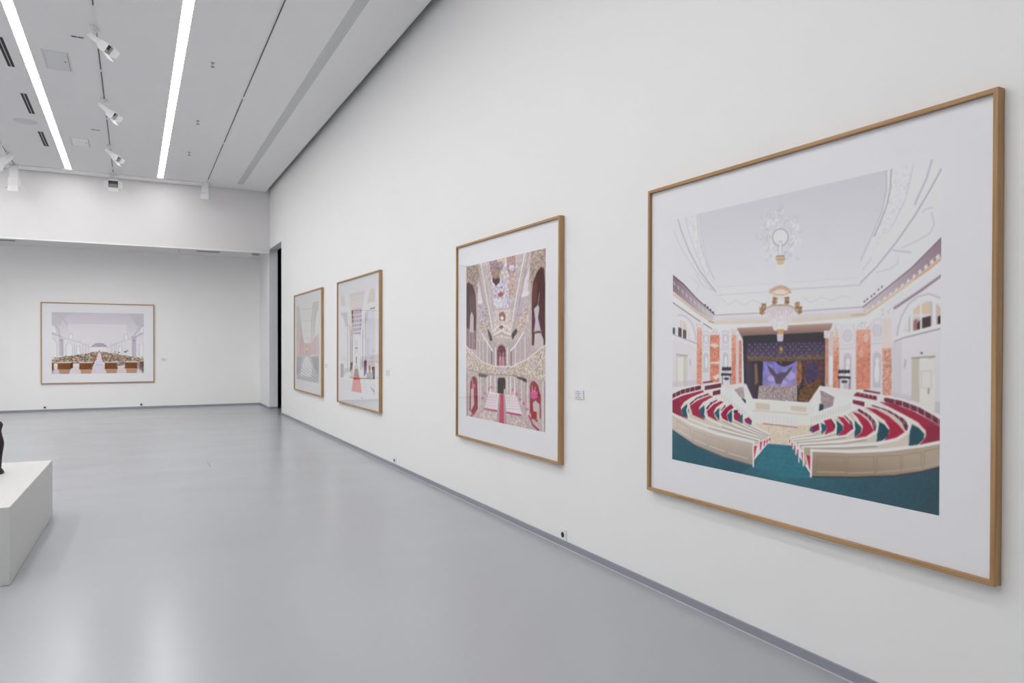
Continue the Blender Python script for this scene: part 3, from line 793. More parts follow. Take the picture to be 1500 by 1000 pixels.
p,176 166 190 ,1,780 1108 778 1111 774 1111 772 1108 774 1105 778 1105 780 1108
p,176 166 190 ,1,826 1106 824 1110 820 1110 817 1107 820 1103 824 1103 826 1106
p,176 166 190 ,1,871 1105 869 1108 864 1109 862 1105 864 1102 869 1102 871 1105
p,176 166 190 ,1,915 1104 913 1107 909 1107 907 1104 909 1101 913 1101 915 1104
p,176 166 190 ,1,958 1103 956 1106 952 1106 950 1103 952 1100 956 1100 958 1103
p,176 166 190 ,1,1001 1102 999 1105 995 1105 993 1102 995 1099 999 1099 1001 1102
p,176 166 190 ,1,1043 1100 1041 1104 1037 1104 1035 1101 1037 1098 1041 1097 1043 1100
p,176 166 190 ,1,1084 1099 1082 1102 1078 1103 1076 1100 1078 1096 1082 1096 1084 1099
p,176 166 190 ,1,1125 1098 1123 1101 1119 1101 1117 1098 1119 1095 1123 1095 1125 1098
p,176 166 190 ,1,1165 1097 1163 1100 1159 1100 1157 1097 1159 1094 1163 1094 1165 1097
p,176 166 190 ,1,1204 1096 1202 1099 1199 1099 1197 1096 1199 1093 1202 1093 1204 1096
p,176 166 190 ,1,1243 1095 1241 1098 1238 1098 1236 1095 1237 1092 1241 1092 1243 1095
p,176 166 190 ,1,1281 1094 1279 1097 1276 1097 1274 1094 1276 1091 1279 1091 1281 1094
p,176 166 190 ,1,1319 1093 1317 1096 1314 1096 1312 1093 1314 1090 1317 1090 1319 1093
p,98 76 66 ,1,730 1123 1028 1130 1320 1104 1320 1140 1028 1163 730 1163
n,0.4,1,5.4 730 1123 1320 1104 1320 1149 730 1168
l,130 105 80 ,1,4.5 797 1121 793 1134 781 1143 765 1147 749 1144 737 1135 732 1123
l,130 105 80 ,1,4.4 862 1120 857 1132 846 1141 830 1145 814 1142 803 1133 799 1121
l,130 105 80 ,1,4.4 925 1118 921 1130 910 1139 894 1143 879 1140 867 1132 863 1120
l,130 105 80 ,1,4.3 987 1117 983 1129 972 1138 957 1141 942 1138 931 1130 926 1118
l,130 105 80 ,1,4.3 1047 1115 1043 1127 1033 1136 1018 1139 1003 1137 992 1128 988 1116
l,130 105 80 ,1,4.2 1106 1114 1102 1125 1092 1134 1078 1138 1063 1135 1053 1127 1049 1115
l,130 105 80 ,1,4.2 1164 1112 1160 1124 1150 1133 1136 1136 1122 1133 1112 1125 1108 1114
l,130 105 80 ,1,4.1 1220 1111 1217 1122 1207 1131 1193 1134 1179 1132 1169 1124 1165 1112
l,130 105 80 ,1,4.1 1276 1109 1272 1121 1262 1129 1249 1133 1236 1130 1226 1122 1222 1111
l,130 105 80 ,1,4 1330 1108 1326 1119 1317 1128 1304 1131 1291 1128 1281 1121 1277 1109
g,66 54 74 44 36 48 ,1,742 1218 856 1213 724 1163 867 1163 867 1427 736 1433
p,120 94 74 ,1,794 1186 816 1175 828 1312 800 1344
g,112 106 176 150 142 196 ,1,976 1165 1029 1329 867 1163 1131 1155 1132 1327 862 1335
n,0.16,1,27.9 867 1163 1131 1155 1132 1327 862 1335
p,182 172 212 ,0.7,976 1280 974 1286 967 1292 957 1297 945 1300 932 1301 919 1299 909 1296 903 1290 900 1284 902 1277 909 1271 919 1266 932 1263 945 1262 957 1264 967 1268 974 1273 976 1280
p,176 166 208 ,0.7,1116 1253 1114 1263 1108 1272 1099 1278 1087 1282 1074 1283 1063 1280 1053 1275 1047 1266 1044 1257 1047 1247 1053 1238 1063 1231 1074 1228 1087 1227 1098 1230 1108 1236 1114 1244 1116 1253
p,150 150 205 ,0.7,944 1199 942 1206 936 1212 927 1217 917 1220 905 1220 895 1218 886 1214 880 1209 878 1202 880 1195 886 1189 894 1185 905 1182 917 1181 927 1183 936 1187 942 1193 944 1199
p,186 176 212 ,0.6,1065 1303 1063 1308 1054 1313 1042 1317 1027 1319 1010 1320 995 1320 982 1317 974 1313 971 1309 974 1304 982 1299 995 1295 1010 1292 1027 1291 1042 1292 1054 1294 1062 1298 1065 1303
p,74 58 78 ,0.85,894 1177 944 1214 976 1251 1008 1235 1044 1233 1080 1199 1101 1188 1070 1241 1029 1281 1013 1316 971 1318 955 1271 916 1230
p,50 38 54 ,1,965 1160 1121 1155 1080 1180 1029 1196 992 1183
p,142 92 58 ,1,1131 1159 1161 1154 1171 1269 1142 1340 1127 1295
n,0.35,1,7.4 1126 1155 1171 1153 1172 1338 1127 1341
p,84 54 62 ,1,1166 1154 1320 1144 1321 1283 1181 1314
p,64 52 86 ,1,1201 1175 1268 1159 1288 1249 1230 1316 1201 1272
n,0.3,1,9 1166 1154 1320 1144 1321 1328 1167 1315
p,98 66 46 ,1,1152 1349 1221 1298 1302 1266 1317 1427 1142 1424
n,0.45,1,7.2 1142 1275 1316 1265 1317 1427 1142 1424
p,158 142 142 ,1,834 1337 1132 1322 1132 1425 823 1436
n,0.3,1,5.6 822 1337 1132 1322 1132 1425 823 1436
p,186 132 118 ,1,1327 987 1350 987 1351 1312 1328 1314
n,0.16,1,7.1 1327 987 1350 987 1351 1312 1328 1314
p,200 190 190 ,1,1350 956 1382 956 1383 1315 1351 1317
p,222 220 222 ,1,1357 1116 1378 1116 1379 1302 1358 1303
g,220 195 186 202 130 110 ,1,1401 956 1402 1141 1382 956 1420 957 1422 1325 1383 1328
n,0.16,1,7 1382 956 1420 957 1422 1325 1383 1328
g,216 158 140 202 130 110 ,1,1573 945 1574 1132 1530 944 1616 945 1618 1316 1531 1322
n,0.16,1,6.7 1530 944 1616 945 1618 1316 1531 1322
p,224 196 184 ,0.7,1602 1000 1601 1010 1599 1019 1596 1025 1592 1029 1587 1029 1583 1026 1580 1019 1578 1010 1577 1000 1577 990 1580 981 1583 974 1587 971 1591 971 1595 974 1599 981 1601 990 1602 1000
p,222 190 178 ,0.5,1577 1098 1576 1106 1573 1114 1569 1120 1563 1123 1557 1123 1552 1120 1547 1115 1544 1107 1543 1098 1544 1090 1547 1082 1552 1076 1557 1073 1563 1073 1569 1076 1573 1081 1576 1089 1577 1098
g,220 200 195 214 200 198 ,1,1711 888 1712 1061 1687 888 1739 889 1739 1065 1688 1066
p,200 146 130 ,1,1688 1066 1739 1065 1741 1344 1689 1348
n,0.16,1,6.6 1688 1066 1739 1065 1741 1344 1689 1348
n,0.2,1,6.2 1688 1066 1739 1065 1741 1344 1689 1348
p,214 208 210 ,1,1375 908 1425 908 1425 957 1375 956
n,0.2,1,4.8 1375 908 1425 908 1425 952 1375 952
p,214 208 210 ,1,1521 901 1622 903 1622 949 1521 949
n,0.2,1,4.6 1521 901 1622 903 1622 945 1521 944
p,214 208 210 ,1,1679 825 1750 828 1750 873 1679 871
n,0.2,1,4.5 1679 825 1750 828 1750 868 1679 867
p,214 208 210 ,1,1319 952 1357 952 1357 1001 1320 1001
n,0.2,1,4.9 1319 952 1357 952 1357 996 1320 996
l,196 192 198 ,1,4.3 1438 917 1517 914 1517 1043 1438 1048 1438 917
l,186 180 188 ,1,5.7 1502 987 1499 1002 1492 1014 1482 1021 1470 1021 1459 1014 1452 1002 1449 987 1452 972 1459 960 1470 953 1481 953 1492 960 1499 972 1502 987
p,202 196 201 ,1,1493 987 1492 996 1489 1004 1485 1010 1479 1013 1473 1013 1467 1010 1462 1004 1459 996 1458 987 1459 978 1462 970 1467 965 1473 962 1479 962 1484 965 1489 971 1492 978 1493 987
l,188 184 190 ,1,4.3 1425 1071 1526 1064
p,190 184 189 ,1,1450 1127 1451 1117 1455 1109 1461 1102 1468 1097 1476 1096 1484 1097 1492 1101 1497 1108 1501 1116 1503 1125 1503 1320 1451 1323
p,222 219 221 ,1,1490 1152 1490 1159 1488 1166 1485 1171 1481 1173 1477 1173 1473 1171 1470 1166 1468 1160 1468 1152 1468 1145 1470 1138 1473 1133 1477 1131 1481 1131 1485 1133 1488 1138 1490 1144 1490 1152
p,220 217 219 ,1,1492 1229 1491 1250 1488 1269 1484 1282 1480 1290 1474 1290 1470 1283 1465 1270 1463 1252 1462 1231 1463 1210 1465 1192 1469 1178 1474 1170 1479 1170 1484 1177 1488 1191 1491 1209 1492 1229
l,196 192 198 ,1,4.2 1634 891 1679 887 1680 1012 1635 1016 1634 891
l,186 180 188 ,1,5.5 1679 958 1677 972 1670 984 1661 990 1650 990 1640 984 1633 972 1631 958 1633 943 1640 932 1650 925 1660 925 1670 932 1677 944 1679 958
p,202 196 201 ,1,1671 958 1670 967 1668 974 1663 980 1658 983 1652 983 1647 980 1643 974 1640 966 1639 958 1640 949 1643 942 1647 936 1652 933 1658 933 1663 936 1667 942 1670 949 1671 958
l,188 184 190 ,1,4.1 1623 1038 1688 1033
p,190 184 189 ,1,1631 1117 1632 1108 1636 1100 1641 1093 1648 1089 1656 1087 1663 1089 1670 1093 1675 1099 1679 1107 1680 1116 1681 1303 1632 1306
p,222 219 221 ,1,1669 1141 1668 1148 1667 1155 1664 1159 1660 1162 1657 1162 1653 1160 1650 1155 1648 1149 1648 1142 1648 1135 1650 1128 1653 1124 1656 1121 1660 1121 1664 1123 1666 1128 1668 1134 1669 1141
p,220 217 219 ,1,1670 1216 1669 1236 1667 1254 1663 1267 1659 1274 1654 1275 1650 1268 1646 1255 1643 1238 1642 1218 1643 1198 1645 1180 1649 1167 1654 1159 1658 1159 1663 1166 1667 1179 1669 1196 1670 1216
l,186 180 188 ,1,8 1770 999 1774 950 1793 882 1831 810 1882 769 1937 756 2008 790
l,224 222 225 ,1,16 1790 995 1793 951 1812 882 1846 823 1890 789 1941 775 2015 813
p,192 180 178 ,1,1820 983 1824 923 1842 867 1886 816 1944 799 1980 816 2015 864 2015 941
p,206 186 166 ,1,1857 847 1890 813 1944 803 1945 877 1857 875
p,210 202 204 ,1,1853 867 1948 870 1948 889 1853 887
p,66 46 50 ,1,1905 892 1948 881 1949 948 1905 963
p,150 110 108 ,1,1857 907 1879 896 1891 963 1858 975
p,58 42 48 ,1,1879 923 1894 900 1894 963 1880 967
p,70 52 56 ,1,1984 886 2015 879 2015 929 1984 936
p,200 180 164 ,1,1983 836 2015 864 2015 879 1984 882
l,225 222 225 ,1,12 1849 843 1850 979
l,225 222 225 ,1,7.1 1897 809 1898 971
l,225 222 225 ,1,15.6 1966 800 1966 948
l,225 222 225 ,1,5.6 1827 882 1828 987
l,224 222 225 ,1,16.2 1751 1012 1809 987 2022 929
l,150 142 152 ,1,6.5 1755 1024 1809 1003 2022 948
l,190 186 193 ,1,4.1 1790 1024 1791 1328
p,196 191 197 ,0.6,1743 1028 1786 1028 1787 1345 1745 1348
p,188 180 168 ,1,1851 1119 1971 1108 1972 1400 1852 1363
p,212 208 204 ,1,1892 1130 1971 1119 1972 1416 1893 1392
l,140 128 115 ,1,6.2 1851 1121 1971 1110
p,228 227 230 ,1,1895 1122 1935 1120 1935 1140 1895 1142
l,190 184 180 ,1,3.9 1903 1197 1903 1288 1954 1292 1953 1190 1903 1197
l,120 110 108 ,1,5.5 1940 1293 1940 1321
p,60 56 62 ,1,1909 1092 1907 1096 1902 1097 1898 1096 1896 1092 1898 1088 1902 1086 1907 1088 1909 1092
l,176 164 158 ,1,6.5 1817 1132 1813 1177
p,190 186 194 ,0.7,1745 1327 1852 1339 1852 1372 1745 1364
p,184 178 186 ,0.7,1972 1361 2028 1364 2028 1441 1972 1424
p,46 44 60 ,1,529 1226 529 1232 527 1237 524 1240 520 1242 516 1242 512 1241 509 1237 507 1233 507 1227 507 1222 509 1217 512 1214 516 1212 520 1211 524 1213 527 1217 529 1221 529 1226
p,46 44 60 ,1,551 1226 550 1231 548 1236 545 1239 541 1241 537 1241 534 1240 531 1236 529 1232 528 1226 529 1221 531 1216 534 1213 537 1211 541 1211 545 1212 548 1216 550 1220 551 1226
p,46 44 60 ,1,572 1225 571 1230 569 1235 566 1238 562 1240 559 1240 555 1239 552 1235 550 1231 549 1226 550 1220 552 1216 555 1212 559 1210 562 1210 566 1211 569 1215 571 1219 572 1225
p,46 44 60 ,1,593 1224 592 1229 590 1234 587 1237 583 1239 580 1240 576 1238 573 1235 571 1230 570 1225 571 1219 573 1215 576 1211 580 1209 583 1209 587 1211 590 1214 592 1219 593 1224
p,54 52 66 ,1,499 1259 593 1260 593 1280 562 1277 499 1280
p,64 62 76 ,1,574 1299 573 1303 568 1306 562 1309 554 1311 545 1311 537 1310 530 1308 526 1305 524 1302 526 1298 530 1295 537 1292 545 1291 554 1290 562 1291 568 1293 573 1296 574 1299
l,60 58 72 ,1,5.2 512 1274 512 1389
l,60 58 72 ,1,5.1 586 1270 587 1394
p,46 44 60 ,1,1436 1215 1435 1219 1433 1223 1431 1226 1428 1228 1424 1228 1421 1227 1418 1224 1416 1220 1416 1216 1416 1211 1418 1207 1421 1204 1424 1202 1427 1202 1431 1204 1433 1206 1435 1210 1436 1215
p,46 44 60 ,1,1455 1214 1454 1218 1452 1222 1450 1225 1446 1227 1443 1227 1440 1226 1437 1223 1435 1219 1435 1215 1435 1210 1437 1206 1440 1203 1443 1202 1446 1201 1450 1203 1452 1206 1454 1209 1455 1214
p,46 44 60 ,1,1473 1213 1473 1217 1471 1221 1468 1225 1465 1226 1462 1226 1459 1225 1456 1222 1454 1218 1454 1214 1454 1209 1456 1205 1458 1202 1462 1201 1465 1201 1468 1202 1471 1205 1473 1209 1473 1213
p,46 44 60 ,1,1492 1212 1491 1217 1490 1221 1487 1224 1484 1225 1481 1225 1477 1224 1475 1221 1473 1217 1472 1213 1473 1209 1475 1205 1477 1202 1480 1200 1484 1200 1487 1201 1490 1204 1491 1208 1492 1212
p,54 52 66 ,1,1412 1242 1495 1242 1495 1260 1468 1257 1412 1260
p,64 62 76 ,1,1479 1276 1478 1279 1474 1282 1468 1284 1461 1285 1453 1286 1446 1285 1440 1284 1436 1281 1435 1278 1436 1275 1440 1272 1446 1270 1453 1269 1461 1268 1468 1269 1474 1270 1478 1273 1479 1276
l,60 58 72 ,1,4.4 1424 1255 1424 1351
l,60 58 72 ,1,4.3 1490 1251 1490 1355
p,214 208 206 ,1,-3 1396 725 1329 783 1434 1216 1427 1293 1312 1673 1337 2028 1441 2029 1549 -2 1816
p,168 152 156 ,1,605 1382 701 1350 713 1440 636 1456
n,0.15,1,7.5 605 1382 701 1350 713 1440 636 1456
p,150 134 140 ,1,1297 1338 1395 1380 1395 1473 1307 1464
n,0.2,1,6.6 1297 1338 1395 1380 1395 1473 1307 1464
l,226 222 222 ,1,8.8 1293 1332 1399 1375
p,40 58 66 ,1,689 1437 725 1449 719 1500 684 1483
p,40 58 66 ,1,1293 1429 1321 1435 1317 1476 1288 1479
p,206 192 174 ,1,731 1579 1241 1570 1260 1623 1098 1746 901 1755 912 1676
n,0.06,1,9.4 731 1579 1241 1570 1260 1623 1098 1746 901 1755 912 1676
p,218 211 205 ,1,742 1443 1211 1432 1226 1581 772 1614
l,232 228 226 ,1,8.1 742 1443 1279 1430
p,198 187 172 ,1,806 1462 923 1462 923 1505 806 1507
p,198 187 172 ,1,1086 1461 1202 1460 1202 1492 1086 1494
l,180 170 160 ,1,4.6 777 1519 1217 1509
p,224 217 212 ,1,868 1530 1137 1531 1138 1605 868 1608
l,196 186 180 ,1,3.4 884 1533 885 1602
l,196 186 180 ,1,3.4 915 1533 915 1601
l,196 186 180 ,1,3.4 946 1533 946 1601
l,196 186 180 ,1,3.4 976 1533 976 1601
l,196 186 180 ,1,3.3 1005 1534 1006 1600
l,196 186 180 ,1,3.3 1035 1534 1035 1600
l,196 186 180 ,1,3.3 1064 1534 1064 1600
l,196 186 180 ,1,3.3 1093 1534 1093 1599
l,196 186 180 ,1,3.3 1121 1534 1121 1599
l,200 190 184 ,1,2.8 868 1550 1137 1550
l,200 190 184 ,1,2.8 868 1569 1137 1568
l,200 190 184 ,1,2.8 868 1589 1138 1587
l,130 60 70 ,1,4.7 868 1606 1138 1603
p,224 220 217 ,1,742 1373 751 1442 731 1504 722 1504
p,222 218 215 ,1,1260 1373 1274 1467 1284 1502 1260 1495
g,52 100 116 44 72 86 ,1,1030 1775 1999 1903 -40 1718 513 1873 778 1903 907 1745 1097 1732 1232 1901 1715 1814 2030 1703 2031 2031 -40 2072
p,42 82 98 ,0.8,-40 1718 449 1872 778 1922 637 2038 -40 2038
p,50 112 128 ,0.8,907 1750 1092 1738 1183 1845 1233 1928 1031 1965 801 1928
l,66 124 138 ,0.6,3.3 891 1786 1123 1775
l,66 124 138 ,0.6,3.3 868 1821 1143 1805
l,66 124 138 ,0.6,3.2 846 1857 1163 1834
l,66 124 138 ,0.6,3.2 824 1892 1183 1863
l,66 124 138 ,0.6,3.2 801 1928 1203 1892
l,66 124 138 ,0.6,3.2 778 1965 1223 1921
n,0.1,1,6.4 -40 1718 513 1873 778 1903 907 1745 1097 1732 1232 1901 1715 1814 2030 1703 2031 2031 -40 2072
p,222 217 213 ,1,493 1374 611 1371 777 1529 777 1614 624 1549 493 1489
l,176 166 160 ,1,4.2 506 1415 506 1462
l,176 166 160 ,1,4.2 530 1428 530 1474
l,176 166 160 ,1,4.1 553 1441 554 1486
l,176 166 160 ,1,4.1 577 1455 577 1498
l,176 166 160 ,1,4.1 600 1468 600 1510
l,176 166 160 ,1,4.1 624 1480 624 1521
l,176 166 160 ,1,4.1 647 1493 647 1533
l,176 166 160 ,1,4.1 669 1506 669 1544
l,176 166 160 ,1,4 692 1518 692 1556
l,176 166 160 ,1,4 714 1531 715 1567
l,176 166 160 ,1,4 737 1543 737 1578
l,176 166 160 ,1,4 759 1555 759 1589
l,234 231 229 ,1,9.9 493 1385 777 1534
l,222 218 215 ,1,12.9 777 1514 777 1604
p,220 214 210 ,1,1506 1367 1395 1371 1381 1439 1217 1518 1217 1578 1506 1466
l,180 170 162 ,1,3.7 1236 1525 1236 1562
l,180 170 162 ,1,3.6 1255 1517 1255 1553
l,180 170 162 ,1,3.6 1274 1508 1274 1545
l,180 170 162 ,1,3.6 1293 1500 1293 1536
l,180 170 162 ,1,3.6 1312 1491 1312 1528
l,180 170 162 ,1,3.6 1331 1483 1331 1520
l,180 170 162 ,1,3.6 1349 1474 1349 1511
l,180 170 162 ,1,3.6 1368 1466 1368 1503
l,180 170 162 ,1,3.5 1386 1458 1386 1495
l,180 170 162 ,1,3.5 1404 1450 1404 1487
l,180 170 162 ,1,3.5 1422 1442 1422 1479
l,180 170 162 ,1,3.5 1440 1434 1440 1471
l,180 170 162 ,1,3.5 1458 1426 1458 1463
l,180 170 162 ,1,3.5 1475 1418 1475 1455
l,180 170 162 ,1,3.5 1493 1410 1493 1448
l,234 231 229 ,1,8.6 1217 1514 1506 1393
l,228 224 222 ,1,14.7 1510 1371 1510 1462
p,198 188 176 ,1,-3 1532 165 1518 350 1544 481 1532 605 1541 707 1571 754 1616 923 1675 912 1734 789 1771 384 1744 -2 1657
l,214 206 204 ,1,46.8 -10 1476 107 1428 289 1382
l,98 38 58 ,1,33.4 -10 1476 107 1428 289 1382
l,206 196 198 ,1,5.1 40 1437 43 1474
l,206 196 198 ,1,5 89 1417 92 1453
l,206 196 198 ,1,5 140 1401 143 1438
l,206 196 198 ,1,4.9 190 1389 193 1425
l,206 196 198 ,1,4.9 240 1377 243 1412
l,228 223 220 ,1,11.1 -10 1453 107 1403 289 1361
p,150 34 66 ,1,-10 1510 107 1461 323 1402 337 1419 207 1465 129 1510 93 1557 108 1612 165 1645 -10 1607
p,120 40 66 ,0.6,-10 1521 79 1486 64 1560 122 1632 -10 1612
p,216 208 200 ,1,330 1417 207 1465 129 1510 93 1557 100 1568 158 1524 343 1432
p,38 84 100 ,1,100 1573 158 1524 179 1571 172 1638 115 1622
l,214 206 204 ,1,38.1 193 1515 255 1466 370 1425
l,98 38 58 ,1,25 193 1515 255 1466 370 1425
l,206 196 198 ,1,4.9 232 1471 235 1498
l,206 196 198 ,1,4.9 275 1446 277 1473
l,206 196 198 ,1,4.8 323 1428 325 1455
p,150 34 66 ,1,193 1537 269 1487 396 1439 422 1448 323 1498 283 1545 297 1587 344 1636 221 1606
p,216 208 200 ,1,416 1448 323 1498 290 1539 337 1519
p,38 84 100 ,1,290 1555 337 1519 344 1566 344 1625 297 1598
l,214 206 204 ,1,35 364 1538 403 1497 455 1466
l,98 38 58 ,1,22.3 364 1538 403 1497 455 1466
l,206 196 198 ,1,4.8 390 1498 393 1522
l,206 196 198 ,1,4.8 421 1474 423 1498
p,150 34 66 ,1,364 1564 429 1505 500 1473 525 1481 455 1524 429 1563 442 1599 474 1632 377 1601
p,216 208 200 ,1,519 1482 455 1524 436 1557 487 1526
p,38 84 100 ,1,436 1573 481 1527 487 1573 481 1626
l,214 206 204 ,1,33.2 500 1541 531 1507
l,98 38 58 ,1,20.8 500 1541 531 1507
l,206 196 198 ,1,4.7 515 1512 518 1535
p,150 34 66 ,1,500 1572 544 1521 593 1491 618 1514 569 1545 550 1577 575 1632 500 1598
p,38 84 100 ,1,556 1577 605 1531 600 1634 575 1621
p,150 34 66 ,1,618 1570 636 1543 672 1550 678 1585 672 1631 618 1601
p,38 84 100 ,1,666 1576 696 1552 696 1638 672 1626
p,60 40 60 ,1,618 1530 660 1531 648 1552 618 1555
p,140 32 86 ,1,713 1591 748 1572 777 1594 760 1641 713 1611
p,48 80 110 ,1,749 1602 777 1599 772 1624 749 1622
l,150 138 130 ,0.8,12.3 384 1689 636 1716 840 1734
l,228 223 220 ,1,13.2 383 1413 262 1455 186 1510 161 1573 179 1638 384 1680 636 1706 840 1725
l,150 138 130 ,0.8,11.1 513 1669 696 1698 868 1715
l,228 223 220 ,1,11.7 474 1454 396 1487 350 1539 344 1593 384 1626 513 1659 696 1689 868 1706
l,150 138 130 ,0.8,10.2 512 1622 648 1658 890 1705
l,228 223 220 ,1,10.4 550 1479 506 1525 487 1568 512 1613 648 1649 890 1696
l,150 138 130 ,0.8,9 618 1615 754 1660 912 1695
l,228 223 220 ,1,9.2 624 1514 605 1551 618 1606 754 1651 912 1686
l,150 138 130 ,0.8,8 702 1596 719 1629 923 1686
l,228 223 220 ,1,8 725 1559 702 1587 719 1620 923 1677
p,190 52 78 ,1,840 1744 863 1736 852 1797 840 1804
l,228 223 220 ,1,7.9 840 1725 841 1823
p,190 52 78 ,1,871 1730 893 1723 882 1764 871 1770
l,228 223 220 ,1,7.8 871 1711 871 1784
p,190 52 78 ,1,893 1720 915 1712 904 1739 893 1743
l,228 223 220 ,1,7.8 893 1701 893 1754
p,190 52 78 ,1,912 1710 934 1702 923 1722 912 1726
l,228 223 220 ,1,7.8 912 1691 912 1734
g,196 184 172 158 145 134 ,1,384 1712 384 1893 -10 1612 193 1680 462 1728 789 1752 784 1916 513 1894 249 1843 -10 1743
l,228 223 220 ,1,18.9 -10 1612 193 1680 462 1728 789 1747
l,100 88 88 ,1,6.3 -10 1749 249 1848 513 1899 778 1922
l,168 156 148 ,1,4.9 57 1673 200 1718 207 1794 64 1745 57 1673
l,220 212 205 ,1,4.9 64 1745 207 1794
l,168 156 148 ,1,4.8 235 1730 357 1752 357 1827 235 1801 235 1730
l,220 212 205 ,1,4.8 235 1801 357 1827
l,168 156 148 ,1,4.7 390 1759 538 1776 538 1854 390 1833 390 1759
l,220 212 205 ,1,4.7 390 1833 538 1854
l,168 156 148 ,1,4.5 569 1782 743 1793 743 1878 569 1860 569 1782
l,220 212 205 ,1,4.5 569 1860 743 1878
p,190 52 78 ,1,795 1776 829 1771 807 1848 795 1880
l,228 223 220 ,1,11.9 789 1742 790 1925
l,228 223 220 ,1,6.9 823 1776 801 1869
p,98 38 58 ,1,343 1368 499 1337 499 1369 343 1400
l,228 223 220 ,1,7.3 343 1360 499 1329
p,98 38 58 ,1,422 1405 493 1385 493 1421 422 1437
l,228 223 220 ,1,7.3 422 1392 493 1374
p,110 50 62 ,1,323 1337 422 1321 422 1334 323 1348
p,198 188 176 ,1,1082 1678 1303 1608 1418 1506 1557 1440 1713 1408 1849 1428 2029 1526 2029 1626 1242 1780 1097 1718
l,214 206 204 ,1,39.4 1713 1373 1799 1388 1886 1416 1962 1456 2025 1495
l,98 38 58 ,1,29.8 1713 1373 1799 1388 1886 1416 1962 1456 2025 1495
l,206 196 198 ,1,3.7 1758 1364 1759 1398
l,206 196 198 ,1,3.6 1801 1372 1803 1406
l,206 196 198 ,1,3.6 1842 1386 1844 1419
l,206 196 198 ,1,3.6 1883 1399 1885 1432
l,206 196 198 ,1,3.6 1920 1418 1922 1450
l,206 196 198 ,1,3.5 1957 1437 1958 1469
l,206 196 198 ,1,3.5 1991 1458 1993 1490
l,228 223 220 ,1,10.3 1709 1355 1799 1366 1889 1392 1969 1430 2029 1468
p,152 36 66 ,1,1669 1387 1761 1396 1860 1427 1948 1469 2029 1518 2029 1580 1876 1633 1912 1596 1930 1562 1926 1531 1886 1488 1799 1445
p,128 44 66 ,0.7,1940 1474 2029 1518 2029 1580 1920 1611
p,220 212 202 ,1,1799 1445 1886 1488 1926 1531 1930 1554 1916 1540 1868 1502 1784 1455
p,36 72 88 ,1,1845 1501 1890 1519 1919 1551 1916 1584 1876 1629 1838 1638
l,214 206 204 ,1,34.3 1637 1407 1702 1422 1765 1453 1811 1492 1826 1531
l,98 38 58 ,1,24.5 1637 1407 1702 1422 1765 1453 1811 1492 1826 1531
l,206 196 198 ,1,3.7 1677 1402 1679 1430
l,206 196 198 ,1,3.7 1715 1415 1717 1442
l,206 196 198 ,1,3.7 1751 1432 1753 1459
l,206 196 198 ,1,3.7 1783 1455 1784 1482
l,206 196 198 ,1,3.6 1812 1481 1813 1507
p,160 34 66 ,1,1591 1428 1653 1435 1726 1469 1784 1516 1815 1553 1762 1605 1702 1617 1730 1572 1730 1539 1702 1496 1641 1457
p,220 212 202 ,1,1637 1457 1702 1496 1730 1539 1730 1559 1706 1521 1625 1467
p,36 72 88 ,1,1662 1505 1702 1521 1730 1555 1722 1589 1690 1618 1658 1631
l,214 206 204 ,1,31.1 1553 1449 1604 1478 1637 1512 1650 1557
l,98 38 58 ,1,21 1553 1449 1604 1478 1637 1512 1650 1557
l,206 196 198 ,1,3.8 1580 1452 1582 1476
l,206 196 198 ,1,3.8 1606 1468 1608 1491
l,206 196 198 ,1,3.8 1627 1490 1629 1513
l,206 196 198 ,1,3.8 1641 1516 1643 1538
p,164 32 66 ,1,1506 1462 1558 1474 1608 1511 1641 1566 1584 1616 1524 1628 1567 1584 1575 1549 1541 1497
p,220 212 202 ,1,1502 1471 1541 1497 1575 1549 1571 1562 1541 1527
p,36 78 94 ,1,1524 1516 1566 1554 1562 1585 1524 1624
l,214 206 204 ,1,27.7 1467 1492 1498 1523 1511 1565
l,98 38 58 ,1,17.3 1467 1492 1498 1523 1511 1565
l,206 196 198 ,1,3.9 1487 1503 1489 1522
l,206 196 198 ,1,3.9 1502 1528 1504 1546
p,166 32 66 ,1,1413 1502 1454 1506 1498 1549 1507 1574 1463 1615 1414 1625 1454 1581 1454 1546
p,36 78 94 ,1,1409 1529 1449 1559 1449 1586 1409 1626
p,160 32 70 ,1,1322 1539 1373 1520 1396 1579 1387 1598 1327 1632 1345 1585
p,36 86 102 ,1,1303 1554 1340 1568 1341 1595 1308 1630
p,70 34 60 ,1,1373 1520 1395 1535 1400 1578 1386 1571
p,128 30 66 ,1,1231 1590 1289 1560 1294 1609 1246 1634
p,60 90 120 ,1,1248 1606 1248 1611 1246 1615 1242 1618 1238 1621 1234 1621 1230 1620 1227 1617 1225 1613 1224 1609 1225 1604 1227 1600 1230 1596 1234 1594 1238 1594 1242 1595 1245 1597 1248 1601 1248 1606
l,158 144 132 ,0.8,12.2 1654 1659 1463 1698 1178 1742
l,228 223 220 ,1,16.1 1624 1400 1725 1424 1819 1471 1845 1509 1834 1550 1773 1599 1654 1644 1463 1682 1178 1725
l,158 144 132 ,0.8,9.8 1596 1626 1441 1672 1148 1725
l,228 223 220 ,1,13.4 1549 1432 1629 1471 1664 1517 1656 1573 1596 1614 1441 1659 1148 1711
l,158 144 132 ,0.8,8.2 1467 1629 1303 1673 1123 1709
l,228 223 220 ,1,11.3 1458 1480 1515 1526 1522 1572 1467 1618 1303 1662 1123 1698
l,158 144 132 ,0.8,6.9 1403 1613 1303 1653 1102 1699
l,228 223 220 ,1,9.7 1372 1511 1407 1560 1402 1605 1303 1644 1102 1689
l,158 144 132 ,0.8,5.8 1305 1606 1232 1647 1087 1687
l,228 223 220 ,1,8.2 1293 1551 1305 1599 1232 1640 1087 1680
p,184 48 74 ,1,1072 1697 1087 1695 1087 1718 1079 1715
l,228 223 220 ,1,8 1087 1682 1087 1724
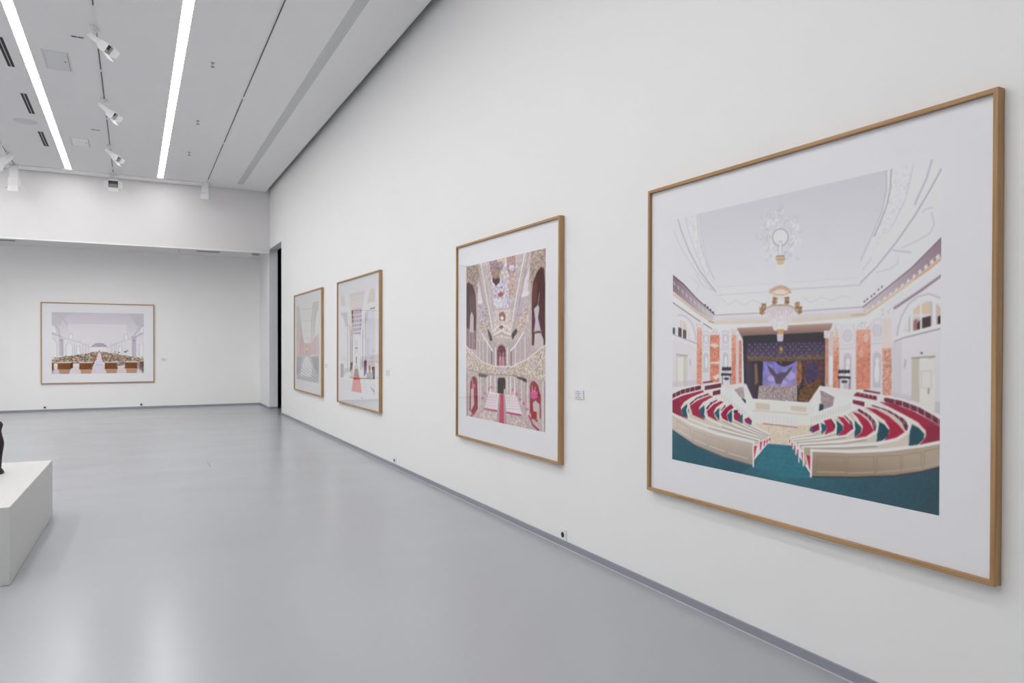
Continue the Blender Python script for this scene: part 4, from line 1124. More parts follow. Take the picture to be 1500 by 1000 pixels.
p,184 48 74 ,1,1090 1714 1105 1712 1105 1745 1098 1741
l,228 223 220 ,1,8 1105 1694 1105 1755
p,184 48 74 ,1,1110 1732 1125 1730 1126 1776 1118 1769
l,228 223 220 ,1,7.9 1125 1705 1126 1789
p,184 48 74 ,1,1133 1754 1148 1752 1148 1818 1141 1808
l,228 223 220 ,1,7.9 1148 1716 1148 1837
p,184 48 74 ,1,1166 1768 1181 1766 1181 1837 1173 1826
l,228 223 220 ,1,7.9 1180 1727 1181 1857
p,168 154 138 ,1,1185 1729 1246 1725 1242 1835 1188 1849
g,170 154 137 142 124 107 ,1,1634 1694 1634 1841 1242 1744 1507 1713 1715 1675 1905 1625 2029 1580 2030 1715 1906 1764 1755 1815 1508 1868 1242 1913
l,228 223 220 ,1,16.6 1237 1744 1507 1713 1715 1673 1905 1621 2029 1576
l,70 50 52 ,1,6.6 1242 1917 1508 1875 1755 1821 1906 1768 2030 1711
l,138 122 104 ,1,3.9 1280 1779 1463 1754 1464 1850 1280 1878 1280 1779
l,188 176 160 ,1,4.4 1280 1878 1464 1850
l,138 122 104 ,1,3.8 1481 1751 1642 1724 1643 1818 1481 1851 1481 1751
l,188 176 160 ,1,4.2 1481 1851 1643 1818
l,138 122 104 ,1,3.7 1659 1719 1793 1692 1793 1779 1659 1816 1659 1719
l,188 176 160 ,1,4.1 1659 1816 1793 1779
l,138 122 104 ,1,3.6 1804 1688 1905 1656 1906 1744 1805 1773 1804 1688
l,188 176 160 ,1,4 1805 1773 1906 1744
l,138 122 104 ,1,3.5 1920 1650 2008 1614 2009 1703 1920 1737 1920 1650
l,188 176 160 ,1,3.9 1920 1737 2009 1703
p,180 44 72 ,1,1198 1782 1237 1781 1232 1882 1218 1867
l,228 223 220 ,1,13.7 1239 1739 1235 1918
l,228 223 220 ,1,7.3 1198 1787 1223 1884
p,120 34 56 ,1,1510 1388 1583 1395 1583 1425 1510 1410
l,228 223 220 ,1,7.6 1510 1373 1587 1386 1587 1424
p,122 32 54 ,1,1536 1339 1657 1355 1657 1380 1514 1362
l,228 223 220 ,1,7.5 1540 1326 1661 1344 1661 1384
p,84 34 52 ,1,1582 1320 1677 1332 1673 1341 1574 1330
l,206 196 198 ,1,3.8 1557 1333 1557 1354
l,206 196 198 ,1,3.8 1582 1336 1582 1357
l,206 196 198 ,1,3.8 1607 1339 1608 1361
l,206 196 198 ,1,3.8 1632 1343 1632 1364
l,226 226 230 ,1,14.2 1000 336 1000 431
l,170 168 176 ,1,3.8 1010 338 1011 432
p,196 176 148 ,1,968 423 1031 430 1032 463 1021 490 979 486 974 457
l,150 118 78 ,1,4.7 963 447 1037 454
l,130 104 80 ,1,6.6 968 428 984 425 1016 428 1031 435
p,222 222 227 ,1,974 486 1026 491 1027 637 974 634
l,196 195 202 ,1,4.3 984 487 985 630
l,200 199 206 ,1,4.3 1011 489 1011 632
p,214 204 198 ,1,926 650 1079 659 1064 734 942 728
p,186 148 104 ,1,926 674 923 684 918 684 915 674 918 664 923 664 926 674
p,150 100 84 ,1,924 657 922 661 918 661 916 657 918 653 922 653 924 657
p,186 148 104 ,1,939 667 937 677 931 677 928 667 931 657 937 657 939 667
p,150 100 84 ,1,938 651 936 654 932 654 930 650 932 646 936 647 938 651
p,186 148 104 ,1,953 661 950 671 945 671 942 661 945 651 950 651 953 661
p,150 100 84 ,1,951 644 949 648 945 648 944 644 945 640 949 641 951 644
p,186 148 104 ,1,966 656 963 666 958 666 955 655 958 646 963 646 966 656
p,150 100 84 ,1,964 639 963 643 959 643 957 639 959 635 963 635 964 639
p,186 148 104 ,1,979 652 977 662 971 662 969 652 971 642 977 642 979 652
p,150 100 84 ,1,978 636 976 639 972 639 970 635 972 632 976 632 978 636
p,186 148 104 ,1,993 650 990 660 985 660 982 650 985 640 990 640 993 650
p,150 100 84 ,1,991 634 989 637 986 637 984 633 986 630 989 630 991 634
p,186 148 104 ,1,1006 650 1003 660 998 660 995 650 998 640 1003 640 1006 650
p,150 100 84 ,1,1004 634 1002 637 999 637 997 633 999 629 1002 630 1004 634
p,186 148 104 ,1,1019 652 1016 662 1011 661 1009 651 1011 642 1016 642 1019 652
p,150 100 84 ,1,1017 635 1016 639 1012 639 1010 635 1012 631 1016 632 1017 635
p,186 148 104 ,1,1032 656 1030 665 1024 665 1022 655 1024 645 1030 646 1032 656
p,150 100 84 ,1,1031 639 1029 643 1025 642 1023 639 1025 635 1029 635 1031 639
p,186 148 104 ,1,1045 661 1043 671 1037 670 1035 660 1037 651 1043 651 1045 661
p,150 100 84 ,1,1044 644 1042 648 1038 648 1036 644 1038 640 1042 641 1044 644
p,186 148 104 ,1,1058 668 1056 677 1050 677 1048 667 1050 657 1056 658 1058 668
p,150 100 84 ,1,1057 651 1055 655 1051 654 1049 651 1051 647 1055 647 1057 651
p,186 148 104 ,1,1071 675 1069 685 1063 684 1061 675 1063 665 1068 665 1071 675
p,150 100 84 ,1,1069 659 1068 662 1064 662 1062 658 1064 655 1068 655 1069 659
p,186 148 104 ,1,1084 683 1081 693 1076 692 1074 683 1076 673 1081 673 1084 683
p,150 100 84 ,1,1082 667 1081 670 1077 670 1075 666 1077 663 1081 663 1082 667
l,180 150 112 ,1,5.7 926 669 964 695 1038 699 1079 678
l,176 136 92 ,1,4.8 942 656 1001 636 1063 663
p,152 118 92 ,1,852 748 890 750 890 798 852 797
n,0.5,1,4.9 849 743 893 745 893 808 849 807
l,110 78 66 ,1,3.9 854 753 888 754
l,210 205 208 ,1,4.4 860 739 860 753
l,210 205 208 ,1,4.4 882 740 882 754
p,152 118 92 ,1,940 709 976 710 977 758 940 757
n,0.5,1,4.8 937 704 980 706 980 768 937 766
l,110 78 66 ,1,3.8 942 714 974 715
l,210 205 208 ,1,4.3 947 699 948 714
l,210 205 208 ,1,4.3 969 701 969 715
p,152 118 92 ,1,1035 713 1071 715 1071 762 1036 761
n,0.5,1,4.7 1032 709 1074 711 1074 772 1033 770
l,110 78 66 ,1,3.8 1038 718 1069 720
l,210 205 208 ,1,4.2 1043 704 1043 719
l,210 205 208 ,1,4.2 1063 706 1063 720
p,152 118 92 ,1,1113 755 1147 756 1147 802 1113 801
n,0.5,1,4.6 1110 750 1150 752 1150 812 1110 810
l,110 78 66 ,1,3.7 1115 759 1145 761
l,210 205 208 ,1,4.2 1120 746 1120 760
l,210 205 208 ,1,4.2 1140 747 1140 760
p,152 118 92 ,1,836 777 873 778 874 827 836 826
n,0.5,1,4.9 832 772 877 773 877 837 832 836
l,110 78 66 ,1,3.9 838 782 871 783
l,210 205 208 ,1,4.4 843 767 843 782
l,210 205 208 ,1,4.4 866 768 866 783
p,152 118 92 ,1,1133 783 1167 785 1167 831 1133 830
n,0.5,1,4.6 1130 779 1170 780 1170 840 1130 839
l,110 78 66 ,1,3.7 1135 788 1165 789
l,210 205 208 ,1,4.2 1140 774 1140 788
l,210 205 208 ,1,4.2 1160 775 1160 789
l,170 138 104 ,1,10.3 855 831 888 788 942 766 1058 771 1110 796 1140 835
g,200 190 194 218 213 216 ,1,1001 778 1002 950 893 784 942 771 1064 776 1110 796 1105 848 1064 908 1054 945 954 944 937 906 899 852
n,0.09,1,5.7 893 784 1110 792 1064 908 1054 945 954 944 937 906
p,190 150 96 ,1,975 935 1033 936 1023 969 986 969
p,182 170 186 ,1,975 968 1028 969 1023 1021 981 1021
l,226 220 230 ,1,3.8 983 969 983 1016
l,226 220 230 ,1,3.8 996 969 996 1016
l,226 220 230 ,1,3.8 1008 969 1009 1016
l,226 220 230 ,1,3.8 1021 969 1021 1016
p,150 106 76 ,0.7,1028 1078 1027 1087 1024 1096 1019 1102 1013 1106 1007 1106 1001 1103 996 1097 993 1088 992 1078 993 1068 996 1060 1001 1053 1007 1050 1013 1050 1019 1053 1023 1059 1027 1068 1028 1078
p,206 170 120 ,1,1017 1073 1016 1076 1015 1079 1013 1081 1011 1082 1009 1083 1006 1081 1005 1079 1003 1077 1003 1073 1003 1070 1005 1067 1006 1065 1009 1064 1011 1064 1013 1065 1015 1067 1016 1070 1017 1073
p,120 86 70 ,0.6,1018 1158 1017 1167 1016 1174 1013 1179 1009 1182 1006 1182 1002 1180 999 1174 998 1167 997 1159 998 1151 999 1144 1002 1138 1006 1135 1009 1135 1013 1138 1015 1143 1017 1150 1018 1158''',
'gilded': '''p,186 173 174 ,1,-68 -52 2050 -38 2063 2045 -64 2038
n,0.072,1,18.5 -68 -52 2050 -38 2063 2045 -64 2038
p,157 143 136 ,1,-26 -21 364 -18 405 346 306 384 143 221 -25 235
n,0.36,1,13.2 -26 -21 364 -18 405 372 143 221 -25 235
p,164 147 138 ,1,1690 -21 2008 -14 2010 252 1897 197 1796 264 1708 432 1662 314
n,0.315,1,11.2 1690 -21 2008 -14 2010 252 1897 197 1796 264 1708 432 1662 314
p,94 77 80 ,1,-25 235 80 216 204 270 286 400 307 668 288 1112 -23 1078
p,114 91 94 ,0.7,122 327 266 399 287 667 185 645
p,142 120 125 ,1,-2 822 287 863 268 1112 -2 1069
l,193 179 183 ,1,10.9 103 851 103 1068
l,193 179 183 ,1,10.8 196 861 196 1086
p,188 176 179 ,1,123 661 164 609 226 674 226 889 103 878
l,169 147 141 ,1,9 123 417 144 626
p,95 73 76 ,1,1708 471 1737 350 1810 250 1897 190 1968 219 1983 413 1987 1068 1711 1054
p,119 84 84 ,0.8,1723 471 1781 323 1825 387 1812 553 1739 641
l,190 172 162 ,1,9.1 1870 481 1841 592 1798 689
p,188 175 190 ,1,1754 649 1841 607 1871 646 1842 751 1901 895 1755 909 1784 779
p,192 181 183 ,1,1770 924 1901 918 1958 993 1959 1083 1756 1084
l,139 112 114 ,1,7.5 1725 900 1944 896
l,172 154 144 ,1,12.4 306 277 327 651 308 1112
l,174 156 146 ,1,12.3 1692 316 1687 700 1696 1100
l,142 125 119 ,1,11.9 1987 13 1994 1083
p,208 199 208 ,1,345 192 483 482 425 540 346 475
p,210 201 210 ,1,1661 160 1617 449 1478 488 1539 320
p,227 219 222 ,1,346 483 483 491 483 517 346 510
p,229 221 224 ,1,1478 464 1632 450 1633 489 1478 503
p,178 165 182 ,1,386 538 483 534 580 746 465 743
p,180 167 184 ,1,1446 533 1541 523 1463 739 1368 752
l,145 129 129 ,1,8.6 484 674 599 669
l,145 129 129 ,1,7.8 1367 712 1510 693
p,188 171 161 ,1,346 651 445 742 656 903 731 1006 581 954 426 812
n,0.27,1,12.7 346 519 655 577 767 1006 426 847
p,189 173 162 ,1,1618 620 1634 713 1385 928 1254 1007 1336 831
n,0.27,1,12.1 1633 582 1416 769 1254 1007 1634 775
p,86 78 76 ,1,618 851 693 886 767 989 693 1006
p,86 78 76 ,1,1238 926 1352 855 1384 896 1271 991
p,194 187 200 ,1,653 -6 1331 -7 1349 169 1285 428 1269 564 1152 615 910 622 766 556 765 370 672 150
p,154 134 139 ,1,671 5 1013 -2 1031 165 890 186 690 135
p,195 179 164 ,1,854 -2 1116 1 1065 53 890 35
p,175 145 143 ,1,1116 1 1332 1 1332 192 1184 211 1116 124
p,195 185 207 ,1,1316 151 1312 164 1301 175 1283 182 1262 185 1239 183 1217 176 1200 166 1188 152 1184 138 1188 125 1199 114 1217 106 1239 104 1262 106 1283 113 1301 123 1312 136 1316 151
p,190 166 158 ,1,1167 210 1316 206 1285 428 1252 523 1169 486
p,196 186 186 ,1,1151 208 1145 233 1127 253 1100 268 1066 274 1031 271 996 259 968 241 950 217 944 190 950 165 968 145 996 131 1030 125 1066 128 1099 140 1127 159 1144 183 1151 208
p,162 137 126 ,1,709 94 890 119 944 224 801 262 728 189
p,91 77 79 ,1,746 216 837 240 944 232 944 282 855 325 765 268
p,167 101 107 ,1,891 428 980 401 1049 430 1015 469 909 454
p,157 117 121 ,1,1016 353 1008 362 988 365 968 359 960 349 968 341 988 338 1008 343 1016 353
p,208 202 212 ,1,1032 536 1025 555 1004 572 972 583 931 588 888 586 847 577 814 563 791 544 784 523 791 503 813 487 847 476 888 471 931 473 971 482 1004 497 1025 516 1032 536
n,0.197,1,16.3 653 -6 1331 -7 1349 169 1285 428 1269 564 1152 615 910 622 766 556 765 370 672 150
l,186 165 151 ,1,10.6 653 -6 1331 -7 1349 169 1285 428 1269 564 1152 615 910 622 766 556 765 370 672 150 653 -6
l,188 177 179 ,1,51.4 577 4 654 362 803 795
n,0.135,1,11 501 -4 671 5 802 583 803 795 617 403
n,0.135,1,10.4 1364 -4 1538 0 1318 606 1220 829 1285 444
l,233 225 228 ,1,19 433 -11 579 401 767 887
l,233 225 228 ,1,17.5 1553 -6 1366 465 1221 893
l,160 142 135 ,1,13.9 325 -22 483 395 693 835
l,168 152 145 ,1,20.4 1630 -13 1493 418 1287 878
p,201 188 184 ,1,802 626 1220 626 1238 975 785 955
n,0.162,1,12.1 802 626 1220 626 1238 975 785 955
p,148 111 108 ,1,928 664 1033 643 1102 695 1085 760 946 756
p,220 208 207 ,1,1049 726 1046 735 1039 742 1028 747 1014 750 1000 749 986 746 975 740 968 732 965 724 968 715 975 708 986 703 1000 700 1014 701 1028 704 1039 710 1046 718 1049 726
l,225 216 216 ,1,18.2 803 871 911 822 1016 808 1136 827 1221 877
p,137 105 98 ,1,1042 833 1039 840 1030 847 1016 851 999 854 981 853 964 850 950 845 941 839 937 831 941 824 950 817 964 813 981 811 999 811 1016 814 1030 819 1039 826 1042 833
l,152 136 127 ,1,9.1 785 955 999 907 1238 958
l,225 216 216 ,1,13.3 785 921 999 874 1238 926
p,174 161 164 ,1,328 1005 876 1006 877 1326 348 1253
p,178 165 168 ,1,1120 1007 1681 977 1682 1177 1172 1300
l,205 196 192 ,1,21.1 407 988 407 1217
l,196 186 182 ,1,21 504 962 505 1250
l,212 204 200 ,1,20.7 619 1006 620 1282
l,110 92 92 ,1,20.5 740 1134 741 1313
l,222 216 213 ,1,20.3 840 1090 841 1310
l,222 216 213 ,1,19.6 1146 1088 1147 1309
l,110 92 92 ,1,19.4 1238 1120 1239 1306
l,210 202 198 ,1,19.2 1337 1047 1338 1279
l,190 178 174 ,1,19 1449 1007 1450 1253
l,208 200 196 ,1,18.8 1558 968 1560 1211
l,235 227 230 ,1,18.9 465 900 656 1049 768 1125
l,235 227 230 ,1,17.6 1511 913 1353 1047 1222 1120
l,162 145 134 ,1,11.6 867 1124 872 1102 885 1082 906 1064 934 1051 966 1043 1000 1040 1034 1042 1065 1051 1092 1064 1112 1080 1125 1100 1129 1121
p,112 73 80 ,1,886 1309 885 1115 921 1065 1000 1048 1078 1072 1104 1122 1105 1302
p,166 119 129 ,1,930 1190 1078 1188 1087 1303 913 1308
l,225 214 218 ,1,9.2 965 1148 966 1306
l,225 214 218 ,1,9.1 1035 1147 1036 1304
p,186 173 165 ,1,-23 1050 447 1260 805 1311 1256 1306 1591 1218 2015 1045 2017 1424 1592 1428 1256 1403 805 1413 388 1403 -23 1381
n,0.323,1,9.7 -23 1050 447 1260 805 1311 1256 1306 1591 1218 2015 1045 2017 1424 1592 1428 1256 1403 805 1413 388 1403 -23 1381
l,216 205 201 ,1,16.2 -23 1050 447 1260 805 1315 1256 1306 1591 1218 2015 1045
l,143 128 122 ,1,8.5 -23 1381 388 1403 805 1417 1256 1407 1592 1432
p,202 186 164 ,1,278 1183 269 1196 248 1202 226 1197 217 1184 226 1172 247 1166 269 1171 278 1183
p,202 186 164 ,1,176 1275 167 1288 145 1294 123 1289 114 1277 123 1264 145 1258 167 1263 176 1275
p,202 186 164 ,1,534 1319 526 1331 505 1337 485 1333 476 1321 485 1308 505 1302 526 1307 534 1319
p,202 186 164 ,1,723 1348 714 1360 695 1366 675 1361 667 1349 675 1337 695 1331 714 1336 723 1348
p,202 186 164 ,1,1458 1324 1452 1335 1435 1340 1418 1336 1411 1325 1418 1314 1435 1309 1451 1313 1458 1324
p,202 186 164 ,1,1749 1192 1743 1203 1727 1207 1711 1203 1705 1192 1711 1181 1727 1177 1743 1181 1749 1192
p,202 186 164 ,1,1867 1257 1861 1268 1845 1273 1830 1269 1823 1259 1830 1248 1845 1243 1861 1247 1867 1257
p,202 186 164 ,1,1795 1351 1788 1362 1773 1367 1757 1363 1750 1352 1757 1341 1772 1336 1788 1340 1795 1351
p,190 179 194 ,0.7,1772 1252 1770 1271 1765 1287 1757 1299 1748 1306 1737 1306 1728 1300 1720 1288 1714 1272 1712 1254 1714 1235 1719 1219 1727 1207 1737 1200 1747 1200 1757 1206 1765 1218 1770 1234 1772 1252
p,185 174 179 ,1,931 1324 1070 1320 1071 1386 931 1391
p,180 167 167 ,1,-23 1399 388 1411 805 1421 1256 1411 1592 1436 2017 1432 2021 2050 -21 2034
n,0.09,1,14.9 -23 1399 2017 1432 2021 2050 -21 2034
p,101 91 88 ,1,369 1412 658 1427 582 1465 388 1464
p,89 80 78 ,1,1289 1410 1592 1436 1607 1482 1451 1451
l,206 196 190 ,1,22.9 428 1463 429 1815
l,170 156 150 ,1,22.7 525 1467 526 1720
l,226 222 219 ,1,22.5 620 1455 621 1645
l,232 229 226 ,1,22.3 714 1442 714 1622
l,214 204 198 ,1,22 833 1428 833 1615
l,216 206 200 ,1,21.3 1139 1424 1140 1613
l,232 229 226 ,1,21.1 1223 1429 1224 1624
l,226 221 218 ,1,20.9 1322 1432 1323 1633
l,168 154 148 ,1,20.7 1419 1452 1420 1675
l,206 196 190 ,1,20.6 1483 1457 1484 1734
l,170 154 150 ,1,20.4 1577 1476 1578 1805
l,214 205 200 ,1,20.3 1623 1474 1625 1832
l,179 161 147 ,1,10 869 1511 873 1491 886 1473 905 1456 931 1443 961 1434 993 1430 1024 1431 1054 1438 1079 1448 1098 1463 1110 1480 1114 1499
p,76 69 69 ,1,896 1644 896 1485 931 1450 1071 1443 1097 1475 1097 1574 1054 1585 1054 1639 932 1642
p,131 70 80 ,1,105 1913 125 1548 187 1473 269 1452 329 1503 350 1715 350 1875 229 1966
p,190 172 173 ,1,146 1638 228 1597 249 1829 147 1928
p,189 111 128 ,1,281 1585 278 1596 269 1606 255 1614 238 1618 219 1620 202 1617 188 1611 178 1602 175 1591 178 1580 187 1570 202 1562 219 1558 237 1557 255 1559 269 1566 278 1575 281 1585
l,231 219 222 ,1,9 187 1500 208 1562
l,166 69 87 ,1,21.5 147 1991 250 1946 350 1866
l,153 69 83 ,1,14.3 269 1586 310 1851
l,204 193 193 ,1,17.7 369 1465 370 1891
l,133 115 114 ,1,18.3 20 1416 42 1992
p,147 79 86 ,1,1670 1812 1669 1518 1699 1462 1773 1451 1847 1493 1905 1611 1907 1852 1820 1906
p,186 173 173 ,1,1700 1717 1789 1664 1877 1703 1878 1885 1731 1869
p,193 106 148 ,1,1684 1587 1744 1552 1833 1570 1833 1631 1745 1660 1684 1641
l,235 224 228 ,1,8.5 1714 1508 1729 1568
l,235 224 228 ,1,8.4 1788 1519 1774 1566
p,158 63 74 ,1,1700 1701 1730 1684 1745 1790 1819 1792 1820 1875 1701 1879
l,159 68 97 ,1,24.6 1655 1852 1731 1938 1864 1993
l,206 195 195 ,1,22.5 1947 1458 1950 1998
l,119 107 105 ,1,12 1990 1456 1993 2023
p,191 177 174 ,1,507 1879 915 1878 916 2013 350 1999
n,0.18,1,15.1 449 1884 915 1878 916 2013 310 2003
p,185 171 168 ,1,1124 1877 1516 1857 1641 2002 1125 2008
n,0.197,1,14 1124 1877 1516 1857 1641 2002 1125 2008
p,227 216 219 ,1,677 1633 932 1642 915 1870 526 1869
p,227 216 219 ,1,1072 1642 1356 1631 1501 1843 1107 1886
p,208 145 172 ,1,675 1667 667 1673 650 1674 642 1669 650 1663 667 1662 675 1667
l,164 149 152 ,1,6 685 1658 685 1677
p,208 145 172 ,1,1145 1645 1138 1650 1122 1651 1115 1647 1122 1642 1138 1641 1145 1645
l,164 149 152 ,1,5.7 1154 1636 1154 1654
p,208 145 172 ,1,740 1665 732 1671 715 1672 707 1668 715 1662 732 1661 740 1665
l,164 149 152 ,1,6 749 1654 750 1673
p,208 145 172 ,1,1208 1643 1201 1649 1186 1650 1178 1645 1186 1640 1201 1639 1208 1643
l,164 149 152 ,1,5.7 1217 1632 1217 1650
p,208 145 172 ,1,804 1664 796 1670 780 1671 772 1666 780 1660 796 1659 804 1664
l,164 149 152 ,1,5.9 813 1650 814 1668
p,208 145 172 ,1,1271 1642 1263 1647 1248 1648 1241 1644 1248 1638 1263 1637 1271 1642
l,164 149 152 ,1,5.7 1279 1628 1279 1646
p,208 145 172 ,1,868 1662 860 1668 843 1669 835 1664 843 1659 860 1658 868 1662
l,164 149 152 ,1,5.9 877 1646 877 1664
p,208 145 172 ,1,1332 1640 1325 1645 1310 1646 1303 1642 1310 1637 1325 1636 1332 1640
l,164 149 152 ,1,5.6 1340 1624 1340 1642
p,208 145 172 ,1,651 1703 643 1709 626 1710 617 1705 626 1700 643 1698 651 1703
l,164 149 152 ,1,6 660 1694 661 1713
p,208 145 172 ,1,1145 1678 1138 1683 1122 1684 1115 1680 1122 1674 1138 1673 1145 1678
l,164 149 152 ,1,5.7 1154 1669 1154 1687
p,208 145 172 ,1,721 1701 712 1707 696 1708 687 1703 696 1697 712 1696 721 1701
l,164 149 152 ,1,6 730 1689 730 1708
p,208 145 172 ,1,1215 1675 1207 1681 1192 1682 1185 1678 1192 1672 1207 1671 1215 1675
l,164 149 152 ,1,5.7 1223 1664 1223 1682
p,208 145 172 ,1,789 1699 781 1705 764 1706 756 1701 764 1695 781 1694 789 1699
l,164 149 152 ,1,5.9 798 1685 798 1703
p,208 145 172 ,1,1283 1673 1276 1679 1261 1680 1254 1675 1261 1670 1276 1669 1283 1673
l,164 149 152 ,1,5.6 1291 1660 1292 1677
p,208 145 172 ,1,857 1697 848 1702 832 1704 824 1699 832 1693 848 1692 857 1697
l,164 149 152 ,1,5.9 866 1680 866 1699
p,208 145 172 ,1,1351 1671 1343 1676 1329 1677 1321 1673 1329 1668 1343 1667 1351 1671
l,164 149 152 ,1,5.6 1359 1655 1359 1673
p,208 145 172 ,1,627 1739 618 1745 601 1746 593 1742 601 1736 618 1735 627 1739
l,164 149 152 ,1,6 636 1730 636 1749
p,208 145 172 ,1,1145 1711 1138 1716 1123 1717 1115 1713 1123 1707 1138 1706 1145 1711
l,164 149 152 ,1,5.7 1154 1702 1154 1720
p,208 145 172 ,1,686 1738 678 1744 661 1745 652 1740 661 1734 678 1733 686 1738
l,164 149 152 ,1,6 695 1726 695 1745
p,208 145 172 ,1,1206 1709 1199 1714 1184 1715 1176 1711 1183 1705 1199 1704 1206 1709
l,164 149 152 ,1,5.7 1214 1697 1215 1715
p,208 145 172 ,1,745 1736 736 1742 720 1743 711 1738 720 1733 736 1731 745 1736
l,164 149 152 ,1,6 754 1722 754 1741
p,208 145 172 ,1,1266 1707 1259 1712 1244 1713 1236 1709 1244 1703 1259 1702 1266 1707
l,164 149 152 ,1,5.7 1274 1693 1274 1711
p,208 145 172 ,1,802 1734 794 1740 778 1741 770 1737 778 1731 794 1730 802 1734
l,164 149 152 ,1,5.9 812 1718 812 1736
p,208 145 172 ,1,1325 1705 1318 1710 1303 1711 1296 1707 1303 1702 1318 1700 1325 1705
l,164 149 152 ,1,5.6 1333 1689 1333 1707
p,208 145 172 ,1,860 1733 852 1739 835 1740 827 1735 835 1730 852 1728 860 1733
l,164 149 152 ,1,5.9 869 1714 869 1732
p,208 145 172 ,1,1384 1703 1376 1708 1362 1709 1355 1705 1362 1700 1376 1699 1384 1703
l,164 149 152 ,1,5.6 1392 1685 1392 1702
p,208 145 172 ,1,602 1776 594 1782 577 1783 568 1778 577 1772 594 1771 602 1776
l,164 149 152 ,1,6.1 612 1766 612 1785
p,208 145 172 ,1,1146 1743 1138 1749 1123 1750 1115 1746 1123 1740 1138 1739 1146 1743
l,164 149 152 ,1,5.7 1154 1735 1154 1753
p,208 145 172 ,1,665 1774 657 1779 640 1781 631 1776 640 1770 657 1769 665 1774
l,164 149 152 ,1,6 675 1762 675 1781
p,208 145 172 ,1,1211 1741 1204 1746 1189 1747 1181 1743 1189 1738 1204 1736 1211 1741
l,164 149 152 ,1,5.7 1220 1730 1220 1748
p,208 145 172 ,1,727 1772 719 1777 702 1779 694 1774 702 1768 719 1767 727 1772
l,164 149 152 ,1,6 737 1757 737 1776
p,208 145 172 ,1,1276 1738 1269 1744 1254 1745 1246 1741 1254 1735 1269 1734 1276 1738
l,164 149 152 ,1,5.7 1284 1725 1284 1743
p,208 145 172 ,1,789 1769 781 1775 764 1777 756 1772 764 1766 781 1765 789 1769
l,164 149 152 ,1,5.9 798 1753 798 1771
p,208 145 172 ,1,1340 1736 1333 1741 1318 1742 1311 1738 1318 1733 1333 1732 1340 1736
l,164 149 152 ,1,5.6 1348 1720 1348 1738
p,208 145 172 ,1,849 1767 841 1773 825 1774 817 1770 825 1764 841 1763 849 1767
l,164 149 152 ,1,5.9 858 1748 858 1767
p,208 145 172 ,1,1403 1733 1396 1739 1381 1740 1374 1736 1381 1730 1396 1729 1403 1733
l,164 149 152 ,1,5.6 1411 1715 1411 1733
p,208 145 172 ,1,578 1812 569 1818 552 1820 543 1815 552 1809 569 1808 578 1812
l,164 149 152 ,1,6.1 587 1803 587 1822
p,208 145 172 ,1,1146 1776 1138 1782 1123 1783 1115 1779 1123 1773 1138 1772 1146 1776
l,164 149 152 ,1,5.7 1154 1767 1154 1785
p,208 145 172 ,1,633 1811 625 1817 608 1818 599 1813 608 1807 625 1806 633 1811
l,164 149 152 ,1,6 643 1799 643 1818
p,208 145 172 ,1,1205 1774 1197 1779 1182 1781 1175 1776 1182 1771 1197 1770 1205 1774
l,164 149 152 ,1,5.7 1213 1763 1213 1781
p,208 145 172 ,1,688 1809 680 1815 663 1816 655 1812 663 1806 680 1804 688 1809
l,164 149 152 ,1,6 698 1794 698 1813
p,208 145 172 ,1,1263 1772 1256 1777 1241 1778 1233 1774 1241 1769 1256 1767 1263 1772
l,164 149 152 ,1,5.7 1271 1758 1271 1776
p,208 145 172 ,1,743 1807 734 1813 718 1814 709 1810 718 1804 734 1803 743 1807
l,164 149 152 ,1,6 752 1790 752 1809
p,208 145 172 ,1,1321 1770 1313 1775 1299 1776 1291 1772 1299 1766 1313 1765 1321 1770
l,164 149 152 ,1,5.6 1329 1754 1329 1771
p,208 145 172 ,1,796 1805 788 1811 772 1813 764 1808 772 1802 788 1801 796 1805
l,164 149 152 ,1,5.9 805 1786 806 1805
p,208 145 172 ,1,1378 1767 1370 1773 1356 1774 1348 1770 1356 1764 1370 1763 1378 1767
l,164 149 152 ,1,5.6 1386 1749 1386 1767
p,208 145 172 ,1,850 1804 842 1810 825 1811 817 1806 825 1801 842 1799 850 1804
l,164 149 152 ,1,5.9 859 1782 859 1801
p,208 145 172 ,1,1434 1765 1427 1771 1412 1772 1405 1768 1412 1762 1426 1761 1434 1765
l,164 149 152 ,1,5.6 1442 1745 1442 1762
p,208 145 172 ,1,553 1849 544 1855 527 1857 518 1852 527 1846 544 1845 553 1849
l,164 149 152 ,1,6.1 563 1840 563 1859
p,208 145 172 ,1,1146 1809 1138 1815 1123 1816 1115 1811 1123 1806 1138 1805 1146 1809
l,164 149 152 ,1,5.7 1154 1800 1154 1818
p,208 145 172 ,1,612 1847 603 1853 586 1854 578 1850 586 1844 603 1842 612 1847
l,164 149 152 ,1,6.1 621 1835 621 1854
p,208 145 172 ,1,1209 1806 1202 1812 1187 1813 1179 1809 1186 1803 1202 1802 1209 1806
l,164 149 152 ,1,5.7 1217 1795 1218 1813
p,208 145 172 ,1,670 1845 661 1851 644 1852 636 1848 644 1842 661 1840 670 1845
l,164 149 152 ,1,6 679 1830 679 1849
p,208 145 172 ,1,1272 1803 1264 1809 1249 1810 1242 1806 1249 1800 1264 1799 1272 1803
l,164 149 152 ,1,5.7 1280 1790 1280 1808
p,208 145 172 ,1,727 1843 719 1849 702 1850 694 1845 702 1839 719 1838 727 1843
l,164 149 152 ,1,6 736 1826 736 1844
p,208 145 172 ,1,1333 1801 1326 1806 1311 1807 1304 1803 1311 1798 1326 1796 1333 1801
l,164 149 152 ,1,5.6 1341 1785 1341 1802
p,208 145 172 ,1,784 1841 776 1846 759 1848 751 1843 759 1837 776 1836 784 1841
l,164 149 152 ,1,6 793 1821 793 1840
p,208 145 172 ,1,1394 1798 1387 1804 1372 1805 1365 1801 1372 1795 1387 1794 1394 1798
l,164 149 152 ,1,5.6 1402 1780 1402 1797
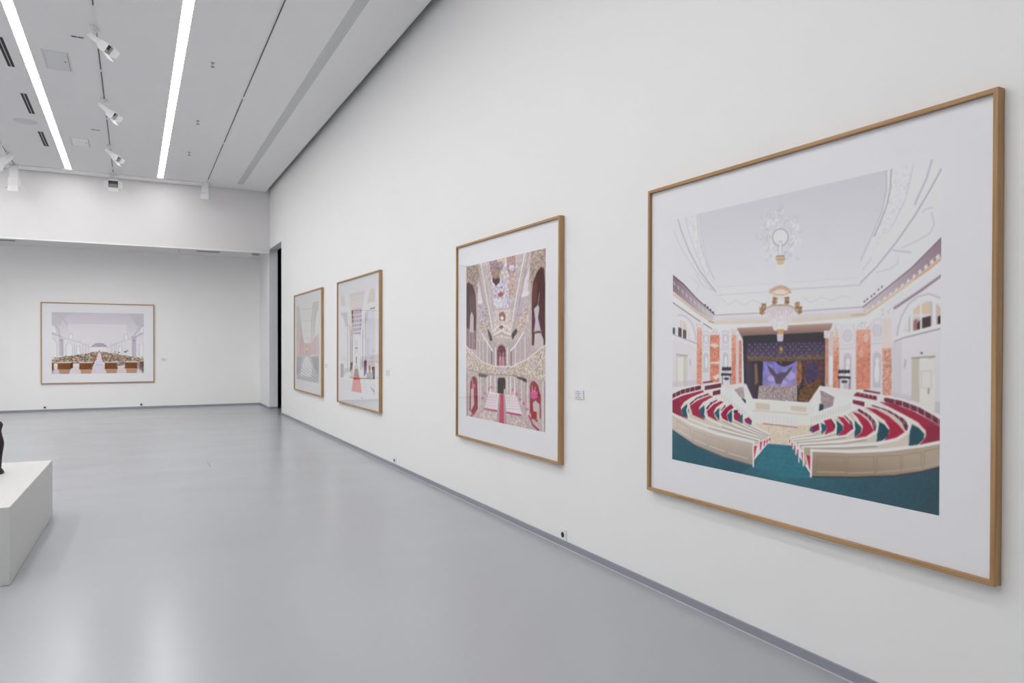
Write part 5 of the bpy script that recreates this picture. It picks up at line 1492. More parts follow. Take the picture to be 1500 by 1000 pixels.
p,208 145 172 ,1,840 1838 832 1844 815 1846 807 1841 815 1835 832 1834 840 1838
l,164 149 152 ,1,5.9 849 1817 849 1835
p,208 145 172 ,1,1454 1795 1447 1801 1432 1802 1425 1798 1432 1792 1447 1791 1454 1795
l,164 149 152 ,1,5.5 1462 1775 1462 1792
l,167 88 116 ,1,21.9 536 1859 879 1860
l,168 88 120 ,1,25.4 1133 1859 1469 1858
p,186 113 144 ,1,594 1664 593 1670 587 1675 579 1680 569 1682 559 1683 549 1682 540 1678 535 1673 533 1667 535 1661 540 1656 549 1651 559 1649 569 1648 579 1650 587 1653 593 1658 594 1664
p,186 113 144 ,1,688 1598 686 1604 681 1609 673 1613 664 1616 653 1617 643 1615 635 1612 630 1607 628 1601 630 1595 635 1589 643 1585 653 1583 663 1582 673 1583 681 1587 686 1592 688 1598
p,186 113 144 ,1,759 1576 758 1582 753 1587 746 1590 737 1593 728 1593 719 1592 712 1589 708 1585 706 1579 708 1574 712 1569 719 1565 728 1563 737 1562 746 1564 753 1567 757 1571 759 1576
p,186 113 144 ,1,518 1730 516 1736 511 1741 503 1746 493 1749 482 1749 472 1748 463 1745 458 1740 456 1734 458 1728 463 1722 472 1718 482 1715 492 1714 503 1716 511 1719 516 1724 518 1730
p,186 113 144 ,1,1300 1578 1299 1584 1294 1589 1287 1593 1278 1596 1269 1596 1261 1595 1254 1592 1249 1587 1247 1582 1249 1576 1253 1571 1260 1567 1269 1564 1278 1564 1287 1565 1294 1568 1298 1573 1300 1578
p,186 113 144 ,1,1403 1620 1401 1627 1396 1633 1388 1638 1377 1641 1367 1641 1356 1640 1348 1636 1343 1631 1341 1624 1343 1618 1348 1611 1356 1607 1366 1604 1377 1603 1387 1605 1396 1608 1401 1614 1403 1620
p,186 113 144 ,1,1478 1679 1476 1684 1472 1689 1465 1693 1457 1696 1448 1696 1440 1695 1433 1692 1428 1688 1427 1682 1428 1677 1433 1672 1440 1668 1448 1665 1457 1665 1465 1666 1472 1669 1476 1673 1478 1679
p,186 113 144 ,1,1561 1720 1559 1726 1554 1732 1546 1737 1537 1740 1526 1741 1516 1740 1508 1736 1503 1731 1501 1724 1503 1718 1508 1712 1516 1707 1526 1704 1536 1703 1546 1705 1554 1708 1559 1713 1561 1720
p,186 113 144 ,1,1636 1776 1634 1782 1630 1788 1623 1792 1614 1795 1605 1796 1596 1795 1588 1791 1584 1787 1582 1781 1584 1775 1588 1769 1595 1765 1604 1762 1614 1761 1623 1763 1630 1766 1634 1771 1636 1776
p,170 148 159 ,1,932 1651 1089 1640 1142 2006 871 2001
p,176 87 100 ,1,964 1648 1048 1643 1065 2006 942 2002
l,158 140 130 ,0.55,8.5 1726 734 1727 749
l,228 219 212 ,0.55,9.2 962 1209 948 1220
l,222 211 203 ,0.55,9.4 1324 1005 1326 1023
l,222 211 203 ,0.55,8.5 1684 1077 1663 1086
l,228 219 212 ,0.55,6.7 108 1138 89 1158
l,222 211 203 ,0.55,5.7 1971 1380 1970 1400
l,158 140 130 ,0.55,8.2 680 930 670 946
l,158 140 130 ,0.55,5.2 1976 1120 1958 1136
l,126 106 102 ,0.55,7 285 1201 276 1227
l,228 219 212 ,0.55,9.6 412 1210 405 1230
l,228 219 212 ,0.55,8.9 1852 920 1856 941
l,222 211 203 ,0.55,8.1 398 1266 392 1288
l,158 140 130 ,0.55,7.1 677 1397 671 1420
l,140 122 114 ,0.55,6.3 1063 1127 1070 1150
l,140 122 114 ,0.55,7.7 1645 966 1642 982
l,126 106 102 ,0.55,6.2 343 301 354 328
l,126 106 102 ,0.55,7.5 948 1310 973 1332
l,228 219 212 ,0.55,5.9 1372 1118 1354 1129
l,228 219 212 ,0.55,6.4 1334 1178 1328 1197
l,222 211 203 ,0.55,6.9 1611 1313 1627 1326
l,126 106 102 ,0.55,5.8 1304 1154 1299 1166
l,206 188 160 ,0.55,6.2 1085 1255 1090 1270
l,206 188 160 ,0.55,6.4 1341 1180 1347 1192
l,222 211 203 ,0.55,9.1 270 48 278 72
l,158 140 130 ,0.55,7.5 1379 1403 1380 1425
l,126 106 102 ,0.55,8.6 584 1102 579 1117
l,126 106 102 ,0.55,5.9 1355 1352 1354 1367
l,206 188 160 ,0.55,8.3 1356 1345 1374 1363
l,158 140 130 ,0.55,9.5 707 266 733 293
l,222 211 203 ,0.55,7.7 1504 387 1484 397
l,228 219 212 ,0.55,7.9 1974 1378 1962 1390
l,140 122 114 ,0.55,10 745 1315 771 1338
l,158 140 130 ,0.55,7.9 863 1328 860 1347
l,228 219 212 ,0.55,6.4 251 158 269 185
l,158 140 130 ,0.55,8.8 902 1333 888 1341
l,222 211 203 ,0.55,7.4 841 130 821 150
l,206 188 160 ,0.55,6.9 941 1375 945 1397
l,222 211 203 ,0.55,7.4 1262 1353 1279 1376
l,206 188 160 ,0.55,7.6 1307 1247 1316 1265
l,222 211 203 ,0.55,8.3 1345 1172 1330 1181
l,158 140 130 ,0.55,7.6 109 1408 127 1422
l,126 106 102 ,0.55,6.6 918 270 943 286
l,206 188 160 ,0.55,8.6 808 1261 815 1268
l,140 122 114 ,0.55,8 1663 545 1650 564
l,158 140 130 ,0.55,9.8 883 556 898 564
l,228 219 212 ,0.55,6.3 1379 653 1402 669
l,126 106 102 ,0.55,8.4 1607 317 1628 341
l,140 122 114 ,0.55,7.6 1681 1189 1703 1210
l,222 211 203 ,0.55,7 506 1453 508 1467
l,126 106 102 ,0.55,7.8 954 1132 954 1142
l,140 122 114 ,0.55,5.9 1083 1149 1102 1159
l,126 106 102 ,0.55,6.3 1539 411 1524 418
l,158 140 130 ,0.55,6.5 1249 800 1235 820
l,228 219 212 ,0.55,7.2 1848 559 1846 571
l,140 122 114 ,0.55,8 1567 647 1578 662
l,222 211 203 ,0.55,8.2 1807 916 1796 924
l,228 219 212 ,0.55,8.2 689 1114 668 1135
l,222 211 203 ,0.55,6.5 1149 1396 1131 1404
l,222 211 203 ,0.55,9.5 1396 1114 1383 1133
l,126 106 102 ,0.55,9.4 1359 583 1342 595
l,228 219 212 ,0.55,6.2 534 1350 542 1366
l,228 219 212 ,0.55,6.6 792 1156 808 1169
l,222 211 203 ,0.55,8.8 486 1202 506 1213
l,222 211 203 ,0.55,7.1 305 530 317 548
l,158 140 130 ,0.55,8.5 579 1107 597 1124
l,126 106 102 ,0.55,6.8 1660 129 1673 137
l,222 211 203 ,0.55,9.6 1070 1352 1048 1377
l,140 122 114 ,0.55,8.9 675 1368 684 1381
l,228 219 212 ,0.55,8.9 1079 1363 1061 1376
l,126 106 102 ,0.55,10.2 137 1122 132 1143
l,222 211 203 ,0.55,7.4 1521 533 1512 544
l,228 219 212 ,0.55,7.1 398 1148 420 1161
l,140 122 114 ,0.55,8.3 585 242 578 253
l,140 122 114 ,0.55,10.1 354 834 374 844
l,228 219 212 ,0.55,8.1 1790 1297 1781 1312
l,140 122 114 ,0.55,9.3 1344 1360 1330 1385
l,158 140 130 ,0.55,9 1815 1325 1815 1343
l,140 122 114 ,0.55,9.1 865 977 866 984
l,222 211 203 ,0.55,5.8 1592 1314 1584 1324
l,158 140 130 ,0.55,9.8 930 673 933 685
l,140 122 114 ,0.55,9.4 1029 446 1017 458
l,222 211 203 ,0.55,6.7 1355 1257 1369 1264
l,222 211 203 ,0.55,9.1 1113 1195 1096 1212
l,206 188 160 ,0.55,8.5 1510 1363 1491 1386
l,140 122 114 ,0.55,9 869 285 881 297
l,222 211 203 ,0.55,7.5 1981 1173 1998 1187
l,222 211 203 ,0.55,9.1 1324 1136 1344 1144
l,222 211 203 ,0.55,7.8 1685 1312 1663 1332
l,222 211 203 ,0.55,9.1 1352 1419 1376 1441
l,158 140 130 ,0.55,8.3 1630 480 1616 490
l,158 140 130 ,0.55,9.1 392 1372 395 1394
l,222 211 203 ,0.55,9.2 142 1224 166 1239
l,228 219 212 ,0.55,8.6 1051 1160 1042 1178
l,140 122 114 ,0.55,6.1 1822 1320 1808 1336
l,158 140 130 ,0.55,7.9 625 1439 627 1451
l,140 122 114 ,0.55,7.5 1843 1283 1824 1306
l,126 106 102 ,0.55,6.1 1941 1322 1938 1335
l,228 219 212 ,0.55,6.2 437 1176 425 1191
l,158 140 130 ,0.55,7.6 1351 1421 1355 1442
l,206 188 160 ,0.55,5.9 1158 409 1167 434
l,206 188 160 ,0.55,6.9 417 1166 423 1187
l,206 188 160 ,0.55,8.3 1068 1420 1051 1434
l,206 188 160 ,0.55,7.9 361 1396 369 1406
l,206 188 160 ,0.55,9.8 491 1121 468 1147
l,126 106 102 ,0.55,7.6 1198 975 1177 995
l,228 219 212 ,0.55,7.1 1251 1419 1251 1431
l,206 188 160 ,0.55,8.6 1584 469 1580 486
l,140 122 114 ,0.55,7.2 571 801 588 816
l,228 219 212 ,0.55,6.5 1812 941 1827 952
l,140 122 114 ,0.55,6.6 233 1087 209 1104
l,228 219 212 ,0.55,8.2 757 342 733 363
l,206 188 160 ,0.55,7.8 1346 777 1368 791
l,158 140 130 ,0.55,9.1 1661 1106 1671 1128
l,126 106 102 ,0.55,9.7 64 1154 36 1174
l,222 211 203 ,0.55,9.5 656 745 680 769
l,158 140 130 ,0.55,6.9 1855 1322 1836 1346
l,158 140 130 ,0.55,8.9 99 1374 104 1387
l,126 106 102 ,0.55,8 1745 1376 1734 1388
l,140 122 114 ,0.55,7.8 1237 1137 1220 1155
l,222 211 203 ,0.55,8.6 1462 124 1455 138
l,140 122 114 ,0.55,6.4 1548 1237 1556 1247
l,206 188 160 ,0.55,6.6 896 1313 897 1328
l,228 219 212 ,0.55,7.8 1704 935 1711 945
l,140 122 114 ,0.55,5.6 1743 687 1727 703
l,228 219 212 ,0.55,9.5 874 689 880 712
l,140 122 114 ,0.55,8.8 581 879 585 893
l,222 211 203 ,0.55,7.7 1555 1292 1569 1301
l,126 106 102 ,0.55,8.5 979 1265 960 1288
l,158 140 130 ,0.55,6.4 1954 1227 1951 1235
l,140 122 114 ,0.55,7.6 451 1193 464 1207
l,228 219 212 ,0.55,8.5 1690 1217 1691 1240
l,228 219 212 ,0.55,6.6 208 1271 232 1293
l,140 122 114 ,0.55,6.2 872 870 866 887
l,206 188 160 ,0.55,9.4 694 535 700 542
l,228 219 212 ,0.55,8.1 1645 1294 1655 1300
l,228 219 212 ,0.55,8 1445 1221 1424 1228
l,158 140 130 ,0.55,9.4 104 1273 129 1284
l,126 106 102 ,0.55,6.8 1540 1412 1554 1423
l,228 219 212 ,0.55,8.1 247 1466 260 1474
l,126 106 102 ,0.55,6.2 707 777 692 784
l,126 106 102 ,0.55,9.5 677 1189 669 1210
l,140 122 114 ,0.55,9.3 535 98 556 123
l,222 211 203 ,0.55,8.5 1931 1119 1941 1135
l,222 211 203 ,0.55,7.1 357 1392 371 1401
l,206 188 160 ,0.55,8.5 612 1423 592 1449
l,222 211 203 ,0.55,6.4 1375 489 1362 504
l,228 219 212 ,0.55,8 435 179 430 198
l,158 140 130 ,0.55,8.6 874 1145 894 1167
l,126 106 102 ,0.55,7.6 1003 277 1025 302
l,126 106 102 ,0.55,9.2 468 1386 442 1394
l,206 188 160 ,0.55,8.6 1576 415 1578 431
l,222 211 203 ,0.55,6.8 1650 1143 1656 1165
l,228 219 212 ,0.55,8 980 1420 1000 1441
l,228 219 212 ,0.55,6 1682 1136 1673 1156
l,222 211 203 ,0.55,8.8 1569 1133 1565 1154
l,206 188 160 ,0.55,8.9 1868 1217 1872 1236
l,206 188 160 ,0.55,9.1 1351 429 1333 445
l,126 106 102 ,0.55,9.6 1293 351 1276 360
l,140 122 114 ,0.55,5.8 1148 1312 1162 1335
l,140 122 114 ,0.55,7.4 689 1112 712 1128
l,228 219 212 ,0.55,10.1 87 1359 60 1377
l,158 140 130 ,0.55,8.6 1665 702 1673 722
l,206 188 160 ,0.55,9.1 1168 1125 1174 1141
l,126 106 102 ,0.55,7.4 948 1163 923 1186
l,222 211 203 ,0.55,8.2 382 1202 389 1214
l,158 140 130 ,0.55,5.6 1933 995 1937 1002
l,126 106 102 ,0.55,6.8 538 1246 515 1264
l,222 211 203 ,0.55,6.1 566 1189 583 1201
l,126 106 102 ,0.55,8.9 1436 1384 1458 1400
l,158 140 130 ,0.55,7.5 631 902 649 919
l,206 188 160 ,0.55,6 1284 1379 1276 1388
l,228 219 212 ,0.55,7.7 1860 1108 1860 1121
l,222 211 203 ,0.55,8.3 1694 1343 1689 1351
l,158 140 130 ,0.55,6.1 1695 1214 1675 1223
l,140 122 114 ,0.55,8.9 1697 204 1709 215
l,140 122 114 ,0.55,6.1 1021 1366 1008 1378
l,228 219 212 ,0.55,7.3 1951 1125 1942 1134
l,158 140 130 ,0.55,9.1 1587 1198 1571 1222
l,158 140 130 ,0.55,10.7 262 1189 241 1213
l,158 140 130 ,0.55,9 1173 692 1196 699
l,206 188 160 ,0.55,10.2 679 516 660 537
l,228 219 212 ,0.55,8.9 1041 1139 1062 1154
l,158 140 130 ,0.55,8 1433 1233 1429 1257
l,140 122 114 ,0.55,6 1524 1404 1504 1421
l,222 211 203 ,0.55,5.7 1894 1381 1910 1393
l,222 211 203 ,0.55,10.3 248 979 256 1002
l,140 122 114 ,0.55,7.7 1632 1076 1625 1092
l,222 211 203 ,0.55,6.1 1745 1362 1748 1380
l,228 219 212 ,0.55,6.4 1982 1316 2003 1324
l,158 140 130 ,0.55,7.3 997 397 1000 415
l,206 188 160 ,0.55,7.5 1055 625 1052 634
l,158 140 130 ,0.55,9.9 561 825 569 836
l,222 211 203 ,0.55,7.9 1482 1151 1488 1158
l,158 140 130 ,0.55,9 1366 1404 1354 1417
l,140 122 114 ,0.55,9.2 259 1166 254 1178
l,222 211 203 ,0.55,9.3 1283 1288 1264 1312
l,222 211 203 ,0.55,8.5 923 1138 943 1154
l,206 188 160 ,0.55,6.9 1067 1147 1089 1163
l,206 188 160 ,0.55,8.3 1249 1259 1236 1279
l,158 140 130 ,0.55,7.3 1657 667 1661 688
l,206 188 160 ,0.55,5.5 1617 762 1602 775
l,222 211 203 ,0.55,9.4 332 1097 346 1114
l,206 188 160 ,0.55,6.7 1646 822 1628 828
l,126 106 102 ,0.55,7.5 773 220 784 239
l,206 188 160 ,0.55,7.7 1134 1104 1145 1113
l,158 140 130 ,0.55,7.7 250 1152 262 1160
l,228 219 212 ,0.55,7 858 1224 870 1245
l,228 219 212 ,0.55,6.2 488 1120 486 1142
l,228 219 212 ,0.55,7.2 1917 901 1905 920
l,158 140 130 ,0.55,7.8 710 1215 689 1225
l,158 140 130 ,0.55,9.4 958 1272 981 1288
l,158 140 130 ,0.55,6.5 1587 1193 1578 1211
l,158 140 130 ,0.55,7.7 1665 1404 1653 1422
l,158 140 130 ,0.55,9.9 1049 1170 1027 1195
l,206 188 160 ,0.55,8.8 1595 1108 1602 1131
l,222 211 203 ,0.55,9.4 1385 1332 1378 1352
l,140 122 114 ,0.55,5.6 1811 1178 1810 1188
l,206 188 160 ,0.55,9 131 1420 114 1445
l,228 219 212 ,0.55,8.8 731 294 719 307
l,228 219 212 ,0.55,7.6 1468 782 1458 800
l,140 122 114 ,0.55,6.3 1819 1214 1839 1231
l,126 106 102 ,0.55,9.6 745 1219 761 1234
l,222 211 203 ,0.55,7.4 1867 1253 1875 1275
l,228 219 212 ,0.55,8.9 1377 1404 1361 1417
l,206 188 160 ,0.55,8.1 622 1168 603 1187
l,222 211 203 ,0.55,5.9 1055 614 1051 639
l,158 140 130 ,0.55,9.5 1252 1271 1260 1280
l,126 106 102 ,0.55,8.8 1868 207 1866 223
l,140 122 114 ,0.55,9.5 1072 1082 1058 1089
l,222 211 203 ,0.55,5.7 1256 1004 1262 1015
l,206 188 160 ,0.55,8.7 212 219 198 237
l,206 188 160 ,0.55,8.6 418 1398 395 1417
l,222 211 203 ,0.55,7.4 1841 1229 1844 1238
l,206 188 160 ,0.55,8.7 313 1227 300 1244
l,126 106 102 ,0.55,10.4 583 1260 557 1281
l,158 140 130 ,0.55,6.2 1206 1186 1223 1194
l,228 219 212 ,0.55,6.9 1774 1278 1759 1286
l,140 122 114 ,0.55,8.4 1593 1149 1611 1162
l,222 211 203 ,0.55,9.6 374 1455 373 1468
l,222 211 203 ,0.55,7.2 488 1225 512 1240
l,126 106 102 ,0.55,6.9 1547 1281 1534 1299
l,222 211 203 ,0.55,7.4 1434 1407 1456 1421
l,206 188 160 ,0.55,8.8 1568 1115 1546 1123
l,140 122 114 ,0.55,7.6 773 405 776 415
l,222 211 203 ,0.55,6.5 1591 1081 1603 1099
l,140 122 114 ,0.55,6.4 755 1419 747 1429
l,140 122 114 ,0.55,9 1716 531 1700 544
l,126 106 102 ,0.55,9.5 1281 1281 1273 1298
l,140 122 114 ,0.55,9 658 1360 635 1383
l,126 106 102 ,0.55,9 1181 1306 1167 1319
l,140 122 114 ,0.55,7.7 1948 1223 1947 1232
l,206 188 160 ,0.55,7.9 177 1398 195 1422
l,126 106 102 ,0.55,7.6 1156 1271 1133 1284
l,126 106 102 ,0.55,7.6 283 114 301 137
l,228 219 212 ,0.55,8.6 506 1115 524 1136
l,158 140 130 ,0.55,6 1234 1329 1232 1353
l,126 106 102 ,0.55,7.3 1672 427 1661 441
l,126 106 102 ,0.55,9.1 1497 1393 1520 1403
l,206 188 160 ,0.55,6.6 522 743 520 758
l,126 106 102 ,0.55,9.3 1147 1360 1166 1372
l,216 204 198 ,0.5,6.7 979 1684 979 1767
l,138 120 114 ,0.5,6.4 1318 1432 1318 1490
l,138 120 114 ,0.5,6.5 1183 1674 1183 1750
l,138 120 114 ,0.5,6.6 1098 1524 1098 1557
l,226 216 212 ,0.5,6.6 1137 1633 1138 1702
l,226 216 212 ,0.5,6.6 1069 1596 1070 1653
l,226 216 212 ,0.5,6.5 1221 1495 1221 1533
l,226 216 212 ,0.5,6.6 1051 1524 1051 1577
l,138 120 114 ,0.5,6.9 681 1671 681 1718
l,216 204 198 ,0.5,6.7 948 1674 949 1754
l,216 204 198 ,0.5,6.7 909 1666 909 1764
l,226 216 212 ,0.5,6.5 1174 1641 1174 1678
l,138 120 114 ,0.5,7 486 1593 486 1667
l,226 216 212 ,0.5,6.3 1586 1564 1586 1621
l,216 204 198 ,0.5,6.7 878 1500 878 1599
l,216 204 198 ,0.5,6.6 1086 1606 1087 1675
l,226 216 212 ,0.5,6.4 1308 1605 1309 1681
l,216 204 198 ,0.5,6.9 684 1457 684 1535
l,226 216 212 ,0.5,7.1 400 1635 400 1673
l,138 120 114 ,0.5,6.4 1341 1597 1342 1659
l,226 216 212 ,0.5,6.3 1549 1519 1550 1561
l,226 216 212 ,0.5,6.6 1126 1509 1126 1557
l,138 120 114 ,0.5,7 517 1640 517 1686
l,138 120 114 ,0.5,6.5 1228 1593 1229 1673
l,138 120 114 ,0.5,6.7 968 1445 969 1515
l,138 120 114 ,0.5,6.7 873 1634 873 1706
l,186 160 164 ,0.8,5.9 640 1678 914 1672
l,186 160 164 ,0.8,5.6 1089 1667 1372 1661
l,186 160 164 ,0.8,5.9 621 1709 914 1700
l,186 160 164 ,0.8,5.6 1089 1695 1390 1687
l,186 160 164 ,0.8,5.9 602 1739 914 1729
l,186 160 164 ,0.8,5.6 1089 1723 1408 1712
l,186 160 164 ,0.8,5.9 583 1770 915 1757
l,186 160 164 ,0.8,5.6 1089 1751 1426 1738
l,186 160 164 ,0.8,5.9 564 1801 915 1786
l,186 160 164 ,0.8,5.6 1089 1779 1443 1764
l,186 160 164 ,0.8,5.9 545 1832 915 1815
l,186 160 164 ,0.8,5.5 1090 1807 1461 1789
l,186 160 164 ,0.8,5.9 526 1864 915 1843
l,186 160 164 ,0.8,5.5 1090 1835 1478 1815''',
'runner': '''g,206 203 206 210 208 214 ,1,907 21 909 1813 -186 -61 2130 -38 2138 2041 -187 2049
p,195 188 188 ,1,-92 -10 2062 -6 2063 347 1302 345 701 354 -92 358
l,211 206 207 ,1,10.5 574 95 1528 94
l,211 206 207 ,1,10.5 575 145 1528 141
l,211 206 207 ,1,10.5 575 196 1528 188
l,211 206 207 ,1,10.5 575 247 1528 236
l,211 206 207 ,1,10.5 575 297 1528 283
p,214 211 214 ,1,226 -1 532 -7 659 352 702 704 575 757 403 382
p,214 211 214 ,1,1490 -1 1782 -4 1491 394 1379 721 1264 718 1340 347
p,222 219 223 ,1,-92 241 489 230 532 360 -92 373
p,222 219 223 ,1,1416 271 2063 259 2063 360 1416 377
p,182 179 182 ,1,-92 358 446 370 489 641 359 695 182 473
p,119 109 117 ,1,1711 367 2063 354 2063 379 1783 390
p,196 194 201 ,1,1602 387 2063 373 2067 1373 1568 1384
p,186 181 187 ,1,1454 432 1675 404 1603 596 1492 645
p,167 158 171 ,1,701 354 1302 345 1302 586 1226 879 826 873 743 593
p,145 111 113 ,1,701 361 805 360 846 611 743 593
l,226 223 227 ,1,13.3 659 450 1340 447
l,226 223 227 ,1,13.3 659 537 1341 530
l,226 223 227 ,1,13.4 660 624 1341 612
l,226 223 227 ,1,13.4 660 711 1341 695
l,226 223 227 ,1,13.4 660 798 1341 778
l,226 223 227 ,1,13.4 660 885 1341 861
l,226 223 227 ,1,11 846 348 888 874
l,226 223 227 ,1,11 988 355 1005 876
l,226 223 227 ,1,10.9 1127 362 1108 877
p,220 218 222 ,1,785 845 1264 853 1227 1419 827 1428
p,196 191 199 ,1,888 957 1108 959 1089 1068 908 1067
p,150 145 155 ,1,920 1095 1061 1095 1061 1136 921 1136
l,160 155 165 ,1,12.3 884 1247 889 1221 904 1198 928 1180 957 1168 989 1164 1021 1167 1050 1179 1073 1197 1088 1220 1093 1245
p,130 123 133 ,1,961 1288 1030 1287 1030 1423 962 1425
l,150 144 154 ,1,22.8 468 612 469 1551
l,190 186 192 ,1,14.3 359 695 360 1483
l,96 76 88 ,1,22.5 634 730 635 1546
l,188 158 152 ,1,28 735 760 736 1514
l,216 213 218 ,1,19.8 554 700 555 1619
l,138 132 154 ,1,21.4 1364 774 1366 1522
l,196 190 202 ,1,18.9 1264 826 1266 1458
l,162 156 176 ,1,26.5 1514 488 1517 1584
l,218 215 220 ,1,21.3 1440 723 1442 1586
l,200 196 204 ,1,15.7 1677 990 1679 1512
l,186 182 192 ,1,12.9 1856 991 1858 1507
l,214 200 196 ,1,22.6 575 348 575 982
p,202 185 173 ,1,532 643 702 676 744 900 575 813
p,129 107 121 ,1,618 1419 786 1401 744 1542 618 1617
p,131 117 136 ,1,1418 1361 1568 1331 1569 1582 1419 1680
p,171 150 134 ,1,1678 1447 1779 1444 1780 1574 1679 1578
p,110 105 115 ,1,1840 1468 2015 1451 2016 1718 1894 1673
p,59 50 59 ,1,1936 1491 1933 1498 1926 1505 1915 1510 1901 1513 1886 1513 1872 1511 1861 1507 1854 1501 1851 1494 1853 1487 1861 1480 1872 1475 1886 1473 1901 1472 1914 1474 1926 1478 1933 1484 1936 1491
p,160 160 163 ,1,-93 1451 200 1458 200 1763 -93 1761
p,189 181 184 ,1,182 1560 618 1518 618 1631 182 1705
p,222 221 225 ,1,271 1673 618 1603 533 1719 182 1822
p,170 165 175 ,1,1569 1582 1858 1571 1859 1674 1569 1687
p,208 207 212 ,1,-93 1761 576 1703 1457 1692 2068 1678 2069 2046 -93 2043
l,183 181 192 ,1,9.8 -46 1803 745 1794
l,183 181 192 ,1,8.9 1266 1768 2034 1743
l,183 181 192 ,1,9.8 -46 1857 745 1847
l,183 181 192 ,1,8.9 1267 1822 2034 1801
l,183 181 192 ,1,9.8 -46 1910 745 1900
l,183 181 192 ,1,8.9 1267 1876 2034 1860
l,183 181 192 ,1,9.8 -46 1963 745 1953
l,183 181 192 ,1,8.9 1267 1930 2034 1919
l,183 181 192 ,1,9.8 -46 2016 745 2007
l,183 181 192 ,1,8.9 1267 1984 2035 1977
l,187 185 196 ,1,10.2 404 1753 227 2008
l,171 169 184 ,1,13.2 1419 1734 1607 2001
l,187 185 196 ,1,10.3 271 1759 0 2022
l,171 169 184 ,1,13 1569 1727 1788 1989
l,187 185 196 ,1,10.5 137 1766 -234 2037
l,171 169 184 ,1,12.8 1715 1720 1965 1977
l,187 185 196 ,1,10.6 0 1772 -475 2052
l,171 169 184 ,1,12.6 1859 1713 2137 1965
l,226 224 228 ,1,23.3 447 1737 137 1999
l,226 224 228 ,1,20.8 1532 1702 1788 1989
l,139 136 152 ,1,12.8 1788 1846 1930 1928
l,139 136 152 ,1,12.8 1852 1860 1986 1945
l,139 136 152 ,1,12.7 1916 1875 2041 1961
l,139 136 152 ,1,12.7 1979 1889 2096 1978
p,213 206 205 ,1,868 1427 1129 1421 1476 1698 533 1719
p,155 138 139 ,1,925 1481 1070 1477 1161 1692 827 1699
p,193 179 177 ,1,949 1439 1054 1437 1078 1531 921 1537
l,230 227 230 ,1,17 880 1427 555 1718
l,230 227 230 ,1,16 1109 1422 1457 1692
l,140 124 127 ,1,12.6 576 1722 786 1712
l,140 124 127 ,1,11.5 1228 1710 1999 1687
p,207 152 151 ,1,819 1707 1204 1703 1317 2021 695 2021
p,197 97 86 ,1,819 1707 1204 1697 1220 1743 803 1758''',
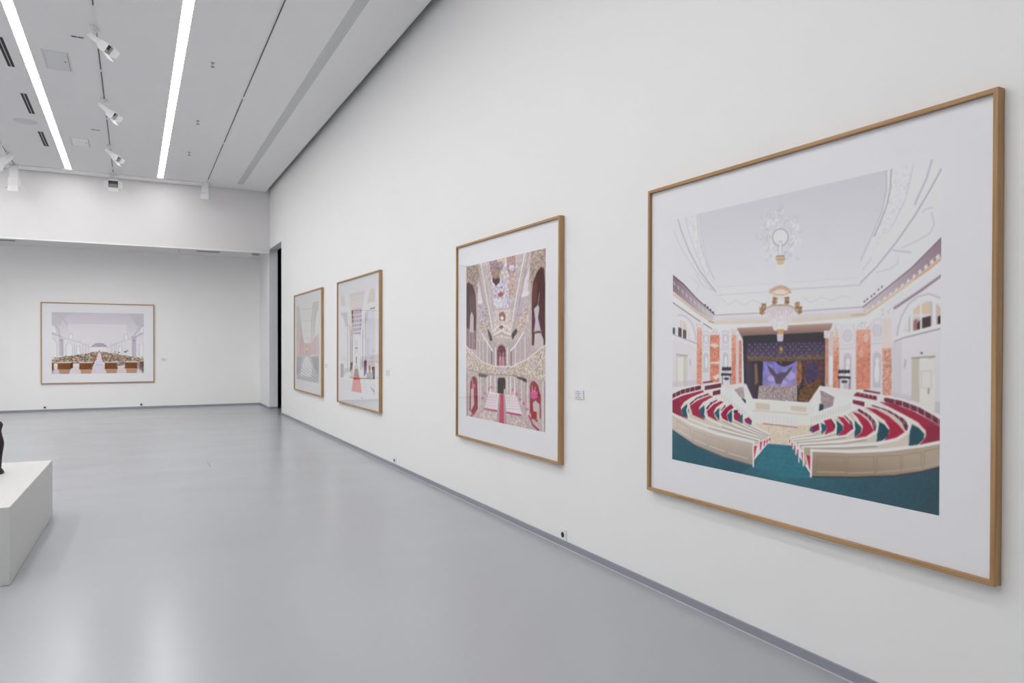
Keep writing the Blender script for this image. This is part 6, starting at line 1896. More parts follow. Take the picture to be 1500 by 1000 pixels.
'redgallery': '''p,188 185 184 ,1,-231 -81 2161 -34 2161 2057 -231 2069
p,195 194 191 ,1,184 -35 1724 -17 1554 468 1321 979 772 1028 581 609
l,176 172 170 ,1,18.8 352 116 1573 154
l,206 204 200 ,1,18.8 393 211 1549 240
l,214 212 210 ,1,18.9 438 314 1523 336
l,178 175 172 ,1,18.9 491 435 1492 449
l,206 204 200 ,1,18.9 532 528 1468 536
l,220 219 217 ,1,19 569 611 1446 615
l,182 178 178 ,1,19 613 712 1419 712
l,220 218 217 ,1,19 657 812 1392 809
l,180 172 174 ,1,19 693 894 1370 888
l,206 202 202 ,1,19.1 733 984 1346 977
p,176 173 173 ,1,-90 -34 252 -30 709 973 451 971 -90 400
p,178 173 173 ,1,1496 19 2054 -9 1724 475 1496 981 1321 979 1380 460
l,211 210 209 ,1,18 285 46 772 974
l,215 214 214 ,1,24.1 1583 161 1439 980
p,216 216 217 ,1,1780 376 2054 156 2054 820 1724 847
p,181 165 164 ,0.72,-90 400 385 493 772 1010 772 1333 -90 1457
p,180 155 154 ,0.72,319 786 772 1010 1321 1031 1724 847 1780 1287 772 1369 252 1377
p,179 168 168 ,0.72,1668 846 2054 787 2054 1400 1724 1372
l,211 205 204 ,1,14.8 252 1043 252 1377
l,211 205 204 ,1,14.6 516 1045 516 1373
l,211 205 204 ,1,14.4 741 1046 741 1369
l,211 205 204 ,1,14 1142 802 1142 1504
l,211 205 204 ,1,13.8 1409 807 1409 1498
l,211 205 204 ,1,13.7 1554 810 1554 1495
l,148 142 143 ,1,15.9 990 1171 990 1330
p,212 208 207 ,1,1051 1171 1048 1178 1037 1184 1021 1189 1001 1192 979 1192 959 1189 943 1185 932 1178 928 1171 932 1164 943 1157 959 1153 979 1150 1001 1150 1021 1152 1037 1157 1048 1163 1051 1171
p,172 172 174 ,1,-90 1382 835 1314 1082 1312 2054 1450 2054 2080 -90 2061
p,151 153 156 ,0.72,-90 1419 581 1354 319 1800 -90 1891
p,147 147 149 ,0.72,1380 1360 2054 1350 2054 1831 1611 1630
p,196 196 198 ,1,835 1368 1142 1364 1496 1668 1321 1882 385 1889 516 1664
p,129 128 134 ,0.9,48 1679 164 1690 218 1713 96 1704
p,129 128 134 ,0.9,464 1666 574 1677 626 1699 509 1690
p,129 128 134 ,0.9,860 1653 965 1664 1015 1686 904 1677
p,129 128 134 ,0.9,1238 1641 1339 1652 1386 1673 1280 1665
p,129 128 134 ,0.9,1600 1630 1696 1641 1741 1661 1640 1653
p,129 128 134 ,0.9,1946 1619 2038 1629 2081 1649 1984 1641
p,129 128 134 ,0.9,258 1715 372 1726 424 1748 305 1739
p,129 128 134 ,0.9,664 1701 772 1712 822 1733 709 1725
p,129 128 134 ,0.9,1051 1688 1154 1699 1202 1720 1094 1711
p,129 128 134 ,0.9,1421 1675 1520 1686 1565 1706 1462 1698
p,129 128 134 ,0.9,1775 1663 1869 1673 1913 1694 1814 1686
p,129 128 134 ,0.9,48 1765 164 1776 218 1798 96 1790
p,129 128 134 ,0.9,464 1750 574 1761 626 1782 509 1774
p,129 128 134 ,0.9,860 1736 965 1746 1015 1767 904 1759
p,129 128 134 ,0.9,1238 1722 1339 1732 1386 1753 1280 1745
p,129 128 134 ,0.9,1600 1709 1696 1719 1741 1739 1640 1731
p,129 128 134 ,0.9,1946 1696 2038 1706 2081 1726 1984 1718
p,129 128 134 ,0.9,258 1800 372 1811 424 1832 305 1824
p,129 128 134 ,0.9,664 1784 772 1794 822 1816 709 1808
p,129 128 134 ,0.9,1051 1769 1154 1779 1202 1800 1094 1792
p,129 128 134 ,0.9,1421 1755 1520 1765 1565 1785 1462 1777
p,129 128 134 ,0.9,1775 1741 1869 1751 1913 1771 1814 1763
p,129 128 134 ,0.9,48 1852 164 1862 218 1883 96 1876
p,129 128 134 ,0.9,464 1834 574 1844 626 1866 509 1858
p,129 128 134 ,0.9,860 1818 965 1828 1015 1849 904 1841
p,129 128 134 ,0.9,1238 1802 1339 1812 1386 1832 1280 1825
p,129 128 134 ,0.9,1600 1787 1696 1797 1741 1817 1640 1809
p,129 128 134 ,0.9,1946 1773 2038 1782 2081 1802 1984 1794
p,129 128 134 ,0.9,258 1885 372 1895 424 1917 305 1909
p,129 128 134 ,0.9,664 1867 772 1877 822 1898 709 1891
p,129 128 134 ,0.9,1051 1850 1154 1860 1202 1881 1094 1873
p,129 128 134 ,0.9,1421 1834 1520 1844 1565 1864 1462 1856
p,129 128 134 ,0.9,1775 1819 1869 1828 1913 1848 1814 1840
p,129 128 134 ,0.9,48 1938 164 1947 218 1969 96 1962
p,129 128 134 ,0.9,464 1918 574 1928 626 1949 509 1942
p,129 128 134 ,0.9,860 1900 965 1909 1015 1930 904 1923
p,129 128 134 ,0.9,1238 1882 1339 1892 1386 1912 1280 1905
p,129 128 134 ,0.9,1600 1866 1696 1875 1741 1894 1640 1888
p,129 128 134 ,0.9,1946 1849 2038 1858 2081 1878 1984 1871
p,129 128 134 ,0.9,258 1970 372 1980 424 2001 305 1994
p,129 128 134 ,0.9,664 1951 772 1960 822 1980 709 1974
p,129 128 134 ,0.9,1051 1932 1154 1941 1202 1961 1094 1954
p,129 128 134 ,0.9,1421 1914 1520 1922 1565 1942 1462 1936
p,129 128 134 ,0.9,1775 1896 1869 1905 1913 1925 1814 1918
p,129 128 134 ,0.9,48 2024 164 2033 218 2054 96 2047
p,129 128 134 ,0.9,464 2002 574 2011 626 2032 509 2026
p,129 128 134 ,0.9,860 1982 965 1991 1015 2011 904 2005
p,129 128 134 ,0.9,1238 1963 1339 1971 1386 1991 1280 1985
p,129 128 134 ,0.9,1600 1944 1696 1953 1741 1972 1640 1966
p,129 128 134 ,0.9,1946 1926 2038 1935 2081 1954 1984 1948
l,206 196 195 ,0.5,12.2 1295 1008 1295 1256
l,206 196 195 ,0.5,12 1589 673 1589 928
l,176 160 160 ,0.5,13 234 798 234 968
l,176 160 160 ,0.5,13 209 635 209 811
l,168 158 158 ,0.5,12.9 385 1094 385 1218
l,168 158 158 ,0.5,11.9 1629 599 1629 708
l,176 160 160 ,0.5,13.2 -17 1096 -17 1350
l,176 160 160 ,0.5,11.7 1928 627 1928 764
l,176 160 160 ,0.5,11.7 1931 877 1931 994
l,168 158 158 ,0.5,11.7 1944 648 1944 787
l,176 160 160 ,0.5,12.6 767 590 767 732
l,206 196 195 ,0.5,12.6 706 1058 706 1266
l,212 206 204 ,0.5,12.1 1459 544 1459 785
l,168 158 158 ,0.5,12.4 1012 704 1012 885
l,206 196 195 ,0.5,12.9 372 644 372 928
l,168 158 158 ,0.5,12.6 760 761 760 924
l,206 196 195 ,0.5,12.2 1208 495 1208 718
l,206 196 195 ,0.5,12.2 1297 1156 1297 1387
l,212 206 204 ,0.5,11.7 1873 1146 1873 1325
l,168 158 158 ,0.5,11.8 1806 681 1806 785
l,212 206 204 ,0.5,12 1537 1048 1537 1140
l,212 206 204 ,0.5,11.7 1902 576 1902 755
l,212 206 204 ,0.5,12.6 770 578 770 850
l,212 206 204 ,0.5,12.3 1142 705 1142 852
l,212 206 204 ,0.5,11.9 1632 932 1632 1204
l,168 158 158 ,0.5,12.9 341 490 341 589
l,212 206 204 ,0.5,12 1522 736 1522 908
l,206 196 195 ,0.5,12.5 892 516 892 762
l,176 160 160 ,0.5,12.6 711 618 711 833
l,168 158 158 ,0.5,11.9 1611 577 1611 732
l,176 160 160 ,0.5,13.1 112 760 112 946
l,168 158 158 ,0.5,11.6 1999 1086 1999 1345
l,212 206 204 ,0.5,12.1 1423 716 1423 858
l,168 158 158 ,0.5,12.5 855 579 855 830
l,168 158 158 ,0.5,12.3 1115 611 1115 867
l,212 206 204 ,0.5,12.9 381 818 381 922
l,206 196 195 ,0.5,11.9 1625 747 1625 975
l,212 206 204 ,0.5,12.6 772 977 772 1232
l,212 206 204 ,0.5,12.7 564 1176 564 1459
l,206 196 195 ,0.5,12.6 723 598 723 782''',
'reading': '''g,186 181 191 206 203 208 ,1,935 43 935 945 -83 -116 2069 -162 2069 2139 -83 2098
p,204 201 207 ,0.7,349 388 1610 373 1610 1400 349 1392
p,178 174 182 ,0.6,-26 -28 494 -16 233 234 175 457 -26 282
p,178 174 182 ,0.7,2023 -46 1656 -16 1778 302 1869 438 2023 345
l,168 163 172 ,1,22.2 -11 326 89 414 146 569 175 835
l,174 170 178 ,1,22.3 -11 60 204 145 320 389
l,174 170 178 ,1,31.2 -11 681 204 791
l,172 167 177 ,1,32.1 1992 644 1793 806
l,170 165 175 ,1,22.9 1992 368 1885 507 1793 714
l,184 180 188 ,1,22.4 204 813 611 990 817 1125
l,184 180 188 ,1,22.7 1778 806 1413 989 1203 1126
p,222 220 225 ,1,-11 459 46 436 103 591 103 680 -11 659
l,182 178 186 ,1,15.6 -11 459 46 436 103 591 103 680 -11 659
p,222 220 225 ,1,363 857 363 745 400 689 436 745 436 879
l,182 178 186 ,1,15.6 363 857 363 745 400 689 436 745 436 879
p,222 220 225 ,1,-11 880 60 880 110 1035 110 1458 -11 1457
l,182 178 186 ,1,15.6 -11 880 60 880 110 1035 110 1458 -11 1457
p,222 220 225 ,1,305 1414 305 1080 363 968 436 1080 436 1415
l,182 178 186 ,1,15.6 305 1414 305 1080 363 968 436 1080 436 1415
p,222 220 225 ,1,567 946 597 901 611 990
l,182 178 186 ,1,15.7 567 946 597 901 611 990
p,222 220 225 ,1,1900 621 1931 483 1992 414 1992 644
l,182 178 186 ,1,16.1 1900 621 1931 483 1992 414 1992 644
p,222 220 225 ,1,1565 875 1565 738 1610 692 1641 761 1641 898
l,182 178 186 ,1,16 1565 875 1565 738 1610 692 1641 761 1641 898
p,222 220 225 ,1,1900 1402 1900 1057 1992 989 1992 1402
l,182 178 186 ,1,16.1 1900 1402 1900 1057 1992 989 1992 1402
p,222 220 225 ,1,523 1393 523 1125 582 1080 611 1394
l,182 178 186 ,1,15.7 523 1393 523 1125 582 1080 611 1394
p,222 220 225 ,1,1413 1399 1444 1080 1504 1126 1504 1399
l,182 178 186 ,1,16 1413 1399 1444 1080 1504 1126 1504 1399
p,182 177 187 ,1,146 858 247 857 247 1414 161 1413
l,164 159 168 ,1,22.3 219 902 219 1414
p,176 170 184 ,1,1724 760 1824 737 1824 1470 1732 1446
p,110 98 106 ,1,210 902 203 919 190 919 184 902 190 885 203 884 210 902
p,100 88 98 ,1,1793 909 1785 926 1770 927 1762 909 1770 891 1785 891 1793 909
l,190 186 194 ,1,17.9 480 1013 480 1371
l,190 186 194 ,1,18 655 1013 655 1372
l,190 186 194 ,1,18 714 1013 714 1372
l,190 186 194 ,1,18 773 1013 773 1372
l,190 186 194 ,1,18.2 1278 1012 1278 1375
l,190 186 194 ,1,18.2 1338 1012 1338 1376
l,190 186 194 ,1,18.2 1383 1012 1383 1376
p,164 154 167 ,1,839 1148 843 1113 856 1079 876 1049 903 1024 935 1006 971 994 1009 990 1047 994 1084 1005 1116 1024 1143 1049 1164 1079 1176 1113 1181 1148
p,212 208 213 ,1,846 1125 1173 1125 1173 1284 846 1283
p,96 84 96 ,1,872 1096 866 1110 856 1110 851 1096 856 1082 866 1082 872 1096
p,96 84 96 ,1,946 1035 940 1049 930 1049 925 1035 930 1021 940 1021 946 1035
p,96 84 96 ,1,1020 1091 1015 1105 1004 1105 999 1091 1004 1078 1015 1078 1020 1091
p,96 84 96 ,1,1094 1035 1089 1049 1079 1049 1073 1035 1079 1021 1089 1021 1094 1035
p,96 84 96 ,1,1154 1092 1149 1105 1138 1105 1133 1092 1138 1078 1149 1078 1154 1092
p,204 190 190 ,1,-26 1745 2023 1770 2023 2138 -26 2099
p,190 184 196 ,1,-26 1855 175 1858 118 2102 -26 2099
p,200 196 206 ,1,349 1906 553 1864 436 2108 247 2104
p,160 136 124 ,1,972 1272 950 1396 846 1666 -11 1656 -11 1545 233 1436 670 1349
p,160 136 124 ,1,1054 1272 1084 1419 1143 1646 2023 1655 2023 1540 1762 1447 1308 1330
n,0.3,1,26.6 980 1261 846 1666 -11 1656 -11 1523 233 1414 670 1327
n,0.3,1,27.6 1039 1261 1143 1646 2023 1655 2023 1517 1762 1424 1308 1307
p,110 76 60 ,1,1223 1456 1212 1468 1192 1468 1182 1455 1192 1443 1212 1443 1223 1456
p,196 186 184 ,1,704 1561 691 1575 666 1575 654 1560 666 1546 691 1546 704 1561
p,84 120 98 ,1,700 1569 687 1584 662 1584 649 1569 662 1554 687 1554 700 1569
p,196 186 184 ,1,467 1521 455 1535 432 1535 421 1521 432 1507 455 1507 467 1521
p,214 206 204 ,1,1225 1588 1212 1604 1185 1603 1172 1588 1185 1573 1212 1573 1225 1588
p,70 104 86 ,1,856 1342 848 1352 833 1352 825 1342 833 1332 848 1332 856 1342
p,70 104 86 ,1,1705 1544 1693 1559 1668 1559 1656 1544 1668 1530 1693 1530 1705 1544
p,92 68 58 ,1,397 1572 384 1587 359 1587 347 1571 359 1557 384 1557 397 1572
p,92 68 58 ,1,1885 1578 1872 1593 1846 1593 1832 1577 1846 1562 1872 1562 1885 1578
p,84 120 98 ,1,900 1404 891 1415 873 1415 864 1404 873 1393 891 1393 900 1404
p,196 186 184 ,1,230 1560 217 1574 193 1574 181 1559 193 1545 217 1545 230 1560
p,70 104 86 ,1,850 1365 841 1376 825 1376 817 1365 825 1355 841 1355 850 1365
p,214 206 204 ,1,879 1589 866 1604 840 1604 827 1588 840 1573 866 1573 879 1589
p,70 104 86 ,1,704 1568 691 1583 666 1583 653 1568 666 1553 691 1553 704 1568
p,196 186 184 ,1,828 1364 820 1374 804 1374 796 1364 804 1353 820 1353 828 1364
p,92 68 58 ,1,732 1472 722 1485 701 1485 690 1472 701 1459 722 1459 732 1472
p,110 76 60 ,1,737 1379 729 1390 712 1390 704 1379 712 1368 729 1368 737 1379
p,110 76 60 ,1,964 1375 955 1386 938 1386 930 1375 938 1364 955 1364 964 1375
p,92 68 58 ,1,896 1530 885 1544 861 1543 849 1529 861 1515 885 1515 896 1530
p,84 120 98 ,1,844 1585 831 1600 805 1600 792 1584 805 1569 831 1569 844 1585
p,70 104 86 ,1,342 1522 330 1536 307 1536 296 1522 307 1508 330 1508 342 1522
p,92 68 58 ,1,1466 1567 1454 1582 1428 1581 1415 1566 1428 1552 1454 1552 1466 1567
p,60 58 62 ,1,848 1382 839 1392 822 1392 814 1381 822 1370 839 1371 848 1382
p,196 186 184 ,1,935 1328 928 1338 913 1338 906 1328 913 1319 928 1319 935 1328
p,128 90 70 ,1,858 1401 849 1412 831 1412 822 1401 831 1389 849 1389 858 1401
p,92 68 58 ,1,974 1356 966 1367 950 1367 942 1356 950 1346 966 1346 974 1356
p,70 104 86 ,1,661 1461 651 1473 630 1473 620 1461 630 1448 651 1448 661 1461
p,92 68 58 ,1,935 1443 925 1455 905 1455 895 1443 905 1431 925 1431 935 1443
p,128 90 70 ,1,1157 1468 1146 1481 1125 1480 1115 1468 1125 1455 1146 1455 1157 1468
p,110 76 60 ,1,1081 1375 1072 1386 1055 1386 1047 1375 1055 1364 1072 1364 1081 1375
p,110 76 60 ,1,588 1397 579 1408 562 1408 553 1397 562 1386 579 1386 588 1397
p,92 68 58 ,1,882 1331 875 1341 860 1341 853 1331 860 1321 875 1321 882 1331
p,60 58 62 ,1,574 1406 565 1417 547 1417 538 1405 547 1394 565 1394 574 1406
p,110 76 60 ,1,1310 1408 1300 1419 1282 1419 1273 1407 1282 1396 1300 1396 1310 1408
p,70 104 86 ,1,1732 1596 1718 1612 1691 1611 1678 1596 1691 1580 1718 1580 1732 1596
p,92 68 58 ,1,621 1440 612 1452 592 1452 582 1439 592 1427 612 1427 621 1440
p,128 90 70 ,1,563 1485 552 1498 530 1497 520 1484 530 1471 552 1471 563 1485
p,84 120 98 ,1,1353 1541 1341 1555 1316 1555 1304 1540 1316 1526 1341 1526 1353 1541
p,70 104 86 ,1,911 1403 902 1414 884 1414 875 1403 884 1391 902 1392 911 1403
p,214 206 204 ,1,701 1371 693 1381 676 1381 668 1371 676 1360 693 1360 701 1371
p,92 68 58 ,1,1272 1378 1264 1389 1247 1388 1238 1378 1247 1367 1264 1367 1272 1378
p,128 90 70 ,1,1231 1352 1223 1363 1207 1362 1199 1352 1207 1342 1223 1342 1231 1352
p,92 68 58 ,1,637 1471 626 1484 605 1484 595 1471 605 1458 626 1458 637 1471
p,128 90 70 ,1,454 1472 444 1485 423 1485 413 1472 423 1459 444 1459 454 1472
p,70 104 86 ,1,797 1345 789 1355 774 1355 766 1345 774 1335 789 1335 797 1345
p,196 186 184 ,1,1199 1357 1191 1367 1174 1367 1166 1356 1174 1346 1191 1346 1199 1357
p,84 120 98 ,1,407 1564 395 1579 370 1578 358 1564 370 1549 395 1549 407 1564
p,196 186 184 ,1,1186 1431 1176 1443 1157 1443 1147 1431 1157 1419 1176 1419 1186 1431
p,70 104 86 ,1,461 1561 449 1576 424 1575 412 1561 424 1546 449 1546 461 1561
p,70 104 86 ,1,1348 1497 1337 1511 1314 1511 1303 1497 1314 1484 1337 1484 1348 1497
p,110 76 60 ,1,818 1349 811 1360 795 1360 787 1349 795 1339 811 1339 818 1349
p,196 186 184 ,1,885 1351 877 1361 861 1361 853 1351 861 1340 877 1341 885 1351
p,70 104 86 ,1,1091 1477 1081 1490 1059 1490 1049 1477 1059 1464 1081 1464 1091 1477
p,196 186 184 ,1,1077 1419 1067 1431 1049 1431 1039 1419 1049 1408 1067 1408 1077 1419
p,110 76 60 ,1,1723 1494 1711 1507 1689 1507 1678 1494 1689 1480 1711 1481 1723 1494
p,196 186 184 ,1,1264 1359 1256 1369 1239 1369 1231 1359 1239 1348 1256 1348 1264 1359
p,70 104 86 ,1,237 1533 225 1547 202 1547 190 1533 202 1519 225 1519 237 1533
p,70 104 86 ,1,959 1358 951 1369 935 1369 927 1358 935 1348 951 1348 959 1358
p,214 206 204 ,1,759 1428 749 1440 730 1440 720 1428 730 1416 749 1416 759 1428
p,128 90 70 ,1,870 1428 861 1440 842 1440 832 1428 842 1416 861 1416 870 1428
p,128 90 70 ,1,977 1535 965 1549 941 1549 929 1535 941 1521 965 1521 977 1535
p,92 68 58 ,1,132 1576 119 1591 94 1591 81 1576 94 1561 119 1561 132 1576
p,60 58 62 ,1,1189 1345 1182 1355 1166 1355 1158 1345 1166 1335 1182 1335 1189 1345
p,128 90 70 ,1,570 1489 559 1502 538 1502 527 1489 538 1476 559 1476 570 1489
p,60 58 62 ,1,738 1363 729 1373 713 1373 705 1363 713 1352 729 1352 738 1363
p,128 90 70 ,1,1827 1549 1815 1563 1790 1563 1778 1548 1790 1534 1815 1534 1827 1549
p,196 186 184 ,1,964 1590 951 1606 924 1605 911 1590 924 1575 951 1575 964 1590
p,60 58 62 ,1,1266 1397 1257 1408 1239 1408 1230 1397 1239 1386 1257 1386 1266 1397
p,70 104 86 ,1,1454 1571 1441 1586 1415 1586 1402 1571 1415 1556 1441 1556 1454 1571
p,196 186 184 ,1,1266 1405 1257 1416 1239 1416 1230 1405 1239 1393 1257 1394 1266 1405
p,84 120 98 ,1,809 1446 799 1459 780 1459 770 1446 780 1434 799 1434 809 1446
p,84 120 98 ,1,841 1416 832 1427 813 1427 804 1415 813 1404 832 1404 841 1416
p,110 76 60 ,1,1302 1381 1293 1392 1276 1392 1267 1381 1276 1370 1293 1370 1302 1381
p,196 186 184 ,1,686 1581 673 1596 647 1596 634 1581 647 1566 673 1566 686 1581
p,60 58 62 ,1,1277 1592 1263 1607 1237 1607 1223 1591 1237 1576 1263 1576 1277 1592
p,60 58 62 ,1,1195 1350 1187 1360 1171 1360 1163 1350 1171 1340 1187 1340 1195 1350
p,84 120 98 ,1,632 1532 620 1546 597 1546 585 1532 597 1518 620 1518 632 1532
p,84 120 98 ,1,953 1405 944 1417 926 1417 917 1405 926 1394 944 1394 953 1405
p,110 76 60 ,1,1120 1596 1107 1612 1080 1611 1067 1596 1080 1580 1107 1580 1120 1596
p,92 68 58 ,1,754 1416 745 1428 727 1427 717 1416 727 1404 745 1404 754 1416
p,110 76 60 ,1,1347 1507 1336 1521 1313 1521 1302 1507 1313 1493 1336 1493 1347 1507
p,128 90 70 ,1,1287 1468 1276 1481 1255 1481 1244 1468 1255 1455 1276 1456 1287 1468
p,110 76 60 ,1,1276 1385 1267 1396 1250 1396 1241 1385 1250 1374 1267 1374 1276 1385
p,84 120 98 ,1,794 1482 783 1495 762 1494 751 1481 762 1468 783 1468 794 1482
p,70 104 86 ,1,1453 1407 1443 1418 1425 1418 1416 1407 1425 1395 1443 1395 1453 1407
p,196 186 184 ,1,772 1401 763 1412 745 1412 736 1401 745 1390 763 1390 772 1401
p,110 76 60 ,1,860 1512 849 1525 826 1525 815 1511 826 1498 849 1498 860 1512
p,84 120 98 ,1,1653 1537 1641 1551 1617 1551 1605 1536 1617 1522 1641 1522 1653 1537
p,110 76 60 ,1,1092 1477 1081 1490 1059 1490 1049 1477 1059 1464 1081 1464 1092 1477
p,60 58 62 ,1,712 1472 702 1485 681 1485 670 1472 681 1459 702 1459 712 1472
p,214 206 204 ,1,655 1384 647 1395 630 1394 621 1383 630 1373 647 1373 655 1384
p,84 120 98 ,1,1081 1469 1070 1482 1049 1481 1039 1468 1049 1456 1070 1456 1081 1469
p,84 120 98 ,1,1533 1587 1520 1602 1493 1602 1480 1587 1493 1571 1520 1572 1533 1587
p,92 68 58 ,1,1507 1433 1498 1445 1478 1445 1468 1433 1478 1421 1498 1421 1507 1433
p,110 76 60 ,1,613 1497 602 1510 580 1510 569 1496 580 1483 602 1483 613 1497
p,128 90 70 ,1,180 1582 168 1597 142 1597 129 1581 142 1566 168 1567 180 1582
p,110 76 60 ,1,1936 1578 1923 1593 1897 1593 1883 1577 1897 1562 1923 1562 1936 1578
p,60 58 62 ,1,277 1529 266 1543 242 1542 231 1528 242 1514 266 1514 277 1529
p,214 206 204 ,1,968 1510 956 1524 934 1523 922 1510 934 1496 956 1496 968 1510
p,110 76 60 ,1,1275 1509 1264 1522 1241 1522 1230 1508 1241 1495 1264 1495 1275 1509
p,92 68 58 ,1,1089 1419 1080 1430 1061 1430 1052 1418 1061 1407 1080 1407 1089 1419
p,84 120 98 ,1,621 1548 608 1562 584 1562 572 1547 584 1533 608 1533 621 1548
p,214 206 204 ,1,597 1411 587 1423 569 1423 560 1411 569 1399 587 1400 597 1411
p,110 76 60 ,1,1660 1506 1648 1520 1625 1520 1614 1506 1625 1492 1648 1493 1660 1506
p,92 68 58 ,1,209 1547 197 1561 173 1561 161 1546 173 1532 197 1532 209 1547
p,110 76 60 ,1,1222 1368 1213 1378 1197 1378 1188 1368 1197 1357 1213 1357 1222 1368
p,196 186 184 ,1,568 1551 556 1566 532 1565 520 1551 532 1536 556 1537 568 1551
p,60 58 62 ,1,1299 1472 1288 1485 1267 1484 1256 1471 1267 1459 1288 1459 1299 1472
p,196 186 184 ,1,542 1471 532 1483 511 1483 500 1470 511 1458 532 1458 542 1471
p,84 120 98 ,1,893 1412 884 1424 865 1424 856 1412 865 1401 884 1401 893 1412
p,128 90 70 ,1,892 1382 883 1392 866 1392 858 1381 866 1371 883 1371 892 1382
p,92 68 58 ,1,733 1388 724 1399 707 1399 698 1388 707 1377 724 1377 733 1388
p,60 58 62 ,1,1948 1591 1934 1607 1907 1606 1894 1591 1907 1575 1934 1575 1948 1591
p,84 120 98 ,1,737 1414 728 1426 709 1426 700 1414 709 1403 728 1403 737 1414
p,214 206 204 ,1,954 1364 946 1375 929 1375 921 1364 929 1354 946 1354 954 1364
p,70 104 86 ,1,1149 1335 1141 1344 1126 1344 1119 1334 1126 1324 1141 1325 1149 1335
p,110 76 60 ,1,1268 1355 1260 1366 1244 1366 1236 1355 1244 1345 1260 1345 1268 1355
p,92 68 58 ,1,853 1344 845 1354 830 1354 822 1344 830 1334 845 1334 853 1344
p,60 58 62 ,1,559 1424 549 1436 530 1436 521 1424 530 1412 549 1412 559 1424
p,60 58 62 ,1,1103 1525 1091 1539 1068 1539 1056 1525 1068 1511 1091 1511 1103 1525
p,92 68 58 ,1,1192 1405 1183 1416 1164 1416 1155 1404 1164 1393 1183 1393 1192 1405
p,60 58 62 ,1,945 1531 933 1545 910 1545 898 1530 910 1516 933 1516 945 1531
p,60 58 62 ,1,654 1548 642 1562 618 1562 606 1547 618 1533 642 1533 654 1548
p,92 68 58 ,1,450 1447 441 1459 421 1459 411 1447 421 1435 441 1435 450 1447
p,70 104 86 ,1,948 1466 938 1479 917 1478 907 1466 917 1453 938 1453 948 1466
p,84 120 98 ,1,1420 1549 1408 1563 1383 1563 1371 1548 1383 1534 1408 1534 1420 1549
p,214 206 204 ,1,813 1411 804 1423 786 1422 777 1411 786 1399 804 1399 813 1411
p,84 120 98 ,1,1239 1595 1225 1610 1199 1610 1185 1594 1199 1579 1225 1579 1239 1595
p,84 120 98 ,1,782 1393 774 1404 756 1404 747 1393 756 1382 774 1382 782 1393
p,128 90 70 ,1,847 1382 838 1393 821 1393 812 1382 821 1371 838 1371 847 1382
p,70 104 86 ,1,296 1510 285 1524 262 1523 251 1510 262 1496 285 1496 296 1510
p,92 68 58 ,1,1162 1472 1151 1485 1130 1485 1119 1472 1130 1459 1151 1459 1162 1472
p,128 90 70 ,1,727 1567 714 1582 689 1582 676 1567 689 1552 714 1552 727 1567
p,60 58 62 ,1,1644 1511 1632 1524 1609 1524 1597 1510 1609 1497 1632 1497 1644 1511
p,196 186 184 ,1,1135 1595 1122 1611 1096 1610 1082 1595 1096 1579 1122 1580 1135 1595
p,60 58 62 ,1,658 1548 646 1562 622 1562 610 1547 622 1533 646 1533 658 1548
p,110 76 60 ,1,1113 1349 1105 1359 1089 1359 1081 1349 1089 1339 1105 1339 1113 1349
p,196 186 184 ,1,1749 1605 1736 1620 1708 1620 1695 1604 1708 1588 1736 1589 1749 1605
p,196 186 184 ,1,361 1577 349 1592 323 1592 310 1577 323 1562 349 1562 361 1577
p,128 90 70 ,1,368 1514 357 1527 334 1527 323 1513 334 1500 357 1500 368 1514
p,60 58 62 ,1,776 1534 764 1548 740 1548 728 1533 740 1519 764 1520 776 1534
p,60 58 62 ,1,1601 1471 1590 1484 1569 1484 1558 1471 1569 1458 1590 1458 1601 1471
p,60 58 62 ,1,911 1416 902 1427 883 1427 874 1416 883 1404 902 1404 911 1416
p,70 104 86 ,1,1319 1520 1307 1534 1284 1533 1272 1519 1284 1505 1307 1506 1319 1520
p,128 90 70 ,1,1896 1576 1883 1591 1857 1590 1844 1575 1857 1560 1883 1560 1896 1576
p,84 120 98 ,1,1347 1578 1334 1593 1308 1593 1295 1578 1308 1563 1334 1563 1347 1578
p,92 68 58 ,1,1122 1494 1111 1508 1089 1508 1078 1494 1089 1481 1111 1481 1122 1494
p,196 186 184 ,1,1384 1394 1375 1405 1358 1405 1349 1394 1358 1382 1375 1383 1384 1394
p,70 104 86 ,1,890 1466 879 1479 858 1479 848 1466 858 1453 879 1453 890 1466
p,128 90 70 ,1,927 1483 917 1496 895 1496 884 1483 895 1470 917 1470 927 1483
p,196 186 184 ,1,1237 1332 1229 1342 1214 1342 1207 1332 1214 1322 1229 1322 1237 1332
p,128 90 70 ,1,368 1522 356 1536 333 1536 322 1522 333 1508 356 1508 368 1522
p,110 76 60 ,1,884 1574 871 1589 846 1589 833 1573 846 1558 871 1559 884 1574
p,214 206 204 ,1,1175 1398 1166 1409 1148 1409 1139 1397 1148 1386 1166 1386 1175 1398
p,214 206 204 ,1,629 1517 617 1531 594 1531 583 1517 594 1503 617 1503 629 1517
p,92 68 58 ,1,1314 1441 1304 1453 1284 1453 1274 1441 1284 1429 1304 1429 1314 1441
p,110 76 60 ,1,1272 1519 1260 1533 1237 1533 1225 1519 1237 1505 1260 1505 1272 1519
p,92 68 58 ,1,432 1521 420 1535 397 1534 386 1520 397 1507 420 1507 432 1521
p,70 104 86 ,1,1108 1365 1100 1376 1084 1376 1075 1365 1084 1355 1100 1355 1108 1365
p,60 58 62 ,1,1400 1551 1388 1566 1363 1565 1351 1551 1363 1536 1388 1536 1400 1551
p,214 206 204 ,1,1321 1367 1313 1377 1296 1377 1288 1367 1296 1356 1313 1356 1321 1367
p,84 120 98 ,1,933 1425 923 1437 904 1437 895 1425 904 1413 923 1413 933 1425
p,214 206 204 ,1,1530 1430 1520 1442 1501 1442 1491 1430 1501 1418 1520 1418 1530 1430
